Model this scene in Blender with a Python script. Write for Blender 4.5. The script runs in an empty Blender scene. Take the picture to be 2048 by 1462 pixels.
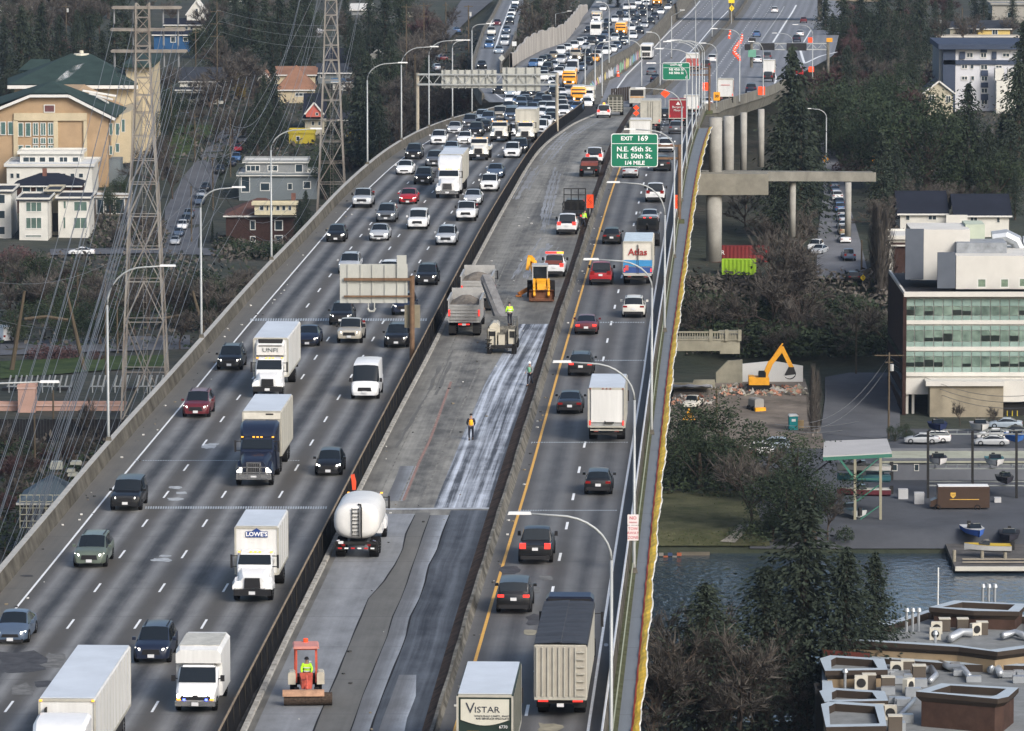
import bpy,math,random,bisect
from mathutils import Vector,Matrix
random.seed(7)
C=bpy.context.scene
COL=C.collection
F,YH,H=10685.0,-561.0,48.65
PITCH=math.atan((731-YH)/F)
CP,SP=math.cos(PITCH),math.sin(PITCH)
cam=bpy.data.cameras.new('camera');co=bpy.data.objects.new('camera',cam);COL.objects.link(co)
cam.sensor_width=36;cam.lens=36*F/2048;cam.clip_start=1;cam.clip_end=9000
co.location=(0,0,H);co.rotation_euler=(math.pi/2-PITCH,0,0)
C.camera=co
SUN_EL,SUN_AZ=34,145
w=bpy.data.worlds.new('World');C.world=w;w.use_nodes=True
nt=w.node_tree;bg=nt.nodes['Background']
sky=nt.nodes.new('ShaderNodeTexSky');sky.sky_type='NISHITA';sky.sun_disc=False
sky.sun_elevation=math.radians(SUN_EL);sky.sun_rotation=math.radians(SUN_AZ)
sky.air_density=1.0;sky.dust_density=4;sky.ozone_density=1.2;sky.altitude=100
nt.links.new(sky.outputs[0],bg.inputs[0]);bg.inputs[1].default_value=0.15
sl=bpy.data.lights.new('sun','SUN');so=bpy.data.objects.new('sun',sl);COL.objects.link(so)
sl.energy=1.9;sl.angle=math.radians(20);sl.color=(1.0,0.985,0.965)
sd=Vector((math.sin(math.radians(SUN_AZ))*math.cos(math.radians(SUN_EL)),math.cos(math.radians(SUN_AZ))*math.cos(math.radians(SUN_EL)),math.sin(math.radians(SUN_EL))))
so.rotation_euler=sd.to_track_quat('Z','Y').to_euler()
C.view_settings.view_transform='Standard';C.view_settings.look='None'
C.view_settings.exposure=0.4;C.view_settings.gamma=1.0
C.cycles.max_bounces=5;C.cycles.diffuse_bounces=2;C.cycles.glossy_bounces=3;C.cycles.transparent_max_bounces=12
C.cycles.caustics_reflective=False;C.cycles.caustics_refractive=False
C.cycles.use_denoising=True;C.cycles.volume_bounces=2
def lerp(a,b,t):return a+(b-a)*t
def interp(tab,v):
 if v<=tab[0][0]:return tab[0][1]
 for(a,b),(c,d)in zip(tab,tab[1:]):
  if v<=c:return b+(d-b)*(v-a)/(c-a)
 return tab[-1][1]
def sm(t):t=max(0,min(1,t));return t*t*(3-2*t)
_zd=[(570,0),(620,-1.2),(700,-4.6),(780,-8.6),(850,-12.2),(950,-16.5),(1150,-23),(1450,-30),(1700,-33),(2600,-36)]
_zdm=[interp(_zd,400+10*i)for i in range(230)]
_zds=[sum(_zdm[max(0,i-4):i+5])/len(_zdm[max(0,i-4):i+5])for i in range(230)]
def zdeck(Y,X=0):
 t=(Y-400)/10.0
 if t<=0:return 0.0
 i=min(228,int(t));return lerp(_zds[i],_zds[i+1],min(1,t-i))
def zjam(Y,X=0):return zdeck(Y)+3.2*sm((Y-880)/130.0)
LT=[(0,-50),(560,-49),(700,-48),(1000,-47),(1100,-42),(1200,-36),(1400,-31),(1700,-30),(3500,-14)]
RT=[(0,-50),(628,-50.6),(632,-48),(742,-48),(785,-46),(812,-36),(860,-34),(1000,-33),(1600,-33),(3500,-14)]
def terr(Y,X):
 l,r=interp(LT,Y),interp(RT,Y)
 k=sm((X+10)/25.0)
 z=lerp(l,r,k)
 if Y>1020:
  cx=interp([(1000,4),(1150,18),(1450,42)],Y)
  k2=(1-sm((abs(X-cx)-26)/22.0))*sm((Y-1040)/90.0)
  z=lerp(z,zdeck(Y)-0.8+(0 if X>cx else 2.2*sm((cx-X)/8)),k2)
 return z
def ray(x,y):
 return Vector(((x-1024)/F,CP-(y-731)/F*SP,-SP-(y-731)/F*CP))
def P(x,y,z):
 d=ray(x,y);t=(z-H)/d.z
 return Vector((d.x*t,d.y*t,z))
def PF(x,y,f,t0=200.0):
 """point of the surface z=f(Y,X) seen at pixel x,y"""
 d=ray(x,y);t=t0;st=6.0
 while t<3400:
  if H+d.z*t<=f(d.y*t,d.x*t):break
  t+=st
 a,b=t-st,t
 for _ in range(24):
  m=(a+b)/2
  if H+d.z*m<=f(d.y*m,d.x*m):b=m
  else:a=m
 return Vector((d.x*b,d.y*b,H+d.z*b))
def at(x,y,Y):
 d=ray(x,y);t=Y/d.y
 return Vector((d.x*t,Y,H+d.z*t))
def DK(x,y):return PF(x,y,zdeck)
def JM(x,y):return PF(x,y,zjam)
def GR(x,y):return PF(x,y,terr)
def pxm(Y):return F/(Y*CP)
MATS={}
def M(name,c=(0.5,0.5,0.5),r=0.6,m=0.0,var=0.12,sc=1.5,bump=0.0,emit=0.0,coat=0.0,c2=None,stretch=None,alpha=1.0):
 if name in MATS:return MATS[name]
 mt=bpy.data.materials.new(name);mt.use_nodes=True;MATS[name]=mt
 n,l=mt.node_tree.nodes,mt.node_tree.links;b=n['Principled BSDF']
 b.inputs['Roughness'].default_value=r;b.inputs['Metallic'].default_value=m
 b.inputs['Coat Weight'].default_value=coat
 b.inputs['Specular IOR Level'].default_value=.12 if r>=.85 else.35
 c=tuple(c)+(1,)
 b.inputs['Base Color'].default_value=c
 mt.diffuse_color=c
 if var>0 or c2:
  tc=n.new('ShaderNodeTexCoord');mp=n.new('ShaderNodeMapping');l.new(tc.outputs['Object'],mp.inputs[0])
  if stretch:mp.inputs['Scale'].default_value=stretch
  no=n.new('ShaderNodeTexNoise');no.inputs['Scale'].default_value=sc;no.inputs['Detail'].default_value=5;no.inputs['Roughness'].default_value=0.65
  l.new(mp.outputs[0],no.inputs['Vector'])
  rp=n.new('ShaderNodeValToRGB');rp.color_ramp.elements[0].position=0.3;rp.color_ramp.elements[1].position=0.7
  a=tuple(v*(1-var)for v in c[:3])+(1,)
  d=(tuple(c2)+(1,))if c2 else tuple(min(1,v*(1+var))for v in c[:3])+(1,)
  rp.color_ramp.elements[0].color=a;rp.color_ramp.elements[1].color=d
  l.new(no.outputs[0],rp.inputs[0]);l.new(rp.outputs[0],b.inputs['Base Color'])
  if bump:
   bp=n.new('ShaderNodeBump');bp.inputs['Strength'].default_value=bump;l.new(no.outputs[0],bp.inputs['Height']);l.new(bp.outputs[0],b.inputs['Normal'])
 if emit:
  b.inputs['Emission Color'].default_value=c;b.inputs['Emission Strength'].default_value=emit
 return mt
def road_mat(name,base,light,brown,lane=3.66,amp=1.0,streak=0.5,u0=0.0,cr=0.75,mott=0.6):
 """concrete road worn in long tracks; UV: u = metres across, v = metres along"""
 mt=bpy.data.materials.new(name);mt.use_nodes=True;MATS[name]=mt
 n,l=mt.node_tree.nodes,mt.node_tree.links;b=n['Principled BSDF'];b.inputs['Roughness'].default_value=cr
 def node(t,**k):
  q=n.new(t)
  for a,v in k.items():setattr(q,a,v)
  return q
 def math_(op,a,bb=None):
  q=node('ShaderNodeMath',operation=op)
  for i,v in enumerate((a,bb)):
   if v is None:continue
   if isinstance(v,(int,float)):q.inputs[i].default_value=v
   else:l.new(v,q.inputs[i])
  return q.outputs[0]
 uv=node('ShaderNodeUVMap');sp=node('ShaderNodeSeparateXYZ');l.new(uv.outputs[0],sp.inputs[0])
 def noise(sx,sy,det=4,off=0):
  mp=node('ShaderNodeMapping');mp.inputs['Scale'].default_value=(sx,sy,1);mp.inputs['Location'].default_value=(off,off,0)
  l.new(uv.outputs[0],mp.inputs[0]);no=node('ShaderNodeTexNoise');no.inputs['Scale'].default_value=1;no.inputs['Detail'].default_value=det
  no.inputs['Roughness'].default_value=0.6;l.new(mp.outputs[0],no.inputs['Vector']);return no.outputs[0]
 wob=math_('MULTIPLY',math_('SUBTRACT',noise(0.05,0.01,2),0.5),0.5)
 u=math_('ADD',math_('SUBTRACT',sp.outputs[0],u0),wob)
 ph=math_('MULTIPLY',u,2*math.pi/lane)
 tracks=math_('MULTIPLY',math_('COSINE',math_('MULTIPLY',ph,2)),-0.5)
 line=math_('COSINE',ph)
 long1=math_('SUBTRACT',noise(1.6,0.012,4,3),0.5)
 long2=math_('SUBTRACT',noise(5.0,0.05,3,9),0.5)
 fine=math_('SUBTRACT',noise(9,9,3,5),0.5)
 blot=math_('SUBTRACT',noise(0.25,0.05,4,17),0.5)
 v=math_('ADD',math_('MULTIPLY',tracks,0.8*amp),0.42)
 v=math_('ADD',v,math_('MULTIPLY',long1,0.9*streak));v=math_('ADD',v,math_('MULTIPLY',long2,0.7*streak))
 v=math_('ADD',v,math_('MULTIPLY',fine,0.5));v=math_('ADD',v,math_('MULTIPLY',blot,mott));v=math_('ADD',v,math_('MULTIPLY',math_('SUBTRACT',noise(0.9,0.35,6,31),0.5),mott*1.3))
 mx=node('ShaderNodeMix',data_type='RGBA');l.new(v,mx.inputs[0]);mx.clamp_factor=True
 mx.inputs[6].default_value=base+(1,);mx.inputs[7].default_value=light+(1,)
 m2=node('ShaderNodeMix',data_type='RGBA');l.new(math_('MULTIPLY',math_('MAXIMUM',line,0),0.8*amp),m2.inputs[0])
 l.new(mx.outputs[2],m2.inputs[6]);m2.inputs[7].default_value=brown+(1,)
 jt=math_('LESS_THAN',math_('FRACT',math_('DIVIDE',sp.outputs[1],9.6)),0.012)
 m3=node('ShaderNodeMix',data_type='RGBA');l.new(math_('MULTIPLY',jt,0.45),m3.inputs[0]);l.new(m2.outputs[2],m3.inputs[6]);m3.inputs[7].default_value=(0.03,0.03,0.03,1)
 l.new(m3.outputs[2],b.inputs['Base Color'])
 bp=node('ShaderNodeBump');bp.inputs['Strength'].default_value=0.15;l.new(fine,bp.inputs['Height']);l.new(bp.outputs[0],b.inputs['Normal'])
 return mt
class MB:
 def __init__(s):s.v=[];s.f=[];s.mi=[];s.uv={}
 def quad(s,pts,mi=0,uvs=None):
  n=len(s.v);s.v+=[tuple(p)for p in pts];s.f.append(tuple(range(n,n+len(pts))));s.mi.append(mi)
  if uvs:s.uv[len(s.f)-1]=uvs
  return s
 def hexa(s,p,mi=0):
  n=len(s.v);s.v+=[tuple(q)for q in p]
  for f in((0,3,2,1),(4,5,6,7),(0,1,5,4),(1,2,6,5),(2,3,7,6),(3,0,4,7)):
   s.f.append(tuple(n+i for i in f));s.mi.append(mi)
  return s
 def box(s,cx,cy,cz,sx,sy,sz,rz=0,mi=0,tx=1,ty=1):
  """centre, full sizes; tx,ty taper of the top"""
  p=[]
  c,q=math.cos(rz),math.sin(rz)
  for k in(-.5,.5):
   for(i,j)in((-.5,-.5),(.5,-.5),(.5,.5),(-.5,.5)):
    a,b2=i*sx*(tx if k>0 else 1),j*sy*(ty if k>0 else 1)
    p.append((cx+a*c-b2*q,cy+a*q+b2*c,cz+k*sz))
  return s.hexa(p,mi)
 def bar(s,a,b,w,h=None,mi=0):
  """box section from a to b"""
  a,b=Vector(a),Vector(b);h=h or w;d=(b-a)
  if d.length<1e-6:return s
  d.normalize();up=Vector((0,0,1))if abs(d.z)<0.95 else Vector((0,1,0))
  r=d.cross(up).normalized();u=r.cross(d)
  p=[q+r*i*w/2+u*j*h/2 for q in(a,b)for(i,j)in((-1,-1),(1,-1),(1,1),(-1,1))]
  return s.hexa(p,mi)
 def tube(s,pts,r,n=6,mi=0,cap=True):
  pts=[Vector(p)for p in pts];rs=r if isinstance(r,(list,tuple))else[r]*len(pts);base=len(s.v)
  for i,p in enumerate(pts):
   d=(pts[min(i+1,len(pts)-1)]-pts[max(i-1,0)])
   d=d.normalized()if d.length>1e-9 else Vector((0,0,1))
   up=Vector((0,0,1))if abs(d.z)<0.9 else Vector((1,0,0))
   a=d.cross(up).normalized();b=a.cross(d)
   for k in range(n):
    t=2*math.pi*k/n;s.v.append(tuple(p+(a*math.cos(t)+b*math.sin(t))*rs[i]))
  for i in range(len(pts)-1):
   for k in range(n):
    s.f.append((base+i*n+k,base+i*n+(k+1)%n,base+(i+1)*n+(k+1)%n,base+(i+1)*n+k));s.mi.append(mi)
  if cap:
   s.f.append(tuple(base+k for k in range(n))[::-1]);s.mi.append(mi)
   s.f.append(tuple(base+(len(pts)-1)*n+k for k in range(n)));s.mi.append(mi)
  return s
 def grid(s,rows,mi=0,closed=False,uvrows=None):
  """rows: list of equal-length point lists"""
  base=len(s.v);m=len(rows[0])
  for r_ in rows:s.v+=[tuple(p)for p in r_]
  for i in range(len(rows)-1):
   for k in range(m if closed else m-1):
    k2=(k+1)%m
    s.f.append((base+i*m+k,base+i*m+k2,base+(i+1)*m+k2,base+(i+1)*m+k));s.mi.append(mi)
    if uvrows:s.uv[len(s.f)-1]=(uvrows[i][k],uvrows[i][k2],uvrows[i+1][k2],uvrows[i+1][k])
  return s
 def build(s,name,mats,parent=None,smooth=False,loc=None):
  me=bpy.data.meshes.new(name);me.from_pydata(s.v,[],s.f)
  if not isinstance(mats,(list,tuple)):mats=[mats]
  for m in mats:me.materials.append(m)
  if any(s.mi):me.polygons.foreach_set('material_index',s.mi)
  if s.uv:
   ul=me.uv_layers.new(name='UVMap')
   for pi,uvs in s.uv.items():
    po=me.polygons[pi]
    for li,q in zip(po.loop_indices,uvs):ul.data[li].uv=q
  if smooth:me.polygons.foreach_set('use_smooth',[True]*len(me.polygons))
  me.update()
  o=bpy.data.objects.new(name,me);COL.objects.link(o)
  if parent is not None:o.parent=parent
  if loc:o.location=loc
  return o
def tag(o,label=None,cat=None,group=None,kind=None):
 if label:o['label']=label
 if cat:o['category']=cat
 if group:o['group']=group
 if kind:o['kind']=kind
 return o
def empty(name,loc=(0,0,0),rz=0,label=None,cat=None,group=None):
 o=bpy.data.objects.new(name,None);COL.objects.link(o);o.location=loc;o.rotation_euler=(0,0,rz);o.empty_display_size=0.3
 return tag(o,label,cat,group)
def kids(o):return KIDS.get(o.name,[])
KIDS={}
def index_kids():
 KIDS.clear()
 for o in COL.objects:
  if o.parent:KIDS.setdefault(o.parent.name,[]).append(o)
def copy_tree(o,parent=None):
 c=o.copy();COL.objects.link(c)
 if parent is not None:c.parent=parent
 for ch in kids(o):copy_tree(ch,c)
 return c
def stuff_struct(o,label=None,cat=None):o['kind']='structure';return o
class Line:
 """X as a function of Y from pixel points on a surface"""
 def __init__(s,pts,f,dz=0.0,win=3,dx=0.0):
  g=(lambda Y,X:f(Y)+dz)
  w_=sorted([(p.y,p.x)for p in(PF(x,y,g)for x,y in pts)])
  s.y0,s.y1=w_[0][0],w_[-1][0]
  q=[w_[0]]
  for a in w_[1:]:
   if a[0]-q[-1][0]>1.5:q.append(a)
  s.q=q;s.dx=dx;s.st=6.0;s.win=win
  n=int((1760-180)/s.st);raw=[s._raw(180+i*s.st)for i in range(n)]
  s.sm=[sum(raw[max(0,i-win):i+win+1])/len(raw[max(0,i-win):i+win+1])for i in range(n)]
 def _raw(s,Y):
  q=s.q
  if Y<=q[0][0]:a,b=q[0],q[min(3,len(q)-1)]
  elif Y>=q[-1][0]:a,b=q[-min(3,len(q))],q[-1]
  else:
   i=bisect.bisect(q,(Y,1e9));a,b=q[i-1],q[i]
  return a[1]+(b[1]-a[1])*(Y-a[0])/(b[0]-a[0])
 def __call__(s,Y):
  t=(Y-180)/s.st;i=max(0,min(len(s.sm)-2,int(t)));return lerp(s.sm[i],s.sm[i+1],t-i)+s.dx
 def ang(s,Y):return math.atan2(s(Y+8)-s(Y-8),16.0)
def ys(a,b,st=4.0):
 n=max(1,int(round((b-a)/st)));return[a+(b-a)*i/n for i in range(n+1)]
def ribbon(name,la,lb,y0,y1,f,mat,dz=0.0,st=4.0,nx=2,uref=None,parent=None,mb=None,mi=0):
 m=mb or MB();rows=[];uvs=[]
 for Y in ys(y0,y1,st):
  a,b=la(Y),lb(Y);ur=uref(Y)if uref else a
  rows.append([(lerp(a,b,k/(nx-1)),Y,f(Y)+dz)for k in range(nx)])
  uvs.append([(lerp(a,b,k/(nx-1))-ur,Y)for k in range(nx)])
 m.grid(rows,mi,uvrows=uvs)
 return None if mb else m.build(name,mat,parent)
def wall(name,ln,y0,y1,f,mat,prof,st=4.0,parent=None,mb=None,mi=0):
 """prof: closed list of (dx, dz) swept along the line"""
 m=mb or MB();rows=[]
 for Y in ys(y0,y1,st):rows.append([(ln(Y)+a,Y,f(Y)+b)for a,b in prof])
 m.grid(rows,mi,closed=True);m.quad(rows[0][::-1],mi);m.quad(rows[-1],mi)
 return None if mb else m.build(name,mat,parent)
LBt=Line([(-60,1210),(0,1137),(37,1096),(217,882),(356,731),(512,553.5),(607,457),(692,366),(734,330),(803,280),(857,253),(904,236),(982,216)],zjam,0.9)
WL=Line([(26,1223.5),(130,1097),(244,953.5),(364,811),(425,736),(512,631),(531,609),(696,417),(749.5,366),(858,282),(905,256),(960,236)],zjam)
D1=Line([(17.5,1414),(81,1328.5),(141,1248.5),(195,1175.5),(244,1109),(332,988.5),(409,886),(477,795),(617,609),(661,550),(701,496),(738,451),(787,395.5),(802,380)],zjam)
D2=Line([(164,1414),(275,1248.5),(324,1175),(370,1108),(447.5,988.5),(633,712),(658,676),(702,608.5),(762,521),(796.5,472),(843,412),(856,395)],zjam)
D3=Line([(309,1415),(408,1248.5),(452,1173.5),(565,983.5),(626,880),(681,790),(728,708.5),(771,636),(826,545),(858,493),(901,428),(937,377),(971,338),(1000,307)],zjam)
MR=Line([(429,1462),(511,1303),(564.5,1203),(619.5,1096),(662,1016),(691,958.5),(811,731),(904.5,553),(964.5,443),(1012,366),(1049,309),(1081,267),(1099,250),(1141,221),(1165,203),(1162,165),(1180,138),(1222,110),(1259,90),(1290,66),(1325,32),(1357,-4)],zjam,1.3,win=2)
WC=Line([(512,1414),(527,1369),(567,1289),(620,1186),(656,1113),(709,996),(752,916),(789,838),(848,731),(937,549),(1000,431),(1023,393),(1039,362),(1084,295),(1149,247),(1196,227)],zdeck)
WRl=Line([(849,1462),(892,1311),(957,1096),(984,1009),(1026,871),(1074,731),(1116,601),(1134,556),(1174,423),(1196,366),(1212,312),(1235,262),(1248,240)],zdeck)
YL=Line([(967,1266),(1014,1096),(1024,1073),(1060,951),(1120,731),(1174,546),(1229,366),(1241,335),(1266,270),(1284,235)],zdeck)
DN=Line([(1048,1456),(1063,1373),(1120,1111.5),(1134,1050),(1147,993.5),(1158,942),(1168,893.5),(1213,690),(1227,623.5),(1241,565),(1276.5,410),(1284,377),(1296.5,339),(1318,277),(1330,240)],zdeck)
WRt=Line([(1176,1462),(1231,1096),(1290,731),(1299,653.5),(1323,506),(1345,381),(1370,270),(1384,235)],zdeck)
RP=Line([(1209,1462),(1259,1096),(1307,731),(1324,616),(1344,491),(1363,366),(1388,262),(1398,235)],zdeck)
MSr=Line([(1236,1462),(1277,1096),(1320,731),(1370,366),(1396,262),(1405,240)],zdeck)
WKr=Line([(1264,1462),(1298,1096),(1336,731),(1389,366),(1417,258)],zdeck)
FLn=Line([(1160,262),(1194,232),(1202,200),(1222,150),(1257,121),(1284,95),(1340,55),(1400,-2)],zdeck,win=2)
FRn=Line([(1412,240),(1440,212),(1500,194),(1545,180),(1590,152),(1630,132),(1668,110),(1680,60),(1690,0)],zdeck,win=2)
JL=Line([(982,223),(1000,208),(1012,180),(1020,150),(1035,128),(1057,114),(1084,100),(1130,85),(1158,50),(1166,34),(1176,22),(1190,0)],zjam,win=2)
RL0=Line([(1003,0),(984,38),(967,64),(955,100),(946,137),(952,175),(980,205)],zjam,win=2)
RR0=Line([(1048,0),(1037,41),(1031,76),(1021,103),(1003,127),(1003,150),(1015,190)],zjam,win=2)
YE=830.0
Y0=185.0
Mroad=road_mat('worn_concrete_lanes',(0.027,0.027,0.028),(0.2,0.2,0.194),(0.078,0.07,0.058))
Mroad2=road_mat('worn_concrete_lanes_right',(0.04,0.04,0.041),(0.155,0.155,0.15),(0.075,0.068,0.058),lane=3.25,amp=0.7)
Mshould=road_mat('dirty_shoulder_concrete',(0.085,0.08,0.07),(0.16,0.15,0.125),(0.07,0.065,0.05),lane=9,amp=0.25,streak=0.7)
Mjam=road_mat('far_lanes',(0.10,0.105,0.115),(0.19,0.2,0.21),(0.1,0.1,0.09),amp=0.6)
Mwz=road_mat('stripped_deck_concrete',(0.07,0.066,0.056),(0.275,0.265,0.23),(0.10,0.093,0.075),lane=7.3,amp=0.5,streak=0.9,mott=1.3)
Mmill=road_mat('scarified_deck_with_white_streaks',(0.045,0.05,0.06),(0.5,0.54,0.59),(0.05,0.055,0.065),lane=1.7,amp=0.45,streak=3.2,mott=1.0)
Mlight=road_mat('fresh_grey_overlay',(0.13,0.135,0.138),(0.29,0.30,0.31),(0.16,0.16,0.15),lane=5,amp=0.3,streak=0.5,mott=1.0)
Molive=road_mat('damp_olive_concrete',(0.085,0.082,0.07),(0.15,0.145,0.13),(0.09,0.085,0.075),lane=3,amp=0.3,streak=0.8,mott=1.1)
Mgrad=road_mat('half_cleaned_concrete',(0.095,0.10,0.105),(0.40,0.435,0.47),(0.1,0.1,0.1),lane=5.2,amp=0.9,streak=1.0,mott=0.9)
Mdark=road_mat('dark_wet_deck',(0.012,0.0135,0.018),(0.105,0.118,0.135),(0.03,0.033,0.038),lane=2.3,amp=0.3,streak=1.5,mott=1.0)
Mpaint=M('road_paint',(0.72,0.73,0.72),0.6,var=0.15,sc=3)
Myel=M('yellow_road_paint',(0.62,0.34,0.06),0.6,var=0.15,sc=3)
Mconc=M('barrier_concrete',(0.10,0.094,0.08),0.9,var=0.6,sc=0.8,bump=0.1,c2=(.23,.22,.19))
Mconcd=M('stained_concrete',(0.095,0.088,0.072),0.9,var=0.5,sc=0.6,bump=0.1,c2=(.15,.14,.118))
Mmoss=M('mossy_concrete',(0.075,0.08,0.035),0.95,var=0.4,sc=1.2,c2=(0.11,0.12,0.07))
Mblack=M('black_mesh',(0.003,0.0032,0.004),0.97,var=0.5,sc=2,c2=(0.013,0.0135,0.016))
Mrust=M('rusty_timber',(0.24,0.19,0.135),0.85,var=0.3,sc=1)
Mbrown=M('exposed_rusty_edge',(0.05,0.035,0.026),0.9,var=0.5,sc=1.1,c2=(0.10,0.065,0.045))
Msteel=M('galvanised_steel',(0.36,0.38,0.39),0.5,m=0.3,var=0.1)
Mwalk=road_mat('blue_grey_walkway',(0.12,0.135,0.15),(0.19,0.215,0.235),(0.13,0.14,0.15),lane=1.2,amp=0.2,streak=0.3)
def S(o):o['kind']='structure';return o
LBi=lambda Y:LBt(Y)+0.35
S(ribbon('left_shoulder',LBi,WL,Y0,905,zjam,Mshould,uref=WL))
MRb=lambda Y:MR(Y)-0.1
S(ribbon('southbound_lanes',WL,MRb,Y0,812,zjam,Mroad,0.0,nx=8,uref=WL))
jl=lambda Y:JL(Y)if Y>905 else WL(Y)
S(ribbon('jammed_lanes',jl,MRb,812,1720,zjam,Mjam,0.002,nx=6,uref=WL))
S(ribbon('ramp_road',RL0,RR0,860,1720,zjam,Mjam,-0.006,nx=3))
S(ribbon('work_zone_deck',WC,WRl,Y0,830,zdeck,Mwz,nx=5))
CRr=lambda Y:YL(Y)-0.75
S(ribbon('northbound_lanes',CRr,RP,Y0,812,zdeck,Mroad2,0.0,nx=6,uref=YL))
rp2=lambda Y:FRn(Y)if Y>850 else lerp(RP(Y),FRn(Y),sm((Y-812)/38))
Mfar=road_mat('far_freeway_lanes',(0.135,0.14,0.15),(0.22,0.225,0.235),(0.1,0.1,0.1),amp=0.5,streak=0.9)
FD=Line([(1424,56),(1456,21.6),(1431,46.5),(1398,86),(1383,101),(1330,158),(1290,215)],zdeck)
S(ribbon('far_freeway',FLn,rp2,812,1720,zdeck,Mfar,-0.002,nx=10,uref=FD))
Mdust=road_mat('dust_film',(0.17,0.175,0.175),(0.38,0.4,0.42),(0.2,0.2,0.2),lane=3,amp=0.4,streak=1.6,mott=1.3)
def wz_line(raw,ox,oy,sc=4.0):return Line([(ox+x/sc,oy+y/sc)for x,y in raw],zdeck,win=0)
w1=wz_line([(1300,-330),(1200,-120),(1175,0),(1110,130),(1090,230),(1020,270),(900,390),(850,520),(810,640),(760,720),(700,880),(640,1040),(590,1140),(520,1290),(465,1462)],512,1096)
w2=wz_line([(1380,-230),(1230,200),(1190,340),(1100,520),(1060,680),(1000,800),(960,950),(880,1090),(830,1240),(760,1462)],512,1096)
w3=wz_line([(1530,-230),(1440,30),(1380,140),(1350,290),(1290,440),(1230,560),(1200,700),(1150,830),(1100,970),(1050,1080),(1000,1200),(960,1300),(920,1462)],512,1096)
YJ=DK(900,1016).y
WCi=lambda Y:WC(Y)+0.5
S(ribbon('grey_overlay',WCi,w1,200,YJ-2.5,zdeck,Mlight,0.006,st=1.5))
S(ribbon('olive_strip',w1,w2,200,YJ-2,zdeck,Molive,0.004,st=1.5))
S(ribbon('half_cleaned_strip',w2,w3,200,YJ-3,zdeck,Mgrad,0.006,st=1.5))
S(ribbon('dark_strip',w3,WRl,200,YJ-1,zdeck,Mdark,0.004,st=1.5))
Ym=DK(1060,648).y
ML=wz_line([(1039,648),(1000,715),(973,760),(930,860),(867,1016)],0,0,1.0)
S(ribbon('scarified_strip',ML,WRl,YJ,Ym,zdeck,Mmill,0.005,st=2))
pl=wz_line([(1150,810),(1100,950),(1030,1085),(1010,1130)],512,731);pr=wz_line([(1310,740),(1265,900),(1175,1085),(1150,1130)],512,731)
S(ribbon('pale_patch',pl,pr,YJ+3,DK(800,932).y,zdeck,Mgrad,0.006,st=2))
for ln_,wd_ in((w1,.05),(w2,.035),(w3,.055)):S(ribbon('painted_step_shadow',(lambda Y:ln_(Y)-wd_*(.5+.5*math.sin(Y*.4))),(lambda Y:ln_(Y)+wd_),200,YJ-3,zdeck,M('cut_shadow',(.02,.02,.022),.95),.009,st=1.5))  # thin dark ribbons paint the shadow along each overlay step
pk=wz_line([(1560,130),(1400,580),(1310,760),(1180,1080)],512,731);S(ribbon('pink_marking',(lambda Y:pk(Y)-.09),(lambda Y:pk(Y)+.09),pk.y0,pk.y1,zdeck,M('pink_chalk',(.25,.165,.14),.9,var=.3,sc=4),.01,st=3))
for cx in(40,80,120):S(ribbon('worn_line',(lambda Y:WC(Y)+cx/28-.05),(lambda Y:WC(Y)+cx/28+.05),YJ+2,700,zdeck,M('worn_line',(.20,.195,.175),.9,var=.5,sc=1),.006+cx*1e-5))
pl=wz_line([(1150,1000),(1080,1200),(1000,1400),(985,1462)],512,1096);pr=wz_line([(1280,1000),(1295,1160),(1220,1290),(1190,1462)],512,1096)
S(ribbon('pale_patch',pl,pr,DK(700,1470).y,DK(820,1350).y,zdeck,Mgrad,0.01,st=1.5))
pl=wz_line([(1400,570),(1340,700),(1200,1060),(1100,1330),(1000,1462)],512,366);pr=wz_line([(1500,570),(1480,700),(1330,1060),(1240,1330),(1160,1462)],512,366)
jb=MB();p=DK(985,1018)
jb.quad([DK(760,1020),DK(984,1018),DK(985.5,1015),DK(761.5,1017)])
o=S(jb.build('expansion_joint',M('joint_white',(0.34,0.36,0.38),0.8,var=.5,sc=1)));o.location.z+=0.012
pl=wz_line([(330,560),(200,760),(110,1000),(60,1100)],1024,366);pr=wz_line([(420,560),(330,760),(190,1000),(110,1100)],1024,366)
for i,(xa,xb,ya,yb,wd)in enumerate([(1105,1050,470,560,1.3),(1120,1085,330,470,0.9),(1075,1035,330,400,0.8),(1145,1085,262,330,0.9),(1195,1120,240,285,0.7),(870,790,770,900,0.5),(905,860,700,800,0.4)]):
 a,b=DK(xa,ya),DK(xb,yb);ln=lambda Y,a=a,b=b:lerp(b.x,a.x,(Y-b.y)/(a.y-b.y))
 for q in range(7 if i<5 else 3):
  of=random.uniform(-1,1)*wd;hw=random.uniform(.05,.2)*(1.6 if wd>1 else 1);k0=random.uniform(0,.35);k1=random.uniform(.6,1);ya_,yb_=lerp(b.y,a.y,k0),lerp(b.y,a.y,k1)
  if ya_>yb_:ya_,yb_=yb_,ya_
  S(ribbon('dust_streak',(lambda Y:ln(Y)+of-hw*(.7+.4*math.sin(Y*.9+of))),(lambda Y:ln(Y)+of+hw*(.7+.4*math.sin(Y*.6-of))),ya_,yb_,zdeck,Mdust if i<5 else Molive,.008+.0008*q+.0001*i,st=2))
def quadp(m,pts,f,dz,mi=0):m.quad([(p.x,p.y,f(p.y)+dz)for p in(PF(x,y,f)for x,y in pts)],mi)
for y,x0,x1 in((1018,290,655),(642,500,855),(922,270,600)):
 m=MB();Yj=JM((x0+x1)/2,y).y;x=x0;th=5 if y!=922 else 1.5
 while x<x1:quadp(m,[(x,y),(x+3,y),(x+4,y-th),(x+1,y-th)],zjam,.01);x+=5
 S(m.build('finger_joint',M('joint_steel',(.33,.36,.38),.5,var=.2)))
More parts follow.
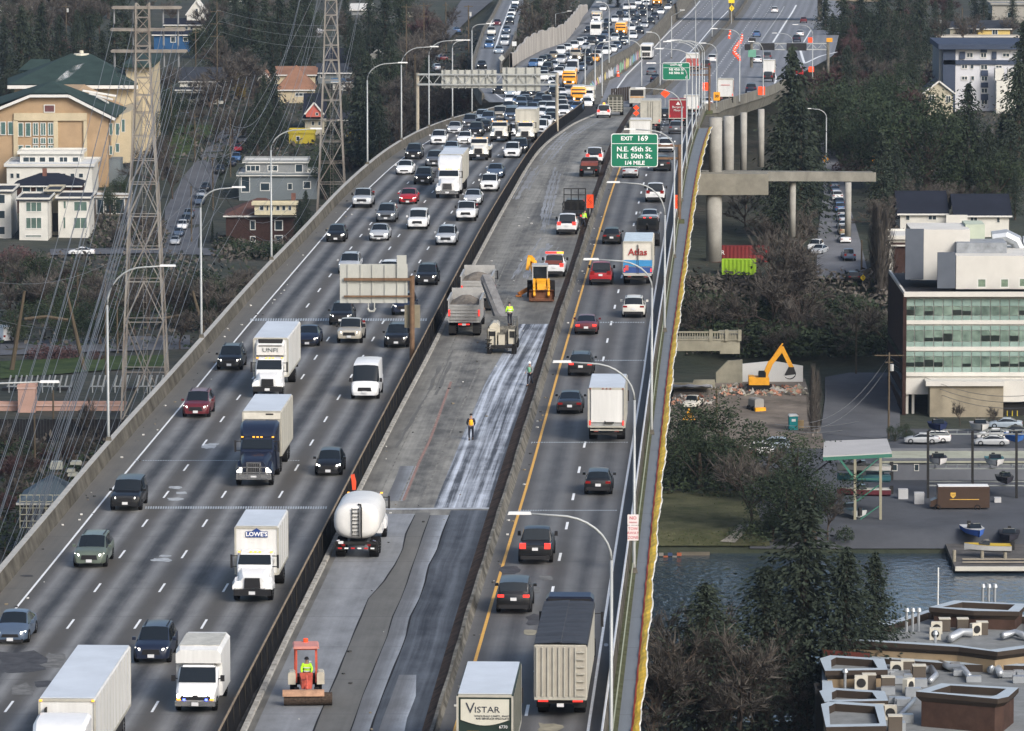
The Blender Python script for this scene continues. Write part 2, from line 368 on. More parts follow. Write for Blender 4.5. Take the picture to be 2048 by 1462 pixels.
for y,x0,x1 in((1022,1035,1235),(886,1062,1255),(722,1130,1290),(646,1180,1290)):
 m=MB();x=x0
 while x<x1:quadp(m,[(x,y),(x+3,y),(x+4,y-2),(x+1,y-2)],zdeck,.01);x+=5
 S(m.build('finger_joint',MATS['joint_steel']))
rp_=random.Random(9);m=MB()
for cx,cy,w_,h_,mi in((418,893,16,5,0),(428,888,12,2,0),(352,975,14,3,0),(362,986,13,3,0),(350,998,18,3,0),(322,1120,22,4,0),(330,1112,13,2,0),(48,1325,62,24,1),(110,1318,20,14,2),(88,1368,22,8,1),(45,1380,26,14,2),(110,1330,30,6,2),(1062,1180,20,10,2),(1092,1155,14,6,2),(1075,1240,24,12,1),(1108,1325,12,20,2),(1020,1140,22,8,1),(1100,1455,28,10,3),(1060,1265,14,6,3),(55,1152,14,2,1),(1212,1290,5,3,0)):
 f=zjam if cx<700 else zdeck;n=14;quadp(m,[(cx+w_*math.copysign(abs(math.cos(2*math.pi*k/n))**.6,math.cos(2*math.pi*k/n))*rp_.uniform(.7,1.1),cy+h_*math.copysign(abs(math.sin(2*math.pi*k/n))**.6,math.sin(2*math.pi*k/n))*rp_.uniform(.6,1.15))for k in range(n)][::-1],f,.004+.0006*len(m.f),mi)
S(m.build('repair_patches',[M('chalky_patch',(.34,.36,.37),.8,var=.35,sc=2),M('dark_patch',(.05,.05,.053),.8,var=.5,sc=1.5),M('mid_patch',(.14,.14,.135),.85,var=.4,sc=1.5),M('tan_patch',(.25,.23,.17),.85,var=.3)]))
m=MB()
for i in range(220):
 k=rp_.random();Y=rp_.uniform(250,560);X=(LBi(Y)+rp_.uniform(.2,2.4))if k<.45 else(WC(Y)+rp_.uniform(.2,7))if k<.75 else(CRr(Y)+rp_.uniform(.1,.7));s_=rp_.uniform(.03,.11)
 f=zjam if k<.45 else zdeck;m.box(X,Y,f(Y)+s_*.4,s_*1.6,s_*1.6,s_*.8,rz=rp_.random()*3,mi=int(rp_.random()*3))
tag(m.build('litter',[M('lit_a',(.5,.5,.47),.8),M('lit_b',(.2,.17,.12),.8),M('lit_c',(.05,.05,.05),.8)]),'small stones and litter along the shoulders and the stripped deck','litter',kind='stuff')
def solid(name,ln,y0,y1,f,mat,wd=0.15,dz=0.006,dx=0):return S(ribbon(name,(lambda Y:ln(Y)+dx-wd/2),(lambda Y:ln(Y)+dx+wd/2),y0,y1,f,mat,dz))
solid('edge_line',WL,Y0,900,zjam,Mpaint,0.13)
solid('yellow_edge_line',YL,Y0,800,zdeck,Myel,0.17)
solid('edge_line',WRt,Y0,830,zdeck,Mpaint,0.14)
def dashes(ln,yref,y0,y1,f,dz=0.006,ln_len=3.0,per=12.19,wd=0.13):
 m=MB();k=math.floor((y0-yref)/per)
 while yref+k*per<y1:
  y=yref+k*per;k+=1
  if y<y0:continue
  ribbon('',(lambda Y:ln(Y)-wd/2),(lambda Y:ln(Y)+wd/2),y-ln_len/2,y+ln_len/2,f,None,dz,st=1.5,mb=m)
 return S(m.build('lane_dashes',Mpaint))
yr=JM(195,1175.5).y
for d_ in(D1,D2,D3):dashes(d_,yr,Y0,870,zjam)
dashes(DN,DK(1147,993.5).y,Y0,840,zdeck,wd=0.16)
def pxline(name,pts,f,mat,wd=0.3,dz=0.01,dash=None):
 ln=Line(pts,f,win=1);y0,y1=ln.y0,ln.y1
 if dash:
  m=MB();y=y0
  while y<y1-3:
   ribbon('',(lambda Y:ln(Y)-wd/2),(lambda Y:ln(Y)+wd/2),y,y+3,f,None,dz,st=3,mb=m);y+=dash
  return S(m.build('lane_dashes',mat))
 return S(ribbon(name,(lambda Y:ln(Y)-wd/2),(lambda Y:ln(Y)+wd/2),y0,y1,f,mat,dz))
pxline('edge_line',[(1253,150),(1282,121.5),(1308.5,95),(1339,62.6),(1400,2)],zdeck,Mpaint,0.3)
pxline('edge_line',[(1224,190),(1240,168),(1253,150)],zdeck,Mpaint,0.3)
pxline('edge_line',[(1456,21.6),(1431,46.5),(1398,86),(1383,101),(1345,140)],zdeck,Mpaint,0.3)
pxline('edge_line',[(1592.5,10),(1571,45),(1546,85)],zdeck,Mpaint,0.45)
pxline('edge_line',[(1622,60),(1607,85)],zdeck,Mpaint,0.3)
pxline('edge_line',[(1600,98),(1605,115),(1609,127)],zdeck,Mpaint,0.5)
pxline('edge_line',[(1609,127),(1640,112),(1675,104)],zdeck,Mpaint,0.5)
pxline('edge_line',[(1538,118),(1552,135)],zdeck,Mpaint,0.5)
pxline('edge_line',[(1548,146),(1553,156),(1549,170),(1530,182),(1486,198)],zdeck,Mpaint,0.35)
for i in range(1,3):
 pxline('lane_dashes',[(1400+i*19,2),(1339+i*20,62.6),(1290+i*21,112)],zdeck,Mpaint,0.22,dash=12.2)
for i,dx_ in enumerate((21,42)):
 pxline('lane_dashes',[(1506+dx_-4,7),(1468+dx_,58),(1430+dx_,111),(1395+dx_,160)],zdeck,Mpaint,0.22,dash=12.2)
pxline('lane_dashes',[(1569,11.6),(1523,81)],zdeck,Mpaint,0.3,dash=7)
for i in range(1,5):
 pxline('lane_dashes',[(1225+i*26,0),(1190+i*22,50),(1130+i*19,90),(1060+i*18,130)],zjam,Mpaint,0.16,dash=12.2)
pxline('edge_line',[(1002.6,0),(984,38),(980,52)],zjam,Mpaint,0.4)
pxline('edge_line',[(1022,8),(1010,40),(1001,62),(988,103)],zjam,Mpaint,0.35)
pxline('edge_line',[(1006,198),(995,190),(984,183)],zjam,Mpaint,0.3)
MA=Line([(1462,22),(1437,47),(1404,86),(1389,101),(1350,140),(1300,178)],zdeck);MBr=Line([(1506,2),(1468,56),(1413,111),(1372,150),(1330,190)],zdeck)
S(ribbon('freeway_median',MA,MBr,MBr.y0,1720,zdeck,Mshould,0.004))
MM=lambda Y:(MA(Y)*.45+MBr(Y)*.55)
tag(wall('median_barrier',MM,MBr.y0,1700,zdeck,Mconcd,[(-.3,0),(-.12,.85),(.12,.85),(.3,0)]),'low grey concrete barrier down the middle of the far freeway','barrier')
o=tag(wall('bridge_parapet',LBt,Y0,910,zjam,Mconcd,[(.38,0.0),(.16,.9),(-.16,.9),(-.2,-1.6),(.3,-1.6)]),'weathered concrete parapet along the left edge of the bridge','parapet')
m=MB();wall('',(lambda Y:LBt(Y)),Y0,910,zjam,None,[(-.18,.9),(-.18,.94),(.18,.94),(.18,.9)],mb=m);m.build('coping',M('pale_coping',(0.36,0.35,0.32),0.8,var=.15),o)
def bandfence(name,y0,y1):
 r=empty(name,(0,0,0))
 wall('concrete_base',MR,y0,y1,zjam,Mconcd,[(-.3,0.0),(-.12,.8),(.12,.8),(.2,0)],parent=r)
 m=MB();wv=lambda Y:MR(Y)+0.24+.03*math.sin(Y*1.7)+.02*math.sin(Y*4.1)
 wall('',wv,y0,y1,zjam,None,[(-.08,.0),(-.06,1.25),(0,1.25),(.12,0)],st=0.8 if y1<560 else 2,mb=m);m.build('black_screen',Mblack,r)
 m=MB();wall('',MR,y0,y1,zjam,None,[(.17,1.27),(.17,1.34),(.25,1.34),(.25,1.27)],mb=m);m.build('top_rail',Mrust,r)
 return r
tag(bandfence('median_fence',Y0,848),'black mesh screen with rusty top rail on the median barrier between traffic and work zone','fence')
y=230;Mpst=M('dark_posts',(0.03,0.028,0.025),.9)
while y<520:
 m=MB();m.bar((MR(y)+.32,y,zjam(y)-.05),(MR(y)+.3,y,zjam(y)+1.3),.05);y+=3.05;m.build('post',Mpst,bpy.data.objects['median_fence'])
jr=wall('jam_barrier',MR,848,1720,zjam,Mconc,[(-.3,0),(-.14,.85),(.14,.85),(.18,0)]);tag(jr,'concrete barrier beside the outer lane of the traffic jam above the graffiti wall','barrier')
S(ribbon('gutter',(lambda Y:MR(Y)+.26),(lambda Y:WC(Y)-.1),Y0,850,zdeck,M('dark_gutter',(0.03,0.032,0.036),.9,var=.5,sc=1,c2=(.06,.06,.062)),-0.02))
S(wall('work_zone_curb',WC,Y0,840,zdeck,M('chalky_curb',(0.30,0.285,0.25),.85,var=.4,sc=1.6,c2=(.47,.46,.42)),[(-.14,-.05),(-.12,.13),(.12,.13),(.16,0.0)],st=1.6))
rb=empty('work_zone_barrier',(0,0,0),0,'concrete barrier with a rusty brown face between the work zone and the northbound lanes','barrier')
wob=lambda Y:.015*math.sin(Y*.5)+.02*math.sin(Y*.17)
m=MB();rows=[]
for Y in ys(Y0,828,1.5):
 a,b=WRl(Y),CRr(Y);z=zdeck(Y);q=wob(Y);rows.append([(a-.12,Y,z+.004),(a,Y,z+.06),(lerp(a,b,.22)+q,Y,z+.2+q),(lerp(a,b,.5)+q*.6,Y,z+.3),(lerp(a,b,.62)+q,Y,z+.62)])
m.grid(rows);m.build('brown_face',Mbrown,rb)
m=MB();rows=[]
for Y in ys(Y0,828,1.5):
 a,b=WRl(Y),CRr(Y);z=zdeck(Y);q=wob(Y);k=lerp(a,b,.62)
 rows.append([(k+q,Y,z+.62),(k+q+.01,Y,z+.66),(k+.18+q*.3,Y,z+.66),(b-.12,Y,z+.25),(b,Y,z+.0)])
m.grid(rows);m.build('concrete_body',Mconc,rb)
o=tag(wall('bridge_parapet',RP,Y0,850,zdeck,Mconcd,[(-.22,0),(-.1,.75),(.1,.75),(.16,0)]),'low parapet with pale pipe rail along the right edge of the northbound lanes','parapet')
m=MB();rows=[(RP(Y)+.0,Y,zdeck(Y)+.98)for Y in ys(Y0,850,6)];m.tube(rows,.06,5)
for Y in ys(Y0,700,2.4):m.bar((RP(Y),Y,zdeck(Y)+.74),(RP(Y),Y,zdeck(Y)+.96),.05)
m.build('pipe_rail',M('rail_white',(.62,.63,.64),.45,m=.2),o)
rows=[];m=MB()
for Y in ys(Y0,850,3):
 a,b=RP(Y)+.16,MSr(Y);z=zdeck(Y);rows.append([(a,Y,z),(lerp(a,b,.55),Y,z+.02),(b,Y,z-.02),(b,Y,z-.6)])
m.grid(rows);S(m.build('mossy_ledge',Mmoss))
hr=tag(wall('handrail',(lambda Y:lerp(RP(Y)+.16,MSr(Y),.6)),Y0,850,zdeck,M('greenish_rail',(.33,.35,.25),.6),[(-.03,.5),(-.03,.56),(.03,.56),(.03,.5)]),'thin greenish handrail running above the mossy ledge of the bridge','handrail')
S(ribbon('walkway',MSr,WKr,Y0,DK(1417,256).y,zdeck,Mwalk,-.03,nx=3))
rf=empty('containment_fence',(0,0,0),0,'yellow fabric containment fence with a red edge along the outside of the walkway','fence')
Yw=DK(1417,258).y
def cloth(name,mat,f0,f1,st=1.0):
 m=MB();rows=[]
 for Y in ys(Y0,Yw,st):
  s1=math.sin(Y*1.13)+.6*math.sin(Y*2.9+2*math.sin(Y*.37));k=1+.12*math.sin(Y*.31);a=f0(Y,s1,k);b=f1(Y,s1,k);mid=((a[0]+b[0])/2+.03*s1,Y,(a[2]+b[2])/2+.03)
  rows.append([a,mid,b])
 m.grid(rows);return m.build(name,mat,rf,smooth=False)
cloth('red_edge',M('red_tape',(.55,.07,.03),.7),lambda Y,s1,k:(WKr(Y)-.03,Y,zdeck(Y)+.0),lambda Y,s1,k:(WKr(Y)+.08+.02*s1,Y,zdeck(Y)+.14))
cloth('yellow_fabric',M('yellow_fabric',(.74,.47,.02),.6,var=.3,sc=1.2),lambda Y,s1,k:(WKr(Y)+.08+.02*s1,Y,zdeck(Y)+.14),lambda Y,s1,k:(WKr(Y)+(.42+.025*s1)*k,Y,zdeck(Y)+.34+.03*s1))
cloth('white_hem',M('white_hem',(.68,.66,.58),.6),lambda Y,s1,k:(WKr(Y)+(.42+.025*s1)*k,Y,zdeck(Y)+.34+.03*s1),lambda Y,s1,k:(WKr(Y)+(.49+.03*s1)*k,Y,zdeck(Y)+.30+.035*s1))
gd=MB()
for a,b,y1 in((LBt,WRl,850),(WRl,WKr,780)):
 rows=[]
 for Y in ys(Y0,y1,12):
  z=zdeck(Y);rows.append([(a(Y),Y,z-.3),(b(Y),Y,z-.3),(b(Y)-.5,Y,z-1.2),(b(Y)-3,Y,z-1.4),(b(Y)-3,Y,z-8),(a(Y)+3,Y,z-8),(a(Y)+3,Y,z-1.4),(a(Y)+.5,Y,z-1.2)])
 gd.grid(rows,closed=True);gd.quad(rows[0][::-1]);gd.quad(rows[-1])
bs=gd.build('bridge',Mconcd);tag(bs,'green grey girders and slab carrying the freeway deck over the water','bridge')
for Y in(320,430,540,640,740):
 for X in(WL(Y)+3,MR(Y),YL(Y)-3):pm=MB();pm.box(X,Y,(-52+zdeck(Y)-7)/2,3,4,(zdeck(Y)-7+52));pm.build('pier',Mconc,bs)
Mgraf=M('graffiti_wall',(.30,.29,.27),.85,var=.1,sc=.2,c2=(.33,.36,.33),stretch=(1,1,3))
m=MB();rows=[]
for Y in ys(846,1720,6):
 a=MR(Y)+.18;b=FLn(Y);zt=zjam(Y);zb=zdeck(Y);b=max(b,a+.3);rows.append([(a,Y,zt+.3),(a+.12,Y,zt-.4),(lerp(a,b,.3),Y,zb+.0),(b,Y,zb-.0)])
m.grid(rows);o=m.build('retaining_wall',Mconc);tag(o,'long concrete retaining wall painted with graffiti below the jammed lanes','wall')
cols_=[(.5,.25,.3),(.2,.35,.5),(.45,.45,.5),(.25,.45,.3),(.6,.5,.2),(.6,.6,.6),(.15,.15,.2)]
gm=[M('graffiti_%d'%i,c,.8,var=.3)for i,c in enumerate(cols_)]
m=MB();random.seed(3);y=900
while y<1160:
 L_=random.uniform(3,8);zt=zjam(y)-.4;zb=zdeck(y);n=5;mi=random.randrange(7)
 top=[];bot=[]
 for i in range(n+1):
  Y=y+L_*i/n;a=MR(Y)+.30;b=lerp(MR(Y)+.18,max(FLn(Y),MR(Y)+.48),.3);z1=zdeck(Y);zt=zjam(Y)-.4
  for lst,q in((top,random.uniform(.55,.9)),(bot,random.uniform(.08,.3))):lst.append((lerp(b,a,q)+.05,Y,lerp(z1,zt,q)))
 m.grid([top,bot],mi);y+=L_+random.uniform(0,3)
m.build('graffiti',gm,o)
m=MB();rows=[]
SWl=Line([(1024,134),(1035,128),(1057,114),(1084,100),(1130,85),(1158,50),(1166,34),(1176,22)],zjam,win=1)
for Y in ys(SWl.y0,SWl.y1,3):
 hh=2.2+1.4*sm((Y-SWl.y0)/60);hh+=.35*(int(Y/12)%2)-2.0*sm((Y-SWl.y1+90)/90);rows.append([(SWl(Y),Y,zjam(Y)),(SWl(Y)-.1,Y,zjam(Y)+hh),(SWl(Y)-.5,Y,zjam(Y)+hh),(SWl(Y)-.6,Y,zjam(Y)-1)])
m.grid(rows,closed=True);o=tag(m.build('sound_wall',M('pale_wall',(.36,.34,.31),.85,var=.3,sc=.25,stretch=(1,1,.3))),'pale panelled concrete wall along the left side of the traffic jam','wall')
for ln,y0,y1,lb in((RL0,885,1500,'low concrete barrier on the outer side of the ramp road of queueing cars'),(RR0,960,1180,'concrete divider between the ramp road and the jammed main lanes')):
 tag(wall('ramp_barrier',ln,y0,y1,zjam,Mconc,[(-.4,-1.2),(-.3,.85),(.0,.85),(.2,0)]),lb,'barrier')
Mgr=bpy.data.materials.new('ground_cover');Mgr.use_nodes=True
n,l=Mgr.node_tree.nodes,Mgr.node_tree.links;b=n['Principled BSDF'];b.inputs['Roughness'].default_value=1
tc=n.new('ShaderNodeTexCoord');cols=[]
def nz(sc,det=5):
 q=n.new('ShaderNodeTexNoise');q.inputs['Scale'].default_value=sc;q.inputs['Detail'].default_value=det;l.new(tc.outputs['Object'],q.inputs['Vector']);return q.outputs[0]
rp=n.new('ShaderNodeValToRGB');e=rp.color_ramp.elements
e[0].position=.33;e[0].color=(.012,.015,.013,1);e[1].position=.66;e[1].color=(.045,.04,.03,1)
x_=rp.color_ramp.elements.new(.5);x_.color=(.024,.027,.017,1)
l.new(nz(.12,8),rp.inputs[0])
rp2_=n.new('ShaderNodeValToRGB');rp2_.color_ramp.elements[0].position=.45;rp2_.color_ramp.elements[1].position=.6
l.new(nz(.012,3),rp2_.inputs[0]);mx=n.new('ShaderNodeMix');mx.data_type='RGBA'
ma=n.new('ShaderNodeMath');ma.operation='MULTIPLY';ma.inputs[1].default_value=.5;l.new(rp2_.outputs[0],ma.inputs[0])
l.new(ma.outputs[0],mx.inputs[0]);l.new(rp.outputs[0],mx.inputs[6]);mx.inputs[7].default_value=(.02,.032,.015,1);l.new(mx.outputs[2],b.inputs['Base Color'])
bp=n.new('ShaderNodeBump');bp.inputs['Strength'].default_value=.8;bp.inputs['Distance'].default_value=.6;l.new(nz(.5,6),bp.inputs['Height']);l.new(bp.outputs[0],b.inputs['Normal'])
def tz(Y,X):
 z=terr(Y,X)
 if X>-12 and Y<629:z=min(z,-51.5)if Y>(514 if X<30 else 534)else-48.5
 if X<=-12 and Y<590:z=-51.5
 return z
tm=MB();rows=[]
Ys_=[-400,100,300,480,513.5,514.5,524,533,535]+list(range(540,620,10))+[624,628.5,629.5,634]+list(range(640,1300,8))+list(range(1300,1800,25))+[1900,2100,2400,2800,3600,6000]
Xs_=[-4000,-1500,-600,-300]+list(range(-220,-12,8))+[-12.1,-11.9]+list(range(-8,240,8))+[300,600,1500,4000]
for Y in Ys_:rows.append([(X,Y,tz(Y,X)+(random.uniform(-.25,.25)if 800<Y<1300 else 0))for X in Xs_])
tm.grid(rows);S(tm.build('ground',Mgr,smooth=True))
Mw=bpy.data.materials.new('lake_water');Mw.use_nodes=True;n,l=Mw.node_tree.nodes,Mw.node_tree.links;b=n['Principled BSDF']
b.inputs['Base Color'].default_value=(.03,.05,.07,1);b.inputs['Roughness'].default_value=.12
tc=n.new('ShaderNodeTexCoord');mp=n.new('ShaderNodeMapping');mp.inputs['Scale'].default_value=(1,.45,1);l.new(tc.outputs['Object'],mp.inputs[0])
q=n.new('ShaderNodeTexNoise');q.inputs['Scale'].default_value=1.1;q.inputs['Detail'].default_value=4;l.new(mp.outputs[0],q.inputs['Vector'])
bp=n.new('ShaderNodeBump');bp.inputs['Strength'].default_value=.38;bp.inputs['Distance'].default_value=.5;l.new(q.outputs[0],bp.inputs['Height']);l.new(bp.outputs[0],b.inputs['Normal'])
wm=MB();wm.grid([[(-900,100,-50),(900,100,-50)],[(-900,640,-50),(900,640,-50)]]);S(wm.build('water',Mw))
def paint(name,c,m=0.0):return M('paint_'+name,c,0.4,m=m,var=0.06,sc=1.5,coat=0.35)
PAINT={'white':paint('white',(.66,.67,.67)),'black':paint('black',(.006,.0065,.008)),'silver':paint('silver',(.42,.44,.46),.25),'grey':paint('grey',(.10,.11,.125),.2),'navy':paint('navy',(.009,.014,.032)),'blue':paint('blue',(.05,.12,.26)),'slate':paint('slate',(.07,.10,.15),.1),'red':paint('red',(.33,.015,.02)),'maroon':paint('maroon',(.10,.012,.018)),'champagne':paint('champagne',(.38,.35,.29),.2),'green':paint('green',(.10,.125,.10),.1),'paleblue':paint('paleblue',(.3,.36,.42),.1),'yellow':paint('yellow',(.72,.36,.03)),'orange':paint('orange',(.8,.34,.03)),'brown':paint('brown',(.05,.03,.02)),'gold':paint('gold',(.3,.24,.15),.2),'warmwhite':paint('warmwhite',(.6,.59,.54))}
Mglass=M('dark_glass',(.012,.016,.02),0.06,var=0)
MATS['dark_glass'].node_tree.nodes['Principled BSDF'].inputs['Specular IOR Level'].default_value=0.4
Mtyre=M('tyre',(.012,.012,.013),.85,var=.2)
Mrim=M('rim',(.28,.29,.3),.35,m=.6,var=0)
Mtrim=M('black_trim',(.014,.014,.016),.5,var=.1)
Mchrome=M('chrome',(.5,.5,.5),.2,m=.9,var=0)
Mheadon=M('headlight_on',(1.0,.96,.86),.2,var=0,emit=4)
Mheadoff=M('headlight_off',(.5,.52,.54),.1,var=0)
Mtail=M('tail_light',(.2,.01,.01),.2,var=0)
Mtailon=M('tail_light_on',(.8,.04,.03),.3,var=0,emit=.9)
Mplate=M('license_plate',(.6,.61,.62),.5,var=.1,sc=30)
Mamber=M('amber_lamp',(1,.42,.04),.3,var=0,emit=1.2)
Mbox=M('box_white',(.58,.585,.57),.55,var=.13,sc=1.3,stretch=(1.5,1.5,.12))
Mboxroof=M('box_roof',(.52,.56,.60),.5,var=.1,sc=.4)
Mboxdirty=M('box_dirty',(.42,.41,.36),.6,var=.24,sc=1.3,stretch=(1.5,1.5,.12))
Malu=M('ribbed_aluminium',(.40,.39,.34),.5,m=.2,var=.15)
Mchas=M('chassis_black',(.015,.015,.015),.8,var=.2)
PROF={'sedan':(4.75,1.84,.68,[(-.5,.78,.38,.80,.86,0),(-.49,.90,.28,.90,.95,0),(-.42,.97,.22,.95,1.02,0),(-.34,.99,.20,.95,1.06,0),(-.16,1,.18,.96,1.42,1),(0,1,.18,.95,1.46,1),(.07,1,.18,.94,1.43,1),(.245,.99,.2,.90,.98,0),(.40,.96,.2,.80,.86,0),(.475,.88,.22,.66,.70,0),(.5,.72,.28,.54,.56,0)]),'suv':(4.75,1.92,.72,[(-.5,.84,.42,.95,1.02,0),(-.492,.93,.32,1.05,1.10,0),(-.47,.98,.26,1.06,1.14,0),(-.40,.99,.25,1.06,1.64,1),(-.2,1,.24,1.06,1.70,1),(.06,1,.24,1.04,1.66,1),(.235,.99,.24,1.02,1.10,0),(.40,.97,.25,.97,1.02,0),(.475,.90,.27,.84,.88,0),(.5,.78,.32,.66,.68,0)]),'boxsuv':(4.7,1.93,.80,[(-.5,.90,.42,1.05,1.1,0),(-.49,.96,.32,1.1,1.16,0),(-.47,.98,.26,1.1,1.3,0),(-.44,.99,.26,1.1,1.76,1),(-.2,1,.26,1.1,1.80,1),(.1,1,.26,1.08,1.76,1),(.215,.99,.26,1.06,1.14,0),(.42,.98,.28,1.04,1.08,0),(.485,.93,.3,.95,.98,0),(.5,.86,.34,.72,.74,0)]),'hatch':(4.2,1.76,.70,[(-.5,.82,.4,.88,.92,0),(-.49,.92,.3,.95,1.0,0),(-.46,.97,.24,.96,1.1,0),(-.36,.99,.22,.97,1.46,1),(-.1,1,.2,.97,1.52,1),(.08,1,.2,.95,1.48,1),(.26,.99,.2,.92,1.0,0),(.40,.95,.2,.82,.88,0),(.475,.86,.24,.70,.74,0),(.5,.72,.3,.56,.58,0)]),'pickup':(5.7,1.98,.74,[(-.5,.94,.6,1.06,1.08,0),(-.497,.97,.5,1.12,1.13,0),(-.10,1,.42,1.13,1.13,0),(-.075,1,.35,1.13,1.78,1),(.02,1,.34,1.13,1.84,1),(.13,1,.34,1.12,1.80,1),(.225,.99,.36,1.12,1.22,0),(.40,.98,.4,1.10,1.18,0),(.48,.95,.42,1.02,1.08,0),(.5,.86,.46,.80,.82,0)]),'van':(5.7,2.02,.86,[(-.5,.94,.4,1.2,2.2,1),(-.49,.98,.3,1.25,2.50,1),(-.2,1,.28,1.25,2.56,1),(.20,1,.28,1.25,2.50,1),(.24,1,.28,1.25,2.38,1),(.36,.99,.3,1.2,1.30,0),(.46,.95,.32,1.0,1.06,0),(.49,.88,.34,.78,.8,0),(.5,.8,.36,.6,.62,0)]),'minivan':(5.0,1.98,.76,[(-.5,.88,.4,1.0,1.05,0),(-.49,.95,.3,1.05,1.14,0),(-.45,.98,.26,1.05,1.68,1),(-.2,1,.24,1.05,1.76,1),(.1,1,.24,1.02,1.70,1),(.31,.98,.24,.98,1.05,0),(.44,.93,.26,.86,.9,0),(.5,.78,.32,.62,.64,0)]),}
def loft_car(kind,open_bed=True):
 L,W,rw,st=PROF[kind];rows=[];wd=W/2
 for(y,wf,zb,zs,zt,cab)in st:
  w_=wd*wf;Y=y*L
  if cab:r=[(.86*w_,zb),(.97*w_,zb+.06),(w_,(zb+zs)/2),(.985*w_,zs-.08),(.94*w_,zs),(rw*wd+(.2 if kind=='van' else.10)*(1-rw)*wd,zt-.13),(rw*wd,zt-.05),(rw*wd*.7,zt-.005),(0,zt+.015)]
  else:r=[(.86*w_,zb),(.97*w_,zb+.06),(w_,(zb+zs)/2),(.985*w_,zs-.08),(.93*w_,zs-.005),(.87*w_,zs+(zt-zs)*.45),(.80*w_,zs+(zt-zs)*.7),(.5*w_,zt),(0,zt+.012)]
  rows.append(([(x,Y,z)for x,z in r],cab))
 body,gl=MB(),MB()
 for i in range(len(rows)-1):
  (a,ca),(b,cb)=rows[i],rows[i+1]
  for k in range(8):
   g=False
   if kind=='van':
    if ca!=cb and k>=5 and i>2:g=True
    if ca and cb and k==4 and st[i][0]>=.19:g=True
    if ca!=cb and k==4 and i>2:g=True
   else:
    if ca!=cb and k>=6:g=True
    if ca!=cb and k==4:g=True
    if ca and cb and k==4:g=True
    if kind=='pickup' and ca!=cb and i<4 and k==4:g=False
   m=gl if g else body
   p=(a[k],a[k+1],b[k+1],b[k])
   if ca!=cb and k==4 and g:
    pass
   m.quad(p[::-1]);m.quad([(-x,y,z)for x,y,z in p])
 for idx,rev in((0,0),(-1,1)):
  a=rows[idx][0];poly=[(-x,y,z)for x,y,z in a]+[p for p in a[::-1][1:]]
  (gl if kind=='van' and idx==0 and False else body).quad(poly if not rev else poly[::-1])
 return L,W,body,gl
def finish_smooth(o,ang=38):
 me=o.data
 import bmesh
 bm=bmesh.new();bm.from_mesh(me);bmesh.ops.remove_doubles(bm,verts=bm.verts,dist=.002);bmesh.ops.recalc_face_normals(bm,faces=bm.faces);bm.to_mesh(me);bm.free()
 me.polygons.foreach_set('use_smooth',[True]*len(me.polygons))
 try:me.set_sharp_from_angle(angle=math.radians(ang))
 except Exception:pass
 return o
def wheel_mb(r,w,n=14):
 m=MB();rows=[]
 for x,q in((-w/2,r*.62),(-w/2,r*.93),(-w/2+.03,r),(w/2-.03,r),(w/2,r*.93),(w/2,r*.62)):
  rows.append([(x,q*math.cos(2*math.pi*k/n),q*math.sin(2*math.pi*k/n))for k in range(n)])
 m.grid(rows,closed=True);return m
def rim_mb(r,w,n=10):
 m=MB()
 for s in(-1,1):
  c=len(m.v);m.v.append((s*(w/2-.03),0,0));ring=[]
  for k in range(n*2):
   q=r*.62;t=2*math.pi*k/(n*2);m.v.append((s*(w/2-(.015 if k%2 else.05)),q*math.cos(t),q*math.sin(t)))
  for k in range(n*2):m.f.append((c,c+1+k,c+1+(k+1)%(n*2)));m.mi.append(0)
 return m
WH={}
def add_wheel(root,x,y,r=.34,w=.23,rim=True,name='wheel'):
 key=(r,w)
 if key not in WH:WH[key]=(wheel_mb(r,w).build('wheel',Mtyre,smooth=False).data,rim_mb(r,w).build('rim',Mrim).data)
 o=bpy.data.objects.new(name,WH[key][0]);COL.objects.link(o);o.parent=root;o.location=(x,y,r)
 if rim:
  q=bpy.data.objects.new('rim',WH[key][1]);COL.objects.link(q);q.parent=o
 return o
def setmat(o,m):
 o.material_slots[0].link='OBJECT';o.material_slots[0].material=m
PROTO={}
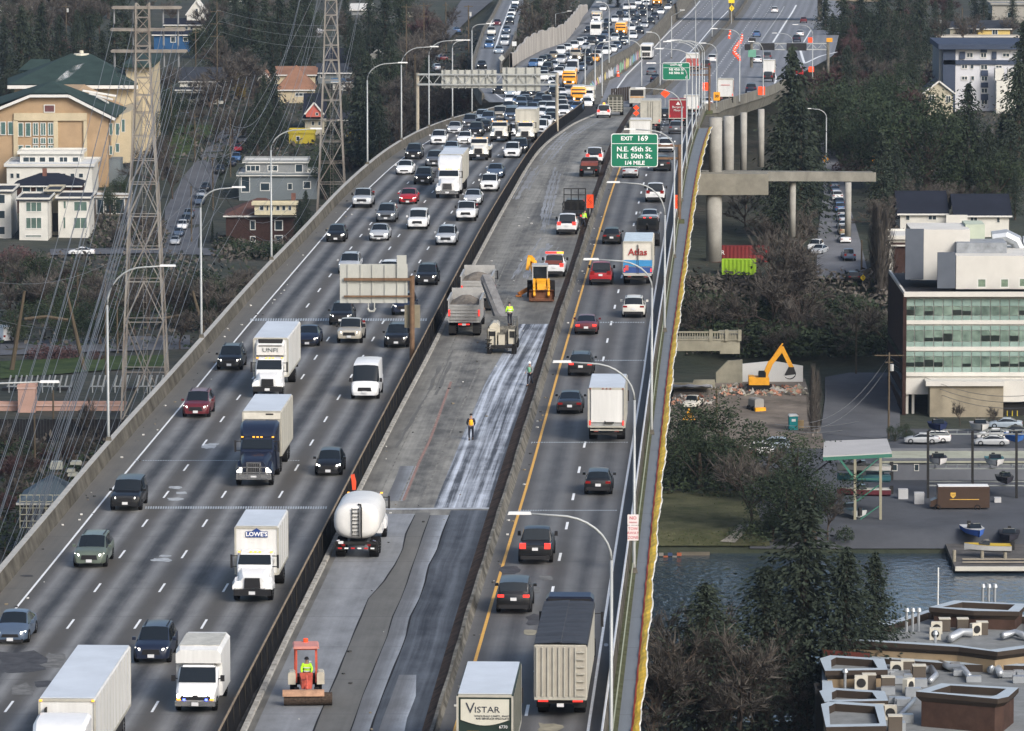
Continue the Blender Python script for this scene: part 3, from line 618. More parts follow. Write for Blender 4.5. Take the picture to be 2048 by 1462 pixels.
def make_car(kind,lod):
 L,W,body,gl=loft_car(kind);name={'suv':'suv','boxsuv':'suv','hatch':'hatchback','sedan':'sedan_car','pickup':'pickup_truck','van':'white_van','minivan':'minivan'}[kind]
 root=empty(name);R=W/2
 b=finish_smooth(body.build('body',PAINT['white'],root));g=finish_smooth(gl.build('windows',Mglass,root),50)
 if kind=='pickup' and lod==0:
  m=MB();m.box(0,-.305*L,1.15,R*1.5,.36*L,.05);m.build('cargo_bed',Mtrim,root)
 big=kind in('pickup','van');wr=.39 if big else.35
 for s in(-1,1):
  for y in(-.29*L,.31*L):
   add_wheel(root,s*(R-.11),y,wr,.25,rim=(lod==0))
 zh={'sedan':.66,'suv':.83,'boxsuv':.9,'hatch':.72,'pickup':.98,'van':.96,'minivan':.82}[kind]
 for s in(-1,1):
  m=MB();x0=s*R*.60;x1=s*R*.885
  m.hexa([(x0,L*.455,zh-.07),(x1,L*.40,zh-.05),(x1,L*.452,zh-.06),(x0,L*.503,zh-.09),(x0,L*.455,zh+.03),(x1,L*.40,zh+.07),(x1,L*.452,zh+.05),(x0,L*.498,zh+.01)])
  m.build('headlight',Mheadon,root)
  zt=zh+.14 if kind!='sedan' else.80
  m=MB();m.box(s*R*.72,-L*.488,zt,R*.36,.16,.15 if not big else.32);m.build('tail_light',Mtail,root)
 if lod==0:
  m=MB();m.box(0,L*.49,zh-.17,R*1.0,.13,.26 if kind!='sedan' else.16,tx=.9);m.box(0,L*.485,zh-.44,R*1.5,.14,.17);m.build('grille',Mtrim,root)
  m=MB();m.box(0,-L*.49,.45,R*1.7,.12,.22);m.build('rear_bumper',Mtrim,root)
  for nm,y,z in(('front_plate',L*.515,zh-.36),('rear_plate',-L*.507,zh-.03 if kind!='suv' else.78)):
   m=MB();m.box(0,y,z,.34,.03,.17);m.build('license_plate',Mplate,root)
  for s in(-1,1):
   m=MB();yy=.17*L if kind!='van' else.3*L;zz={'sedan':1.0,'suv':1.12,'boxsuv':1.17,'hatch':1.03,'pickup':1.3,'van':1.35,'minivan':1.08}[kind]
   m.box(s*(R+.09),yy,zz,.2,.14,.16 if not big else.28,tx=.85);m.build('side_mirror',PAINT['white']if not big else Mtrim,root)
  if kind in('suv','boxsuv'):
   for s in(-1,1):m=MB();m.bar((s*R*.62,-.36*L,1.70),(s*R*.62,.04*L,1.70),.04);m.build('roof_rail',Mtrim,root)
 return root
def car(kind,colour,pos,rz,label,group=None,lod=0,lights=True,rear_on=False,name=None,sc=1.0,roof=None):
 key=(kind,lod)
 if key not in PROTO:
  PROTO[key]=make_car(kind,lod);index_kids();PROTO_USED.add(key);root=PROTO[key];first=True
  PROTO[key]=root
  c=copy_tree(root)
  TEMP.append(root)
 else:c=copy_tree(PROTO[key])
 index_add(c)
 nm={'suv':'suv','boxsuv':'suv','hatch':'hatchback','sedan':'sedan_car','pickup':'pickup_truck','van':'passenger_van','minivan':'minivan'}[kind]
 c.name=name or nm
 c.location=pos;c.rotation_euler=(0,0,rz);c.scale=(sc,sc,sc)
 if 'label' in c:del c['label']
 cat={'suv':'suv','boxsuv':'suv','hatch':'car','sedan':'car','pickup':'pickup truck','van':'van','minivan':'minivan'}[kind]
 tag(c,label,cat,group)
 for k in COPIED:
  b=k.name.split('.')[0]
  if b=='body':setmat(k,PAINT[colour])
  elif b=='side_mirror' and kind not in('pickup','van'):setmat(k,PAINT[colour])
  elif b=='headlight' and not lights:setmat(k,Mheadoff)
  elif b=='tail_light' and rear_on:setmat(k,Mtailon)
 return c
PROTO_USED=set();TEMP=[];COPIED=[]
def index_add(c):pass
def copy_tree(o,parent=None,top=True):
 if top:COPIED.clear()
 c=o.copy();COL.objects.link(c)
 if parent is not None:c.parent=parent;COPIED.append(c)
 for ch in KIDS.get(o.name,[]):copy_tree(ch,c,False)
 return c
def southX(p):return-MRdir(p.y)
def rz_south(p,ln=None):return math.pi-(ln or WL).ang(p.y)
def rz_north(p,ln=None):return-(ln or YL).ang(p.y)
def lane_rz(p,fwd):
 ln=D3 if p.y<800 and fwd<0 else(MR if fwd<0 else(YL if p.y<800 else FD))
 return-ln.ang(p.y)+(0 if fwd>0 else math.pi)
def place(x,y,f,fwd,half,rz=None):
 p=PF(x,y,f);a=lane_rz(p,fwd)if rz is None else rz;hd=Vector((-math.sin(a),math.cos(a)))
 k=1 if hd.y>0 else-1
 p.x+=hd.x*k*half;p.y+=hd.y*k*half;p.z=f(p.y,p.x)+.01
 return p,a
SB='vehicles driving south on the left deck'
NB='vehicles driving north on the right deck'
L0=[('sedan','slate',20,1290,'slate blue sedan cut by the left edge of the photo'),('suv','green',178,1138,'grey green crossover with headlights on in the outer left lane'),('boxsuv','black',250,1024,'black boxy suv with bright headlights on the slotted joint by the left edge line'),('suv','maroon',391,837,'dark red crossover beside the left edge line below the lamp post'),('suv','black',458,742,'black crossover alone to the left of the food company truck'),('suv','navy',302,1330,'navy blue crossover between the long white trailer and the small box van'),('hatch','black',656,953,'small black crossover with low round lamps next to the dark semi truck'),('sedan','navy',614,694,'dark blue sedan half hidden behind the rear of the food company truck'),('pickup','champagne',698,689,'champagne pickup truck with yellow lit headlamps below the back of the sign board'),('suv','black',792,697,'black suv with slim lamps driving just left of the rusty sign post'),('van','white',729,801,'white passenger van with a high roof alone in the lane beside the median screen'),('suv','black',681,652,'black suv with a lit left lamp directly behind the champagne pickup'),('suv','navy',806,632,'dark blue suv mostly hidden behind the rusty sign post'),('suv','black',852,572,'black suv with four yellow lit lamps right of the sign board'),('suv','silver',697,549,'silver suv with dark windshield partly behind the upper left of the sign board'),('suv','white',776,566,'white suv whose roof shows above the sign board'),('hatch','black',671,485,'black hatchback riding on the left edge line'),('sedan','silver',757,483,'silver muscle sedan right of the black hatchback'),('boxsuv','white',834,460,'white boxy crossover in the middle lane behind the silver muscle sedan'),('suv','silver',891,492,'silver crossover in the lane beside the black median screen'),('pickup','white',931,444,'white pickup truck with a black lower front next to the median screen'),('suv','grey',771,446,'dark grey suv behind the silver muscle sedan'),('sedan','red',815,409,'bright red sedan between the silver pickup and the white semi truck'),('pickup','silver',723,417,'silver pickup truck with a ladder rack on the left edge line'),('sedan','silver',944,411,'silver sedan right of the white semi truck'),('suv','white',977,384,'white crossover by the median screen behind the silver sedan'),('sedan','slate',989,357,'dark slate sedan with round lit lamps near the median screen'),('sedan','white',808,350,'white electric sedan in the outer left lane'),('suv','black',845,370,'black suv with one yellow lamp left of the white semi truck'),('suv','black',826,319,'black crossover against the left parapet ahead of the white electric sedan'),]
for k,c_,x,y,lb in L0:
 Lk=PROF[k][0];p,a=place(x,y,zjam,-1,Lk*.5);car(k,c_,p,a,lb,SB,lights=(k,c_)not in(('hatch','x'),))
R0_=[('pickup','black',1070,1131,'black pickup truck with closed bed cover below the lamp arm',1),('boxsuv','black',1027,1230,'black suv with wide red tail lamps beside the yellow edge line',1),('hatch','black',1196,992,'black fastback car below the white box truck',0),('sedan','black',1139,830,'black sedan with a sloping trunk next to the white box truck',0),('suv','black',1161,754,'black suv with roof rails beside the yellow edge line',1),('sedan','maroon',1172,671,'dark maroon sedan with lit tail lamps beside the yellow edge line',1),('suv','warmwhite',1267,637,'pale silver suv directly below the white and blue moving truck',0),('pickup','red',1201,572,'red pickup truck with a black tonneau left of the moving truck',0),('hatch','black',1223,490,'black hatchback below the yellow line left of the moving truck',0),('sedan','silver',1299,452,'silver sedan just ahead of the dark tow truck',0),('pickup','white',1310,406,'white pickup truck with a square tailgate near the right edge line',0),('hatch','silver',1260,357,'silver hatchback just below the large green exit sign',0),('suv','black',1324,343,'black suv right of the large green exit sign',0),('suv','white',1331,305,'white suv partly behind the rusty beam of the sign post',0),('suv','grey',1352,268,'dark grey suv behind the red box truck',0),('suv','black',1329,240,'black suv between the grey trailer and the red box truck',0),]
for k,c_,x,y,lb,on in R0_:
 p,a=place(x,y,zdeck,1,PROF[k][0]*.5);car(k,c_,p,a,lb,NB,lights=False,rear_on=bool(on))
def rbox(m,x,y,z,sx,sy,sz,mi=0,b=.06):
 """box with a small chamfer on its long top edges"""
 x0,x1,y0,y1,z0,z1=x-sx/2,x+sx/2,y-sy/2,y+sy/2,z-sz/2,z+sz/2
 sec=[(x0,z0),(x0,z1-b),(x0+b,z1),(x1-b,z1),(x1,z1-b),(x1,z0)]
 rows=[[(a,Y,c)for a,c in sec]for Y in(y0,y1)]
 m.grid(rows,mi,closed=True);m.quad(rows[0][::-1],mi);m.quad(rows[1],mi)
def loft(m,secs,mi=0,cap=True):
 m.grid(secs,mi,closed=True)
 if cap:m.quad(secs[0][::-1],mi);m.quad(secs[-1],mi)
def sec(y,w,z0,z1,ch=.1,tw=1.0):
 w/=2;return[(-w,y,z0),(-w,y,z1-ch*2),(-w*tw,y,z1-ch),(-(w*tw-ch),y,z1),(w*tw-ch,y,z1),(w*tw,y,z1-ch),(w,y,z1-ch*2),(w,y,z0)]
def text_obj(name,txt,size,mat,parent,loc,rot,extr=.01,align='CENTER',sx=1.0,bold=0.0):
 cu=bpy.data.curves.new(name,'FONT');cu.body=txt;cu.size=size;cu.align_x=align;cu.align_y='CENTER';cu.extrude=extr;cu.offset=bold;cu.resolution_u=2
 o=bpy.data.objects.new(name,cu);COL.objects.link(o)
 bpy.context.view_layer.update();dg=bpy.context.evaluated_depsgraph_get();me=bpy.data.meshes.new_from_object(o.evaluated_get(dg))
 bpy.data.objects.remove(o);me.materials.clear();me.materials.append(mat)
 q=bpy.data.objects.new(name,me);COL.objects.link(q);q.parent=parent;q.location=loc;q.rotation_euler=rot;q.scale=(sx,1,1)
 return q
FRONT_T=(math.pi/2,0,math.pi)
BACK_T=(math.pi/2,0,0)
SIDE_T=(math.pi/2,0,math.pi/2)
def cab_conventional(root,y0,pm,W=2.3,hood_l=1.9,cab_l=1.9,z0=.75,zh=1.75,zr=2.75,sleeper=0,zs=3.6,grille=Mtrim,chrome=False):
 """y0 = front of bumper; builds hood, cab, windshield backwards"""
 m=MB();yh=y0-.15;yw=y0-hood_l
 loft(m,[sec(yh,W*.62,z0,zh-.22,.12,.9),sec(yh-.3,W*.74,z0,zh-.06,.14,.9),sec(yw+.1,W*.84,z0-.1,zh+.12,.12,.92)])
 for s in(-1,1):
  loft(m,[[(s*(W*.36+a),yy,zz)for a,zz in q]for yy,q in((yh-.02,[(-.08,z0),(-.08,z0+.32),(.22,z0+.38),(.34,z0+.2),(.34,z0)]),(yh-.75,[(-.1,z0),(-.1,zh-.2),(.26,zh-.35),(.4,zh-.6),(.4,z0)]),(yh-1.45,[(-.1,z0-.2),(-.1,zh-.25),(.2,zh-.45),(.36,zh-.75),(.36,z0-.2)]))])
 finish_smooth(m.build('hood',pm,root),30)
 m=MB();yb=yw-cab_l
 loft(m,[sec(yw+.12,W*.86,z0-.15,zh+.14,.08),sec(yw-.08,W*.92,z0-.2,zh+.28,.08),sec(yw-.55,W*.92,z0-.2,zr-.1,.12,.93),sec(yw-.9,W*.92,z0-.2,zr,.12,.93),sec(yb,W*.92,z0-.2,zr,.12,.93)])
 if sleeper:
  loft(m,[sec(yw-.62,W*.88,zr-.5,zr+.05,.1),sec(yw-.9,W*.96,zr-.6,zr+(zs-zr)*.55,.15),sec(yw-1.7,W*1.03,z0-.2,zs,.16),sec(yb-sleeper,W*1.03,z0-.2,zs+.1,.16)])
 finish_smooth(m.build('cab',pm,root),30)
 m=MB();e=.03
 a0,a1,z1_,z2_=yw-.08+e,yw-.55+e,zh+.30,zr-.16
 m.hexa([(-W*.43,a0-.12,z1_),(W*.43,a0-.12,z1_),(W*.43,a0+.03,z1_),(-W*.43,a0+.03,z1_),(-W*.40,a1-.12,z2_),(W*.40,a1-.12,z2_),(W*.40,a1+.04,z2_),(-W*.40,a1+.04,z2_)])
 m.build('windshield',Mglass,root)
 for s in(-1,1):
  m=MB();m.hexa([(s*W*x,y,z)for x,y,z in((.44,yw-.35,zh+.22),(.468,yw-.35,zh+.22),(.468,yw-1.35,zh+.22),(.44,yw-1.35,zh+.22),(.44,yw-.72,zr-.3),(.452,yw-.72,zr-.3),(.452,yw-1.35,zr-.3),(.44,yw-1.35,zr-.3))]);m.build('side_window',Mglass,root)
  m=MB();m.box(s*(W/2+.22),yw-.15,zh+.45,.12,.1,.75);m.bar((s*W*.44,yw-.2,zh+.75),(s*(W/2+.22),yw-.15,zh+.75),.05);m.bar((s*W*.44,yw-.2,zh+.15),(s*(W/2+.22),yw-.15,zh+.15),.05);m.build('side_mirror',Mtrim,root)
  m=MB();m.hexa([(s*x,y,z)for x,y,z in((W*.33,yh-.02,z0+.1),(W*.47,yh-.12,z0+.1),(W*.47,yh+.03,z0+.12),(W*.33,yh+.07,z0+.12),(W*.33,yh-.1,z0+.42),(W*.46,yh-.25,z0+.36),(W*.46,yh-.08,z0+.34),(W*.33,yh+.02,z0+.4))]);m.build('headlight',Mheadon,root)
 m=MB();m.box(0,yh+.05,(z0+zh)/2-.08,W*.42,.12,(zh-z0)*.62,tx=.92)
 if chrome:
  m.build('grille_frame',Mchrome,root);m=MB();m.box(0,yh+.12,(z0+zh)/2-.08,W*.36,.04,(zh-z0)*.52,tx=.92)
  for i in range(7):m.box(-W*.15+i*W*.05,yh+.15,(z0+zh)/2-.08,.03,.02,(zh-z0)*.5,mi=1)
 g=m.build('grille',[grille,Mchrome],root)
 m=MB();m.box(0,y0-.02,z0-.13,W*.97,.3,.36,tx=.97);m.build('bumper',Mtrim if not chrome else Mchrome,root)
 m=MB();m.box(0,y0+.15,z0-.15,.35,.03,.18);m.build('license_plate',Mplate,root)
 for i in range(5):
  m=MB();m.box((i-2)*.25 if abs(i-2)<2 else(i-2)*W*.21,yw-.62,zr-.02,.14,.1,.07);m.build('marker_lamp',Mamber,root)
 for s in(-1,1):
  add_wheel(root,s*(W/2-.14),y0-1.0,.5,.3)
 return yb-(sleeper or 0)
def chassis(root,y0,y1,z=.85,w=.9):
 m=MB();m.box(0,(y0+y1)/2,z,w,y1-y0,.22);m.build('chassis',Mchas,root)
def dual(root,y,W=2.4,r=.5):
 for s in(-1,1):add_wheel(root,s*(W/2-.3),y,r,.56)
def cargo(root,y0,y1,z0,z1,W=2.5,mat=None,roofm=None,frame=None,doors=True,nm='cargo_box',b=.05):
 m=MB();rbox(m,0,(y0+y1)/2,(z0+z1)/2,W,y1-y0,z1-z0-.03,b=b);bx=m.build(nm,mat or Mbox,root)
 m=MB();m.box(0,(y0+y1)/2,z1+.012,W-.12,y1-y0-.06,.03);m.build('roof_panel',roofm or Mboxroof,bx)
 m=MB();fr=frame or Malu
 for y in(y0,y1):
  d=-.02 if y==y0 else.02
  for s in(-1,1):m.box(s*(W/2-.03),y+d,(z0+z1)/2-.04,.1,.06,z1-z0-.1)
  m.box(0,y+d,z1-.08,W-.14,.06,.13);m.box(0,y+d,z0+.05,W-.14,.06,.12)
 for s in(-1,1):
  for i in range(1,int((y1-y0)/1.2)):m.box(s*W/2,y0+i*1.2,(z0+z1)/2,.025,.05,z1-z0-.3)
  m.box(s*W/2,(y0+y1)/2,z0+.08,.05,y1-y0-.1,.14)
 m.build('corner_frame',fr,bx)
 return bx
def truck_pos(root,x,y,f,fwd,front_y,back_y,label,cat,group,name=None):
 """x,y = pixel of the nearest wheels' contact; local coordinate of that edge = front_y (south) or back_y (north)"""
 p=PF(x,y,f);a=lane_rz(p,fwd);hd=Vector((-math.sin(a),math.cos(a)));e=front_y if fwd<0 else back_y
 root.location=(p.x-hd.x*e,p.y-hd.y*e,f(p.y,p.x)+.01);
 zz=f(p.y-hd.y*e,p.x);root.location.z=zz+.01
 q=f(root.location.y+6,root.location.x)-f(root.location.y-6,root.location.x)
 root.rotation_euler=(math.atan2(q,12)*(1 if fwd>0 else-1),0,a)
 return tag(root,label,cat,group)
t=empty('semi_truck')
cb=cargo(t,-14.3,-.2,1.15,4.1,2.6,Mbox,Mboxroof)
cab_conventional(t,6.2,PAINT['white'],2.4,2.2,1.7,.8,1.9,2.9,1.6,3.5,chrome=True);chassis(t,-3.5,5.5)
for y in(0.2,-1.1):dual(t,y)
for y in(-11.2,-12.5):dual(t,y)
m=MB();m.box(.95,.05,2.6,.07,.5,2.2);m.build('coil_hose',Mchas,t)
m=MB();m.bar((-1.28,-11,.9),(-1.28,-5,.9),.04,.5);m.bar((1.28,-11,.9),(1.28,-5,.9),.04,.5);m.build('side_skirt',Mchas,t)
m=MB()
for s in(-1,1):m.box(s*1.2,-.14,4.0,.12,.08,.08)
m.build('marker_lamp',Mamber,cb)
p=P(80,1392,4.1);q=P(265,1398,4.1)
pr_=P(250,1283,4.1)
a=math.pi-D1.ang(280);hd=Vector((-math.sin(a),math.cos(a)))
fc=P(134,1397,4.1)
t.location=(fc.x-hd.x*-.2,fc.y-hd.y*-.2,0.01);t.rotation_euler=(0,0,a)
tag(t,'long plain white semi trailer cut by the bottom left corner of the photo','semi truck',SB)
t=empty('box_van');L,W,body,gl=loft_car('van')
st=PROF['van'][3]
m=MB();rbox(m,0,-1.6,1.75,2.3,4.0,2.5,b=.2);loft(m,[sec(.35,2.3,2.15,3.0,.18),sec(.9,2.25,2.2,2.85,.2)]);b_=finish_smooth(m.build('box_body',Mbox,t),30)
m=MB();m.box(0,-1.4,3.01,2.0,3.6,.03);m.build('roof_panel',Mboxdirty,b_)
m=MB();loft(m,[sec(.3,2.0,.5,2.15,.15,.9),sec(.9,2.0,.5,2.1,.15,.9),sec(1.55,2.02,.5,1.35,.12),sec(2.3,1.95,.5,1.12,.12),sec(2.5,1.8,.5,.95,.1)]);finish_smooth(m.build('cab',PAINT['white'],t),30)
m=MB();m.hexa([(-.86,.80,2.02),(.86,.80,2.02),(.86,.98,2.02),(-.86,.98,2.02),(-.93,1.35,1.36),(.93,1.35,1.36),(.93,1.58,1.36),(-.93,1.58,1.36)][4:]+[(-.86,.80,2.02),(.86,.80,2.02),(.86,.98,2.02),(-.86,.98,2.02)]);m.build('windshield',Mglass,t)
m=MB();m.box(0,2.52,.76,1.5,.1,.2);m.build('grille',Mtrim,t)
m=MB();m.box(0,2.56,.48,2.0,.22,.24);m.build('bumper',Mchrome,t)
m=MB();m.box(0,2.69,.47,.34,.03,.18);m.build('license_plate',Mplate,t)
for s in(-1,1):
 m=MB();m.box(s*.78,2.5,.84,.26,.12,.16);m.build('headlight',Mheadon,t)
 m=MB();m.box(s*.36,2.56,.9,.42,.1,.12);m.build('strobe_lamp',Mheadon,t)
 m=MB();m.box(s*.55,2.6,.68,.12,.08,.09);m.build('blue_lamp',M('blue_strobe',(.1,.15,1),.3,var=0,emit=4),t)
 m=MB();m.box(s*.82,2.57,.68,.2,.06,.07);m.build('amber_lamp',Mamber,t)
 m=MB();m.box(s*1.22,1.15,1.5,.2,.12,.3);m.bar((s*.95,1.2,1.45),(s*1.15,1.15,1.5),.05);m.build('side_mirror',Mtrim,t)
 add_wheel(t,s*.9,1.75,.38,.24);add_wheel(t,s*.92,-2.2,.38,.4)
chassis(t,-3.4,2.2,.6)
truck_pos(t,392,1424,zjam,-1,2.2,0,'small white box van with flashing white and blue lamps above its bumper','van',SB)
def box_truck(name,pm,front,boxl,boxh,label,x,y,f,fwd,boxmat=None,W=2.45,roofm=None,zr=2.55,z0=.72,group=None,doors=None,zbase=1.1,near=True):
 t=empty(name);fy=4.6;yb=cab_conventional(t,fy,pm,2.15,1.5,1.45,z0,1.62,zr);yb-=.05
 bx=cargo(t,yb-boxl,yb,zbase,boxh,W,boxmat,roofm);chassis(t,yb-boxl+.3,fy-.5)
 dual(t,yb-boxl*.62,W)
 m=MB();m.box(0,yb-boxl-.12,.72,W*.86,.14,.16);m.build('rear_bumper',Mchas,t)
 for s in(-1,1):
  m=MB();m.box(s*W*.36,yb-boxl-.1,.95,.32,.08,.13);m.build('tail_light',Mtail,t)
 truck_pos(t,x,y,f,fwd,fy-.5,yb-boxl*.62-.5,label,'truck',group)
 return t,bx,yb,boxl
t,bx,yb,bl=box_truck('box_truck',PAINT['white'],0,6.2,3.85,'white box truck with a blue store name badge above the cab',506,1203,zjam,-1,group=SB)
m=MB();n_=len(m.v);sgn=[(-.62,0),(.62,0),(.62,.34),(.28,.34),(0,.52),(-.28,.34),(-.62,.34)]
m.quad([(-a,yb+.06,3.22+b)for a,b in sgn]);bd=m.build('badge',M('store_blue',(.02,.05,.19),.5,var=0),bx)
text_obj('lettering',"LOWE'S",.33,M('white_letter',(.75,.76,.76),.5,var=0),bx,(0,yb+.065,3.39),FRONT_T,sx=1.05,bold=.008)
m=MB();m.quad([(1.232,yb-2+.9*math.cos(k*.6)*(1.5 if k%2 else 1),2.6+.9*math.sin(k*.6))for k in range(10)]);m.build('side_graphic',M('dark_graphic',(.05,.055,.06),.6),bx)
def semi(label,x,y,f,pm,W=2.35,chrome=True,tl=12.5,th=4.1,boxmat=None,zs=3.75,gap=.9,hood=2.3,name='semi_truck',group=SB,sleeper=1.7):
 t=empty(name);fy=7.2;yb=cab_conventional(t,fy,pm,W,hood,1.6,.8,1.85,2.85,sleeper,zs,chrome=chrome)
 y1=yb-gap;bx=cargo(t,y1-tl,y1,1.15,th,2.55,boxmat);chassis(t,y1-3.2,fy-.5)
 for y_ in(yb-.5,yb-1.8):dual(t,y_)
 for y_ in(y1-tl+1.6,y1-tl+2.9):dual(t,y_)
 truck_pos(t,x,y,f,-1,fy-.5,0,label,'semi truck',group);return t,bx,y1
t,bx,y1=semi('dark blue semi truck with chrome bull bar pulling a dull white box trailer',509,972,zjam,PAINT['navy'],tl=8.6,boxmat=Mboxdirty,zs=3.55,sleeper=1.3)
m=MB()
for z in(.62,.95,1.3):m.bar((-1.0,7.45,z),(1.0,7.45,z),.06)
for x_ in(-1.0,-.4,.4,1.0):m.bar((x_,7.45,.5),(x_,7.45,1.35 if abs(x_)<.9 else 1.0),.06)
m.build('bull_bar',Mchrome,t)
m=MB();m.box(-.5,y1+.06,3.9,.5,.04,.1);m.build('vent',Mchas,bx)
m=MB();m.box(0,y1+.04,3.78,2.4,.05,.4);m.build('upper_front_panel',M('creamy',(.58,.56,.49),.6),bx)
t,bx,yb,bl=box_truck('box_truck',PAINT['white'],0,10.6,4.05,'white refrigerated truck with a food company name on the unit above its cab',536,795,zjam,-1,W=2.55,zr=2.7,z0=.8,group=SB,zbase=1.2)
m=MB();loft(m,[sec(yb,2.1,2.75,3.95,.1),sec(yb+.55,2.0,2.85,3.6,.1)]);ru=m.build('refrigeration_unit',Mbox,t)
m=MB();m.hexa([(-.9,yb+.1,3.62),(.9,yb+.1,3.62),(.9,yb+.2,3.98),(-.9,yb+.2,3.98),(-.85,yb+.6,3.5),(.85,yb+.6,3.5),(.85,yb+.4,3.7),(-.85,yb+.4,3.7)]);m.build('dark_vent',Mchas,ru)
text_obj('lettering','UNFI',.42,M('grey_letter',(.08,.10,.11),.5,var=0),t,(0,yb+.58,3.2),FRONT_T,sx=1.25)
t,bx,y1=semi('white semi truck with a tall smooth roof fairing and chrome grille in the middle lane',895,397,zjam,PAINT['white'],tl=9.5,zs=3.95,gap=.5,boxmat=Mboxdirty)
def far_truck(nm,pm,x,y,f,boxl,boxh,label,boxmat=None,W=2.4,fwd=-1,group='trucks in the traffic jam',hb=1.1,zr=2.5):
 t=empty(nm);fy=4.0;yb=cab_conventional(t,fy,pm,2.1,1.5,1.45,.72,1.62,zr)
 if boxl:cargo(t,yb-boxl-.05,yb-.05,hb,boxh,W,boxmat);chassis(t,yb-boxl,fy-.5);dual(t,yb-boxl*.65)
 else:chassis(t,yb-3,fy-.5);dual(t,yb-2.2)
 return truck_pos(t,x,y,f,fwd,fy-.5,yb-boxl-.05,label,'truck',group)
far_truck('flatbed_truck',PAINT['warmwhite'],957,321,zjam,4.5,1.5,'white flatbed truck with yellow lit lamps in front of the parked looking jam',hb=1.1)
far_truck('tractor_unit',PAINT['warmwhite'],998,284,zjam,5,2.0,'cream tractor truck with a black grille left of the white box truck in the jam',Mchas)
far_truck('box_truck',PAINT['warmwhite'],1050,285,zjam,6.5,4.0,'white box truck beside the median screen where the jam begins',Mboxdirty,W=2.6)
far_truck('tractor_unit',PAINT['champagne'],1150,125,zjam,4,1.6,'chrome nosed dark tractor truck deep in the jam below the lamp arms',Mchas)
far_truck('tractor_unit',PAINT['white'],1192,49,zjam,4,3.0,'white tractor truck at the top of the jam near the pale wall',Mboxdirty)
far_truck('box_truck',PAINT['white'],1174,117+94,zjam,4.5,3.0,'white cutaway truck squeezed in front of the second school bus')
def school_bus(x,y,label,c='yellow',f=zjam,fwd=-1,W=2.4):
 t=empty('school_bus');m=MB();pm=PAINT['orange']if c=='yellow' else PAINT['white']
 loft(m,[sec(4.7,1.7,.55,1.35,.12),sec(4.5,1.9,.55,1.5,.12),sec(3.6,2.1,.55,1.75,.12)]);loft(m,[sec(3.6,W,.5,2.1,.1),sec(3.3,W,.5,2.9,.3),sec(-5,W,.5,3.0,.3)]);finish_smooth(m.build('body',pm,t),30)
 m=MB();loft(m,[sec(3.2,W*.8,2.88,3.02,.05),sec(-4.9,W*.8,2.98,3.1,.05)]);m.build('roof',PAINT['white'],t)
 m=MB();m.hexa([(-1.05,3.5,1.75),(1.05,3.5,1.75),(1.05,3.68,1.75),(-1.05,3.68,1.75),(-1.05,3.3,2.55),(1.05,3.3,2.55),(1.05,3.45,2.55),(-1.05,3.45,2.55)]);m.build('windshield',Mglass,t)
 for s in(-1,1):
  m=MB();m.box(s*W/2,-.9,2.15,.04,7.8,.55);m.build('side_windows',Mglass,t)
  m=MB();m.box(s*.72,4.68,1.05,.24,.1,.22);m.build('headlight',Mheadon,t)
  add_wheel(t,s*1.0,3.9,.48,.3);add_wheel(t,s*.95,-2.8,.48,.5)
 m=MB();m.box(0,4.7,1.05,.9,.1,.4);m.box(0,4.75,.55,2.0,.15,.25);m.build('grille',Mtrim,t)
 truck_pos(t,x,y,f,fwd,4.5,0,label,'bus','school buses in the traffic jam');return t
school_bus(1138,176,'yellow school bus with a white roof in the open lane of the jam')
school_bus(1157,211,'yellow school bus half hidden by the white cutaway truck')
school_bus(1241,72,'yellow school bus with a white roof higher up in the jam')
school_bus(1313,12,'bright yellow bus at the very top of the jam beside the dark pole')
t=empty('coach_bus');m=MB();loft(m,[sec(5.5,2.4,.4,3.1,.2),sec(5.3,2.5,.4,3.3,.2),sec(-5.8,2.5,.4,3.3,.2),sec(-6,2.4,.5,3.1,.2)]);finish_smooth(m.build('body',PAINT['white'],t),30)
m=MB();m.box(0,5.52,2.2,2.1,.06,.9);m.build('windshield',Mglass,t)
for s in(-1,1):
 m=MB();m.box(s*1.25,0,2.3,.04,10,.9);m.build('side_windows',Mglass,t);add_wheel(t,s*1.05,3.5,.5,.3);add_wheel(t,s*1.0,-3.3,.5,.5)
 m=MB();m.box(s*.9,5.5,.8,.3,.06,.2);m.build('headlight',Mheadoff,t)
truck_pos(t,1192,73,zjam,-1,4,0,'white bus behind the pale wall in the outer lane of the jam','bus',None)
t=empty('city_bus');m=MB();loft(m,[sec(-6,2.4,.5,3.1,.2),sec(-5.8,2.5,.4,3.2,.2),sec(5.8,2.5,.4,3.2,.2)]);finish_smooth(m.build('body',PAINT['white'],t),30)
m=MB();m.box(0,-6.02,2.3,2.0,.06,.9);m.build('rear_window',Mglass,t)
m=MB();m.box(0,-6.03,1.1,1.7,.08,.8)
for i in range(5):m.box(-.7+i*.35,-6.1,1.1,.08,.05,.8,mi=1)
m.build('engine_grille',[Mchas,Mchrome],t)
for s in(-1,1):
 m=MB();m.box(s*1.25,0,2.2,.04,10,.8);m.build('side_windows',Mglass,t);add_wheel(t,s*1.05,3.5,.5,.3);add_wheel(t,s*1.0,-3.3,.5,.5)
truck_pos(t,1292,119,zdeck,1,0,-5.5,'white bus seen from behind alone on the far middle roadway','bus',None)
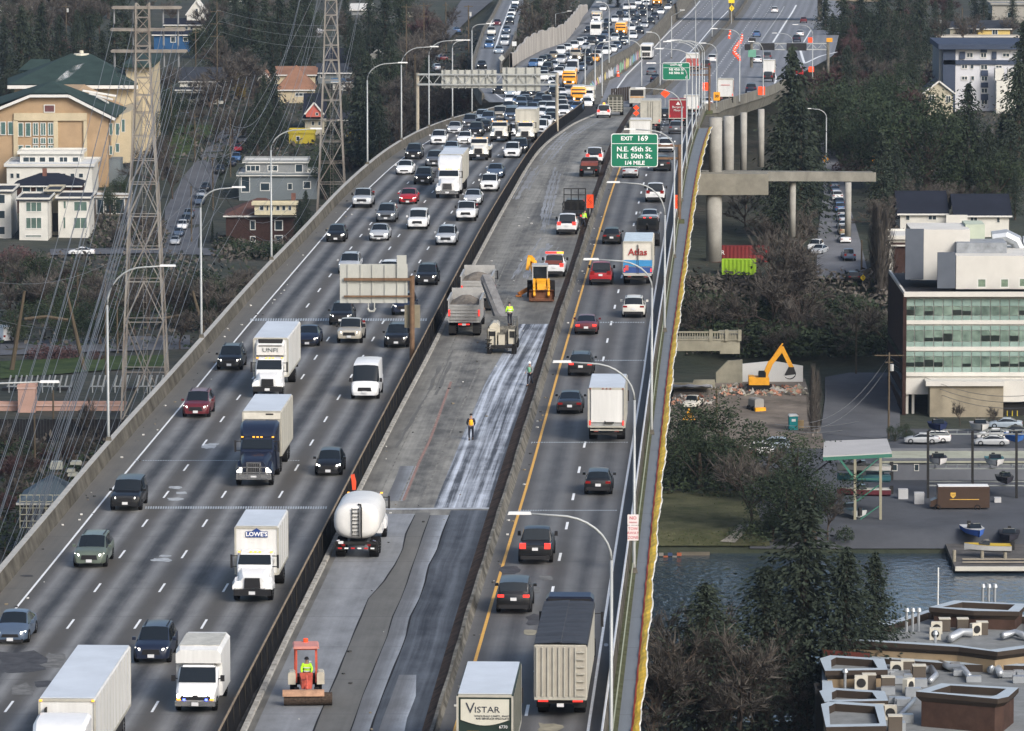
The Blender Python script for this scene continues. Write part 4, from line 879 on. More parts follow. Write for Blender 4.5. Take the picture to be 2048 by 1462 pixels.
def rear_box(label,x,y,L_,z1,W,boxmat,roofm,f=zdeck,zb=1.0,pm=None,name='box_truck',group=NB,cabh=2.5,cab=True):
 """x,y pixel of the rear wheels' contact; local rear face at y=0"""
 t=empty(name);bx=cargo(t,0,L_,zb,z1,W,boxmat,roofm)
 if cab:cab_conventional(t,L_+3.2,pm or PAINT['white'],2.1,1.5,1.5,.72,1.62,cabh)
 chassis(t,.2,L_+2.5);dual(t,1.9,W)
 m=MB();m.box(0,-.1,.62,W*.85,.12,.12);m.bar((-W*.3,-.08,.62),(-W*.3,.1,1.0),.08);m.bar((W*.3,-.08,.62),(W*.3,.1,1.0),.08);m.build('rear_bumper',Mchas,t)
 for s in(-1,1):
  m=MB();m.box(s*W*.45,-.06,zb+.35,.1,.06,.3);m.build('tail_light',Mtailon,t)
  m=MB();m.box(s*W*.28,-.12,.8,.3,.06,.1);m.build('reflector',M('refl',(.5,.12,.1),.4),t)
 truck_pos(t,x,y,f,1,0,1.4,label,'truck',group);return t,bx
t,bx=rear_box('white box truck with a pale roll up door and folded lift gate',1214,880,7.6,3.75,2.5,M('grey_box',(.30,.31,.31),.55),Mboxroof)
m=MB();m.box(0,-.07,2.5,2.1,.05,2.2);m.build('roll_up_door',Mbox,bx)
for i in(-1.1,-.25,0,.25,1.1):
 m=MB();m.box(i,-.08,3.68,.1,.04,.07);m.build('marker_lamp',Mtail,bx)
m=MB();m.box(0,-.22,1.12,2.3,.14,.1);m.box(0,-.3,.9,2.2,.1,.08);m.build('lift_gate',Malu,t)
m=MB();m.box(.2,-.14,1.38,.6,.08,.1);m.bar((-.1,-.14,1.3),(-.1,-.14,1.5),.06);m.build('dark_latch',Mchas,bx)
t,bx=rear_box('white and blue moving truck with a red name across its rear doors',1276,568,7.9,3.85,2.55,M('cream_box',(.58,.56,.5),.55,var=.1),M('pale_roof',(.50,.58,.62),.5,var=.15))
m=MB();m.box(0,-.06,1.95,2.5,.04,.55);m.build('blue_band',M('azure',(.04,.22,.45),.5),bx)
m=MB();m.box(0,-.06,1.36,2.5,.04,.5);m.build('dark_blue_band',M('deep_blue',(.03,.07,.22),.5),bx)
text_obj('lettering','Atlas',.82,M('red_letter',(.30,.03,.03),.5,var=0),bx,(0,-.07,2.9),BACK_T,sx=1.0,bold=.012)
m=MB()
for s in(-1,1):m.box(s*.06,-.09,2.3,.03,.03,2.5)
m.box(0,-.05,2.3,.02,.03,2.6);m.build('lock_rod',Mchas,bx)
m=MB();m.box(-.95,-.1,1.55,.3,.05,.45);m.build('red_notice',M('pinkred',(.5,.08,.08),.6),bx)
m=MB();m.box(0,-.2,.95,2.4,.3,.12);m.build('step_bumper',M('whitish',(.4,.4,.38),.6),t)
t,bx=rear_box('white roofed truck with cream sign panel and dark green rear at the bottom edge',973,1545,8.5,3.95,2.6,M('dark_green_box',(.012,.026,.022),.5),Mboxroof)
m=MB();pts=[(-1.12,3.72),(-1.12,2.75)]+[(-1.12+2.24*k/10,2.75-.26*math.sin(math.pi*k/10))for k in range(1,10)]+[(1.12,2.75),(1.12,3.72)]
m.quad([(a,-.065,b)for a,b in pts]);sg=m.build('sign_panel',M('cream_sign',(.50,.49,.42),.5,var=.06),bx)
Mdl=M('dark_letter',(.03,.035,.05),.5,var=0)
text_obj('lettering','V',.72,Mdl,bx,(-.68,-.075,3.28),BACK_T,bold=.0);text_obj('lettering','ISTAR',.40,Mdl,bx,(.1,-.075,3.22),BACK_T,sx=1.15)
text_obj('lettering','WHOLESALE CANDY, SNACK',.115,Mdl,bx,(.35,-.075,2.93),BACK_T,sx=1.1);text_obj('lettering','AND BEVERAGE SPECIALISTS',.115,Mdl,bx,(.35,-.075,2.81),BACK_T,sx=1.05)
text_obj('lettering','6770',.2,M('white_letter',(.7,.7,.7),.5,var=0),bx,(.85,-.075,2.42),BACK_T)
m=MB();m.box(-.55,-.07,2.1,.55,.02,.24);m.build('orange_notice',M('orange_notice',(.6,.3,.02),.6),bx)
m=MB();m.box(0,-.075,1.35,2.1,.03,.95);m.build('lift_gate',M('dull_panel',(.36,.37,.36),.5,var=.15),bx)
m=MB();m.box(-1.15,-.07,1.3,.08,.04,.55);m.box(1.15,-.07,1.3,.08,.04,.55);m.build('red_reflector',M('red_reflector',(.4,.02,.02),.4),bx)
t=empty('semi_truck');Lg=12.6
m=MB();rbox(m,0,Lg/2,2.35,2.6,Lg,2.7,b=.05);bx=m.build('trailer',Mboxdirty,t)
m=MB();m.box(0,-.04,2.35,2.5,.06,2.6);
for i in range(8):m.box(-1.15+i*.27,-.1,2.35,.075,.1,2.5,mi=1)
for i in range(7):m.box(.98,-.12,1.2+i*.36,.4,.1,.06,mi=1)
m.box(0,-.08,1.06,2.55,.14,.14,mi=1);m.build('ribbed_tailgate',[M('tailgate_tan',(.33,.31,.265),.6,var=.15),Malu],bx)
Mtarp=M('dark_tarp',(.035,.038,.045),.7,var=.25,sc=1.2,bump=.3)
m=MB();rows=[]
for i in range(40):
 y=-.05+(Lg+.1)*i/39;sg_=.03*math.sin(i*1.6)+.02*math.sin(i*.7);rows.append([(-1.33,y,3.6),(-1.28,y,3.76+sg_),(-.6,y,3.80+sg_*.8),(.0,y,3.84+sg_),(.04,y,3.80+sg_),(.7,y,3.80+sg_),(1.28,y,3.76),(1.33,y,3.6)])
m.grid(rows);m.build('tarp',Mtarp,bx)
m=MB();m.box(0,.3,.92,2.0,.4,.3)
for s in(-1,1):m.box(s*.9,1.0,.85,.62,.05,.85,mi=0)
m.build('underframe',Mchas,t)
for s in(-1,1):
 m=MB();m.box(s*.85,.02,.92,.5,.05,.1);m.build('tail_light',Mtailon,t)
m=MB();m.box(0,-.06,.72,.34,.04,.17);m.build('license_plate',Mplate,t)
for y in(2.0,3.3):dual(t,y)
for y in(Lg-1.2,Lg-2.5):dual(t,y)
m=MB();loft(m,[sec(Lg+.7,2.45,.9,3.9,.15),sec(Lg+1.6,2.45,.9,4.0,.18),sec(Lg+2.6,2.2,.9,3.3,.15),sec(Lg+3.4,2.1,.9,2.7,.15),sec(Lg+3.9,2.0,.9,1.9,.15),sec(Lg+6.0,1.6,.8,1.6,.15)]);finish_smooth(m.build('cab',PAINT['navy'],t),30)
m=MB();m.hexa([(-1.0,Lg+.6,3.2),(1.0,Lg+.6,3.2),(1.0,Lg+.66,3.2),(-1,Lg+.66,3.2),(-1.1,Lg+.6,3.8),(1.1,Lg+.6,3.8),(1.1,Lg+.66,3.8),(-1.1,Lg+.66,3.8)]);m.build('wind_deflector',Mtrim,t)
for s in(-1,1):
 m=MB();m.box(s*1.6,Lg+3.3,2.3,.14,.12,.8);m.bar((s*1.1,Lg+3.2,2.6),(s*1.6,Lg+3.3,2.6),.05);m.build('side_mirror',Mtrim,t);add_wheel(t,s*1.05,Lg+5.0,.5,.3)
chassis(t,Lg-3,Lg+5.5)
truck_pos(t,1123,1428,zdeck,1,0,1.5,'semi truck pulling a ribbed tan trailer covered with a dark tarp, blue cab ahead','semi truck',NB)
t=empty('tow_truck');m=MB();loft(m,[sec(-2.6,2.2,.7,1.3,.1),sec(.4,2.2,.7,1.35,.1)]);m.build('bed',Mtrim,t)
m=MB();loft(m,[sec(.5,2.1,.7,2.4,.15,.92),sec(2.2,2.1,.7,2.45,.15,.92),sec(2.7,2.05,.7,1.6,.15),sec(3.8,1.9,.7,1.4,.15)]);finish_smooth(m.build('cab',PAINT['black'],t),30)
m=MB();m.box(0,.44,2.0,1.7,.06,.5);m.build('rear_window',Mglass,t)
for s in(-1,1):
 m=MB();m.box(s*.28,-.3,2.52,.2,.2,.1);m.build('brake_lamp',Mtailon,t);add_wheel(t,s*.95,-1.4,.42,.45);add_wheel(t,s*.95,2.9,.42,.3)
m=MB();m.bar((0,.2,1.4),(0,-2.4,2.1),.2);m.bar((-.9,-.3,2.45),(.9,-.3,2.45),.12);m.bar((-.9,-.3,1.3),(-.9,-.3,2.45),.1);m.bar((.9,-.3,1.3),(.9,-.3,2.45),.1);m.build('crane_frame',Mchas,t)
truck_pos(t,1294,493,zdeck,1,0,-2.0,'dark tow truck with red brake lamps hidden partly by the moving truck','tow truck',NB)
def simple_rear(label,x,y,L_,z1,W,bm_,rm,**k):
 return rear_box(label,x,y,L_,z1,W,bm_,rm,**k)
t,bx=simple_rear('grey box trailer with double rear doors behind the large green exit sign',1301,262,12,3.95,2.55,Malu,Mboxdirty)
m=MB();m.box(0,-.06,2.5,.03,.04,2.7);m.box(-.3,-.08,2.5,.03,.04,2.7);m.box(.3,-.08,2.5,.03,.04,2.7);m.build('lock_rod',Mchas,bx)
t,bx=simple_rear('dark red box truck with a white triangle mark on its rear',1356,252,7,3.6,2.45,M('dark_red_box',(.22,.012,.02),.5),M('red_roof',(.25,.03,.03),.5))
m=MB();m.quad([(-.3,-.07,2.85),(.3,-.07,2.85),(0,-.07,3.3)]);m.build('triangle_mark',Mbox,bx);text_obj('lettering','Benjamin',.42,Mbox,bx,(0,-.07,2.55),BACK_T);text_obj('lettering','Moore',.42,Mbox,bx,(0,-.07,2.12),BACK_T)
t,bx=simple_rear('white truck with a flat pale roof just above the large green exit sign',1281,292,6,3.2,2.6,Mbox,Mbox)
t,bx=simple_rear('white box truck with pale red printing leaving by the exit ramp',1451,206,6,3.9,2.5,Mbox,Mboxdirty)
m=MB();m.box(0,-.07,2.9,1.4,.03,.12);m.box(1.26,2,2.6,.04,2.6,1.8);m.build('red_printing',M('pale_red',(.55,.2,.2),.6),bx)
t,bx=simple_rear('white camper truck with a red lower body on the far lanes',1385,143,6,3.4,2.5,M('red_white',(.35,.08,.07),.5),Mbox)
m=MB();rbox(m,0,3,3.1,2.52,6.04,1.0);m.build('white_top',Mbox,bx)
t,bx=simple_rear('white box truck behind the black pickup on the exit ramp',1538,156,4.5,3.4,2.3,Mbox,Mbox)
simple_rear('small white box truck between the red box truck and the sign post',1383,232,5,3.0,2.2,Mbox,Mbox)
for k,c_,x,y,lb in[('suv','white',1549,26,'white suv alone on the highest northbound lanes under the bridge'),('sedan','blue',1513,74,'blue car above the sign gantry on the far lanes'),('sedan','white',1600,73,'white sedan at the top right of the far lanes'),('suv','navy',1593,84,'dark blue suv just below the white sedan at the top right'),('hatch','maroon',1607,46,'dark red car coming from under the trees at the top right'),('suv','white',1424,125,'white suv on the lanes behind the row of curved lamp arms'),('sedan','white',1515,126,'white car below the small green sign of the gantry'),('pickup','grey',1534,122,'grey pickup truck right of the white car under the gantry'),('pickup','black',1536,164,'black pickup truck on the curved exit ramp'),('suv','navy',1502,186,'dark blue suv behind the white box truck on the exit ramp'),('suv','red',1597,152,'bright red car partly hidden by the tall conifer on the exit ramp'),('sedan','grey',1302,150,'grey sedan by itself on the far middle roadway'),('sedan','navy',1310,164,'dark blue car by the curved barrier of the far middle roadway'),('pickup','brown',1411,139,'dark brown pickup truck loaded with pale goods'),('suv','white',1387,212,'white suv behind the upper green sign posts'),('sedan','white',1414,214,'white sedan under the speed advisory sign')]:
 p,a=place(x,y,zdeck,1,PROF[k][0]*.5);car(k,c_,p,a,lb,'vehicles on the far northbound lanes',lights=False,lod=1)
J=[]
def jz(raw,ox,oy,s):
 for x,y,c_,k in raw:J.append((ox+x/s,oy+y/s,c_,k))
Wt,K,B_,S_='white','black','slate','silver'
jz([(735,215,Wt,'sedan'),(455,640,K,'sedan'),(820,505,'navy','suv'),(770,605,K,'pickup'),(770,740,'slate','sedan'),(880,685,K,'sedan'),(965,440,Wt,'suv'),(1060,350,K,'suv'),(1160,300,B_,'sedan'),(1195,205,Wt,'pickup'),(1310,190,Wt,'suv'),(1425,98,Wt,'sedan'),(1490,45,Wt,'sedan'),(1580,62,Wt,'suv'),(1580,122,Wt,'sedan'),(1497,200,K,'sedan'),(1640,236,K,'suv'),(1862,280,Wt,'sedan'),(1350,305,B_,'sedan'),(1200,440,Wt,'suv'),(1290,350,K,'pickup'),(1405,435,K,'sedan'),(1520,340,K,'suv'),(1740,390,'navy','pickup'),(1665,480,K,'suv'),(1540,545,S_,'sedan'),(1340,480,'grey','sedan'),(1290,600,Wt,'sedan'),(1445,668,K,'suv'),(1325,760,Wt,'sedan'),(965,805,S_,'suv'),(1075,765,K,'sedan'),(1160,855,'paleblue','sedan'),(1095,885,K,'sedan'),(1005,955,B_,'sedan'),(920,1025,Wt,'hatch'),(795,1075,Wt,'suv'),(610,1165,Wt,'pickup'),(670,985,'navy','suv'),(700,850,'navy','minivan'),(505,880,K,'pickup'),(405,975,S_,'sedan'),(285,905,Wt,'suv'),(365,860,Wt,'sedan'),(168,965,Wt,'suv'),(35,1000,Wt,'hatch'),(415,1130,K,'suv'),(435,1280,K,'hatch'),(300,1385,B_,'sedan'),(130,1460,Wt,'van'),(25,1195,S_,'hatch'),(2000,195,Wt,'sedan'),(2015,85,K,'sedan'),(560,1215,'orange','hatch')],1130,0,9.748)
jz([(1270,190,Wt,'suv'),(1120,268,'gold','sedan'),(1270,372,S_,'suv'),(1000,345,K,'sedan'),(915,372,K,'hatch'),(835,430,Wt,'sedan'),(730,440,'blue','hatch'),(1000,530,K,'suv'),(1130,475,S_,'sedan'),(940,705,Wt,'suv'),(935,600,'navy','hatch'),(1240,640,Wt,'pickup'),(1270,560,K,'sedan'),(1130,700,Wt,'sedan'),(1130,820,Wt,'suv'),(1150,900,B_,'sedan'),(1150,1020,K,'suv'),(1445,1000,S_,'pickup'),(1290,1010,Wt,'sedan'),(1330,1120,S_,'sedan'),(1440,1185,'slate','sedan'),(1290,1210,'champagne','suv'),(1300,1290,Wt,'suv'),(1500,1290,'slate','sedan'),(1330,1400,Wt,'suv'),(1790,1210,Wt,'sedan'),(60,955,K,'suv'),(280,1010,'paleblue','hatch'),(290,1145,Wt,'sedan'),(430,1000,Wt,'sedan'),(585,1068,K,'hatch'),(450,1165,'blue','sedan'),(590,1150,S_,'sedan'),(250,1290,K,'sedan'),(510,1220,B_,'suv'),(510,1310,'slate','sedan'),(720,1320,B_,'sedan'),(830,1225,'slate','sedan'),(920,1300,Wt,'hatch'),(1080,1330,Wt,'suv'),(890,1110,K,'sedan'),(1010,1200,'grey','minivan'),(780,1010,K,'hatch'),(80,1450,'champagne','boxsuv'),(310,1440,'slate','boxsuv'),(890,1420,Wt,'sedan'),(1080,1440,'paleblue','sedan'),(650,1200,K,'sedan'),(1590,1300,'blue','sedan')],990,90,9.748)
jz([(840,530,'paleblue','suv'),(640,612,'grey','suv'),(940,560,B_,'suv'),(890,690,K,'hatch'),(820,655,S_,'hatch'),(740,755,K,'suv'),(392,712,S_,'sedan'),(130,898,Wt,'suv'),(560,888,Wt,'sedan'),(335,1060,'paleblue','sedan'),(60,1260,'grey','suv'),(1315,760,Wt,'hatch'),(1320,500,B_,'boxsuv'),(1800,712,Wt,'minivan'),(1885,600,Wt,'sedan'),(1975,580,K,'suv'),(1465,1045,K,'suv'),(1335,1118,Wt,'suv')],860,180,8.192)
CW={'white':'white','black':'black','slate':'dark blue','silver':'silver','navy':'navy blue','grey':'dark grey','paleblue':'pale blue','champagne':'champagne','gold':'gold','blue':'bright blue','orange':'orange','red':'red','maroon':'dark red','green':'green','warmwhite':'white','brown':'brown','yellow':'yellow'}
KW={'sedan':'sedan','suv':'suv','boxsuv':'boxy suv','hatch':'hatchback','pickup':'pickup truck','van':'van','minivan':'minivan'}
ORD=['first','second','third','fourth','fifth','sixth','seventh','eighth','ninth','tenth','eleventh','twelfth','thirteenth','fourteenth','fifteenth','sixteenth','seventeenth','eighteenth','nineteenth','twentieth']
ORD+=[t_+' '+u for t_ in('twenty','thirty','forty','fifty','sixty')for u in ORD[:9]]
ZONES=[(lambda x,y:y<60,'in the jam, counted from the top of the photo'),(lambda x,y:y<110,'in the jam left of the white bus, counted downwards'),(lambda x,y:y<165,'in the jam near the first yellow school bus, counted downwards'),(lambda x,y:y<212,'in the jam below the sign gantry, counted downwards'),(lambda x,y:True,'at the front of the jam, counted towards the camera')]
cnt={}
J.sort(key=lambda q:(q[1],q[0]))
for x,y,c_,k in J:
 zi=[i for i,(t_,s_)in enumerate(ZONES)if t_(x,y)][0];key=(zi,c_,k);cnt[key]=cnt.get(key,0)+1
JT=dict(cnt);cnt={}
for x,y,c_,k in J:
 zi=[i for i,(t_,s_)in enumerate(ZONES)if t_(x,y)][0];key=(zi,c_,k);cnt[key]=cnt.get(key,0)+1
 lb=('only ' if JT[key]==1 else ORD[cnt[key]-1]+' ')+CW[c_]+' '+KW[k]+' '+ZONES[zi][1]
 if JT[key]==1:lb=lb.split(', counted')[0]
 p,a=place(x,y,zjam,-1,PROF[k][0]*.5);car(k,c_,p,a,lb,'vehicles queueing in the traffic jam',lod=0 if y>225 else 1,lights=random.random()<.8)
Q=[(1270,100,Wt,'suv'),(1262,185,B_,'sedan'),(1250,240,K,'sedan'),(1200,310,Wt,'suv'),(1180,375,'paleblue','sedan'),(1160,480,K,'suv'),(1100,640,B_,'sedan'),(1075,760,S_,'sedan'),(1060,890,S_,'suv'),(955,1045,'paleblue','sedan'),(915,500,'maroon','sedan'),(805,690,'warmwhite','pickup'),(790,800,B_,'sedan'),(760,945,'blue','suv'),(620,1345,K,'sedan'),(1290,30,Wt,'sedan')]
Q=sorted([(900+x/9.748,y/9.748,c_,k)for x,y,c_,k in Q],key=lambda q:q[1])
QC={}
for i,(x,y,c_,k)in enumerate(Q):
 p,a=place(x,y,zjam,-1,PROF[k][0]*.5,rz=math.pi-RL0.ang(PF(x,y,zjam).y))
 car(k,c_,p,a,ORD[i]+' vehicle from the top on the ramp road, a '+CW[c_]+' '+KW[k],'vehicles queueing on the ramp road',lod=1)
Mlamp=M('lamp_grey',(.34,.36,.36),.45,m=.2,var=.06)
Mrustp=M('rust_pipe',(.14,.085,.05),.8,var=.35,sc=1.5)
Mgreen=M('sign_green',(.006,.155,.085),.45,var=.05)
Mwhite=M('sign_white',(.75,.77,.76),.45,var=0)
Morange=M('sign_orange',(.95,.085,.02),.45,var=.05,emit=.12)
Myelsign=M('sign_yellow',(.75,.33,.02),.5,var=.05)
Mback=M('sign_back_aluminium',(.40,.41,.38),.55,m=.1,var=.12,sc=.4)
def lamp(bx,by,topy,tip,f,label,bend=None,r=.09,groundf=None,base=None,angular=False,group='curved lamp posts along the bridge'):
 """vertical pole at pixel base, arm curving to the pixel tip, all in one plane Y=const"""
 b=PF(bx,by,f)if base is None else base;Y=b.y;t=empty('street_lamp',tuple(b),0,label,'street lamp',group)
 L_=lambda x,y:at(x,y,Y)-b
 tp=L_(tip[0],tip[1]);bend_h=L_(bx,topy).z;m=MB();m.tube([(0,0,0),(0,0,.5),(0,0,bend_h)],[r*1.25,r*1.1,r*.85],7);m.build('pole',Mlamp,t,smooth=True)
 pts=[];dz=tp.z-bend_h
 if angular:pts=[Vector((0,0,bend_h)),Vector((tp.x*.85,0,tp.z-.1)),Vector((tp.x,0,tp.z))]
 else:
  rx=min(abs(tp.x)*.55,abs(dz)*1.4)*(1 if tp.x>0 else-1)
  for k in range(9):
   a=k/8*math.pi/2;pts.append(Vector((rx*(1-math.cos(a)),0,bend_h+(dz-.12)*math.sin(a))))
  pts.append(Vector((tp.x*.93,0,tp.z)))
 m=MB();m.tube(pts,[r*.85]+[r*.7]*(len(pts)-2)+[r*.45],6);m.build('arm',Mlamp,t,smooth=True)
 s=1 if tp.x>0 else-1;m=MB();m.box(tp.x-s*.35,0,tp.z+.0,1.1,.24,.13,tx=.9,ty=.7);m.build('lamp_head',M('lamp_head',(.6,.61,.6),.4,var=0),t)
 m=MB();m.box(0,0,.15,.42,.42,.3,tx=.7,ty=.7);m.build('base_plate',Mconcd,t)
 return t
pp=lambda x,y:PF(x,y,lambda Y,X:zjam(Y)+.9)
LL=[(217,882,610,(346,531),'tall curved lamp post in front of the rusty lattice pylon'),(403,676,415,(486,374),'curved lamp post left of the dark crossover, arm over the brown house'),(543,520,300,(640,257),'curved lamp post right of the flat grey house'),(735,329,160,(812,125),'curved lamp post right of the second lattice pylon'),(803,281,130,(874,93),'curved lamp post just left of the sign gantry'),(858,254,110,(925,80),'curved lamp post just behind the left end of the sign gantry'),(905,237,95,(938,80),'thin lamp post seen through the left sign panel of the gantry'),(944,227,60,(985,47),'thin lamp post below the ramp road of queueing cars')]
for x,y,ty,tip,lb in LL:lamp(x,y,ty,tip,None,lb,base=pp(x,y))
lamp(-60,1190,800,(112,763),None,'curved lamp whose arm alone enters at the left edge of the photo',base=pp(-60,1190))
RR=[(1222,1560,1120,(1024,1026),'nearest curved lamp post beside the ribbed trailer'),(1268,1145,800,(1112,723),'curved lamp post carrying the no parking sign'),(1303,868,575,(1172,518),'curved lamp post whose arm crosses the moving truck'),(1329,663,430,(1218,364),'curved lamp post whose arm ends below the large exit sign'),(1348,515,300,(1252,258),'curved lamp post right of the large exit sign')]
lr=[lamp(x,y,ty,tip,zdeck,lb)for x,y,ty,tip,lb in RR]
FR=[(1363,402,215,(1274,176)),(1373,337,150,(1296,126)),(1384,288,125,(1313,97)),(1392,258,112,(1329,83)),(1398,243,108,(1336,81)),(1404,230,104,(1342,80)),(1408,222,104,(1352,80)),(1433,217,106,(1401,86)),(1479,207,75,(1424,57)),(1526,196,105,(1498,83)),(1625,157,72,(1587,49)),(1585,97,82,(1546,66))]
for i,(x,y,ty,tip)in enumerate(FR):lamp(x,y,ty,tip,zdeck,ORD[i]+' lamp post behind the large exit sign along the right edge, counted from it')
for x,y,ty,tip,lb in[(1170,176,110,(1188,88),'thin lamp post by the first yellow school bus'),(1190,199,105,(1216,83),'arched lamp post right of the white cutaway truck'),(1204,196,100,(1236,80),'arched lamp post in front of the graffiti wall'),(1218,129,22,(1194,4),'lamp post above the white bus in the jam'),(1283,176,105,(1244,80),'arched lamp post left of the white bus on the middle roadway'),(1320,176,85,(1294,64),'arched lamp post right of the white bus on the middle roadway'),(1258,121,20,(1246,-10),'tall pole rising through the jam, top out of frame'),(1294,77,20,(1283,-8),'pole near the orange drums at the top of the jam')]:
 lamp(x,y,ty,tip,zdeck if x>1225 else zjam,lb,group='lamp posts of the far freeway',r=.12)
lamp(1343,117,32,(1368,20),zdeck,'angular lamp post with a short arm above the far middle roadway',angular=True,group='lamp posts of the far freeway')
lamp(1391,104,20,(1380,-10),zdeck,'tall straight pole in the far median',group='lamp posts of the far freeway');lamp(1424,76,10,(1415,-12),zdeck,'straight pole in the dark median strip',group='lamp posts of the far freeway')
lamp(1111,55,28,(1142,22),zjam,'angular lamp post on the dark slope left of the jam',angular=True,group='lamp posts of the far freeway')
lamp(1673,105,75,(1650,59),terr,'angular lamp post right of the far sign gantry',angular=True,group='lamp posts of the far freeway')
lamp(1652,344,235,(1613,217),terr,'curved lamp post with a yellow diamond sign among the right trees',group=None,r=.13)
def board(m,x0,y0,x1,y1,Y,t=.12,o=None,mi=0):
 a,b=at(x0,y1,Y),at(x1,y0,Y);o=o or Vector((0,0,0));m.box((a.x+b.x)/2-o.x,-o.y+Y,(a.z+b.z)/2-o.z,b.x-a.x,t,b.z-a.z,mi=mi);return a,b
def rboard(m,x0,z0,x1,z1,y,r,t=.06,mi=0):
 pts=[]
 for cx,cz,a0 in((x1-r,z1-r,0),(x0+r,z1-r,90),(x0+r,z0+r,180),(x1-r,z0+r,270)):
  for k in range(4):a=math.radians(a0+k*30);pts.append((cx+r*math.cos(a),cz+r*math.sin(a)))
 m.grid([[(a,y+t/2,b)for a,b in pts],[(a,y-t/2,b)for a,b in pts]],mi,closed=True);m.quad([(a,y-t/2,b)for a,b in pts],mi);m.quad([(a,y+t/2,b)for a,b in pts][::-1],mi)
def exit_sign(base,Y,px,lines,label,beams,postx,posty):
 t=empty('exit_sign',tuple(base),0,label,'road sign','green exit signs');o=Vector(base)
 a,b=at(px[0],px[3],Y)-o,at(px[2],px[1],Y)-o;W_,Hh=b.x-a.x,b.z-a.z;cx=(a.x+b.x)/2
 m=MB();rboard(m,a.x,a.z,b.x,b.z,0,.25);m.build('white_border',Mwhite,t)
 m=MB();rboard(m,a.x+W_*.017,a.z+W_*.017,b.x-W_*.017,b.z-W_*.017,-.03,.2);pn=m.build('panel',Mgreen,t)
 m=MB();m.box(cx,-.07,b.z-Hh*.30,W_*.96,.03,Hh*.018);m.build('divider',Mwhite,pn)
 for s,fx,fz,sz,al in lines:text_obj('lettering',s,sz*Hh,Mwhite,pn,(a.x+W_*fx,-.075,a.z+Hh*fz),BACK_T,align=al,sx=1.04,bold=.014*Hh/3)
 m=MB();p0,p1=at(postx,posty,Y)-o,None;m.tube([(p0.x,.15,-.1),(p0.x,.15,p0.z)],.17,8);m.build('post',Mrustp,t)
 for yb in beams:
  q=at(postx,yb,Y)-o;m=MB();m.bar((a.x+.2,.2,q.z),(q.x,.2,q.z),.2);m.build('beam',Mrustp,t)
 m=MB();m.box(p0.x,.1,.1,1.0,.9,.5);m.build('footing',Mmoss,t);return t
b0=DK(1361,446)
exit_sign(b0,b0.y,(1222,267,1316,334),[('EXIT',.335,.85,.165,'CENTER'),('169',.67,.85,.215,'CENTER'),('N.E. 45th St.',.5,.53,.20,'CENTER'),('N.E. 50th St.',.5,.32,.20,'CENTER'),('1/4 MILE',.5,.12,.165,'CENTER')],'large green exit sign over the northbound lanes with a rusty post',(292,317),1359,289)
b0=DK(1420,226)
exit_sign(b0,b0.y,(1325,125,1380,160),[('EXIT 169',.5,.87,.17,'CENTER'),('NE 45th St',.5,.60,.18,'CENTER'),('NE 50th St',.5,.40,.18,'CENTER'),('?'[:0]+'1',.85,.14,.15,'CENTER')],'smaller green exit sign farther away behind the large one',(138,150),1419,133)
bp_=JM(824,722);t=empty('sign_board',tuple(bp_),0,'grey back of a large sign board on a rusty post beside the median screen','road sign');Y=bp_.y
m=MB();a,b=board(m,680,528,815,606,Y,.08,bp_)
for x in(696,722,745,770,795,812):q=at(x,570,Y)-bp_;m.box(q.x,-.09,(a.z+b.z)/2-bp_.z,.08,.09,b.z-a.z-.1)
m.build('panel',Mback,t)
m=MB();board(m,794,510,813,557,Y,.08,bp_+Vector((0,.18,0)));m.build('panel',Mback,t)
for y in(558,592):
 m=MB();p,q=at(688,y,Y)-bp_,at(824,y,Y)-bp_;m.bar((p.x,-.22,p.z),(q.x,-.22,q.z),.2 if y<580 else.13);m.build('beam',Mrustp,t)
m=MB();q=at(824,551,Y)-bp_;m.tube([(q.x,-.1,0),(q.x,-.1,q.z)],.2,10);m.build('post',Mrustp,t)
m=MB();board(m,809,611,840,656,Y,.5,bp_+Vector((0,-.45,0)));m.build('control_box',M('olive_box',(.20,.18,.13),.7,var=.2),t)
m=MB()
for x in(737,749):q,p=at(x,606,Y)-bp_,at(x,618,Y)-bp_;m.bar((q.x,0,q.z),(p.x,0,p.z),.08)
q=at(743,616,Y)-bp_;m.tube([(q.x-.3,0,q.z),(q.x-.15,0,q.z-.25),(q.x+.15,0,q.z-.25),(q.x+.3,0,q.z)],.09,6);m.build('lamp_bracket',Mback,t)
bl=PF(835,262,zjam);t=empty('sign_gantry',tuple(bl),0,'sign gantry with grey panel backs spanning the start of the traffic jam','sign gantry');Y=bl.y;o=bl
for x,yb in((835,262),(1114,236)):
 m=MB();p,q=at(x,yb+4,Y)-o,at(x,146,Y)-o;m.tube([(p.x,0,p.z-3),(q.x,0,q.z)],.22,8);m.build('post',M('galv_tan',(.34,.31,.25),.6,var=.2),t)
m=MB()
for y in(149,169):
 p,q=at(835,y,Y)-o,at(1114,y,Y)-o;m.bar((p.x,-.3,p.z),(q.x,-.3,q.z),.17);m.bar((p.x,.9,p.z),(q.x,.9,q.z),.17)
n_=18
for i in range(n_):
 p,q=at(835+279*i/n_,149 if i%2 else 169,Y)-o,at(835+279*(i+1)/n_,169 if i%2 else 149,Y)-o;m.bar((p.x,-.3,p.z),(q.x,-.3,q.z),.08)
m.build('truss',Mlamp,t)
for x0,y0,x1,y1,nr in((883,140,993,176,7),(1005,135,1081,182,3)):
 m=MB();a,b=board(m,x0,y0,x1,y1,Y,.08,o+Vector((0,-.0,0)))
 pn=m.build('panel',Mback,t);m=MB()
 for i in range(nr+1):x=lerp(a.x,b.x,(i+.5)/(nr+1))-o.x;m.box(x,-.14,(a.z+b.z)/2-o.z,.14,.16,b.z-a.z+.2)
 m.build('stiffener',M('stiff',(.22,.23,.22),.6),pn)
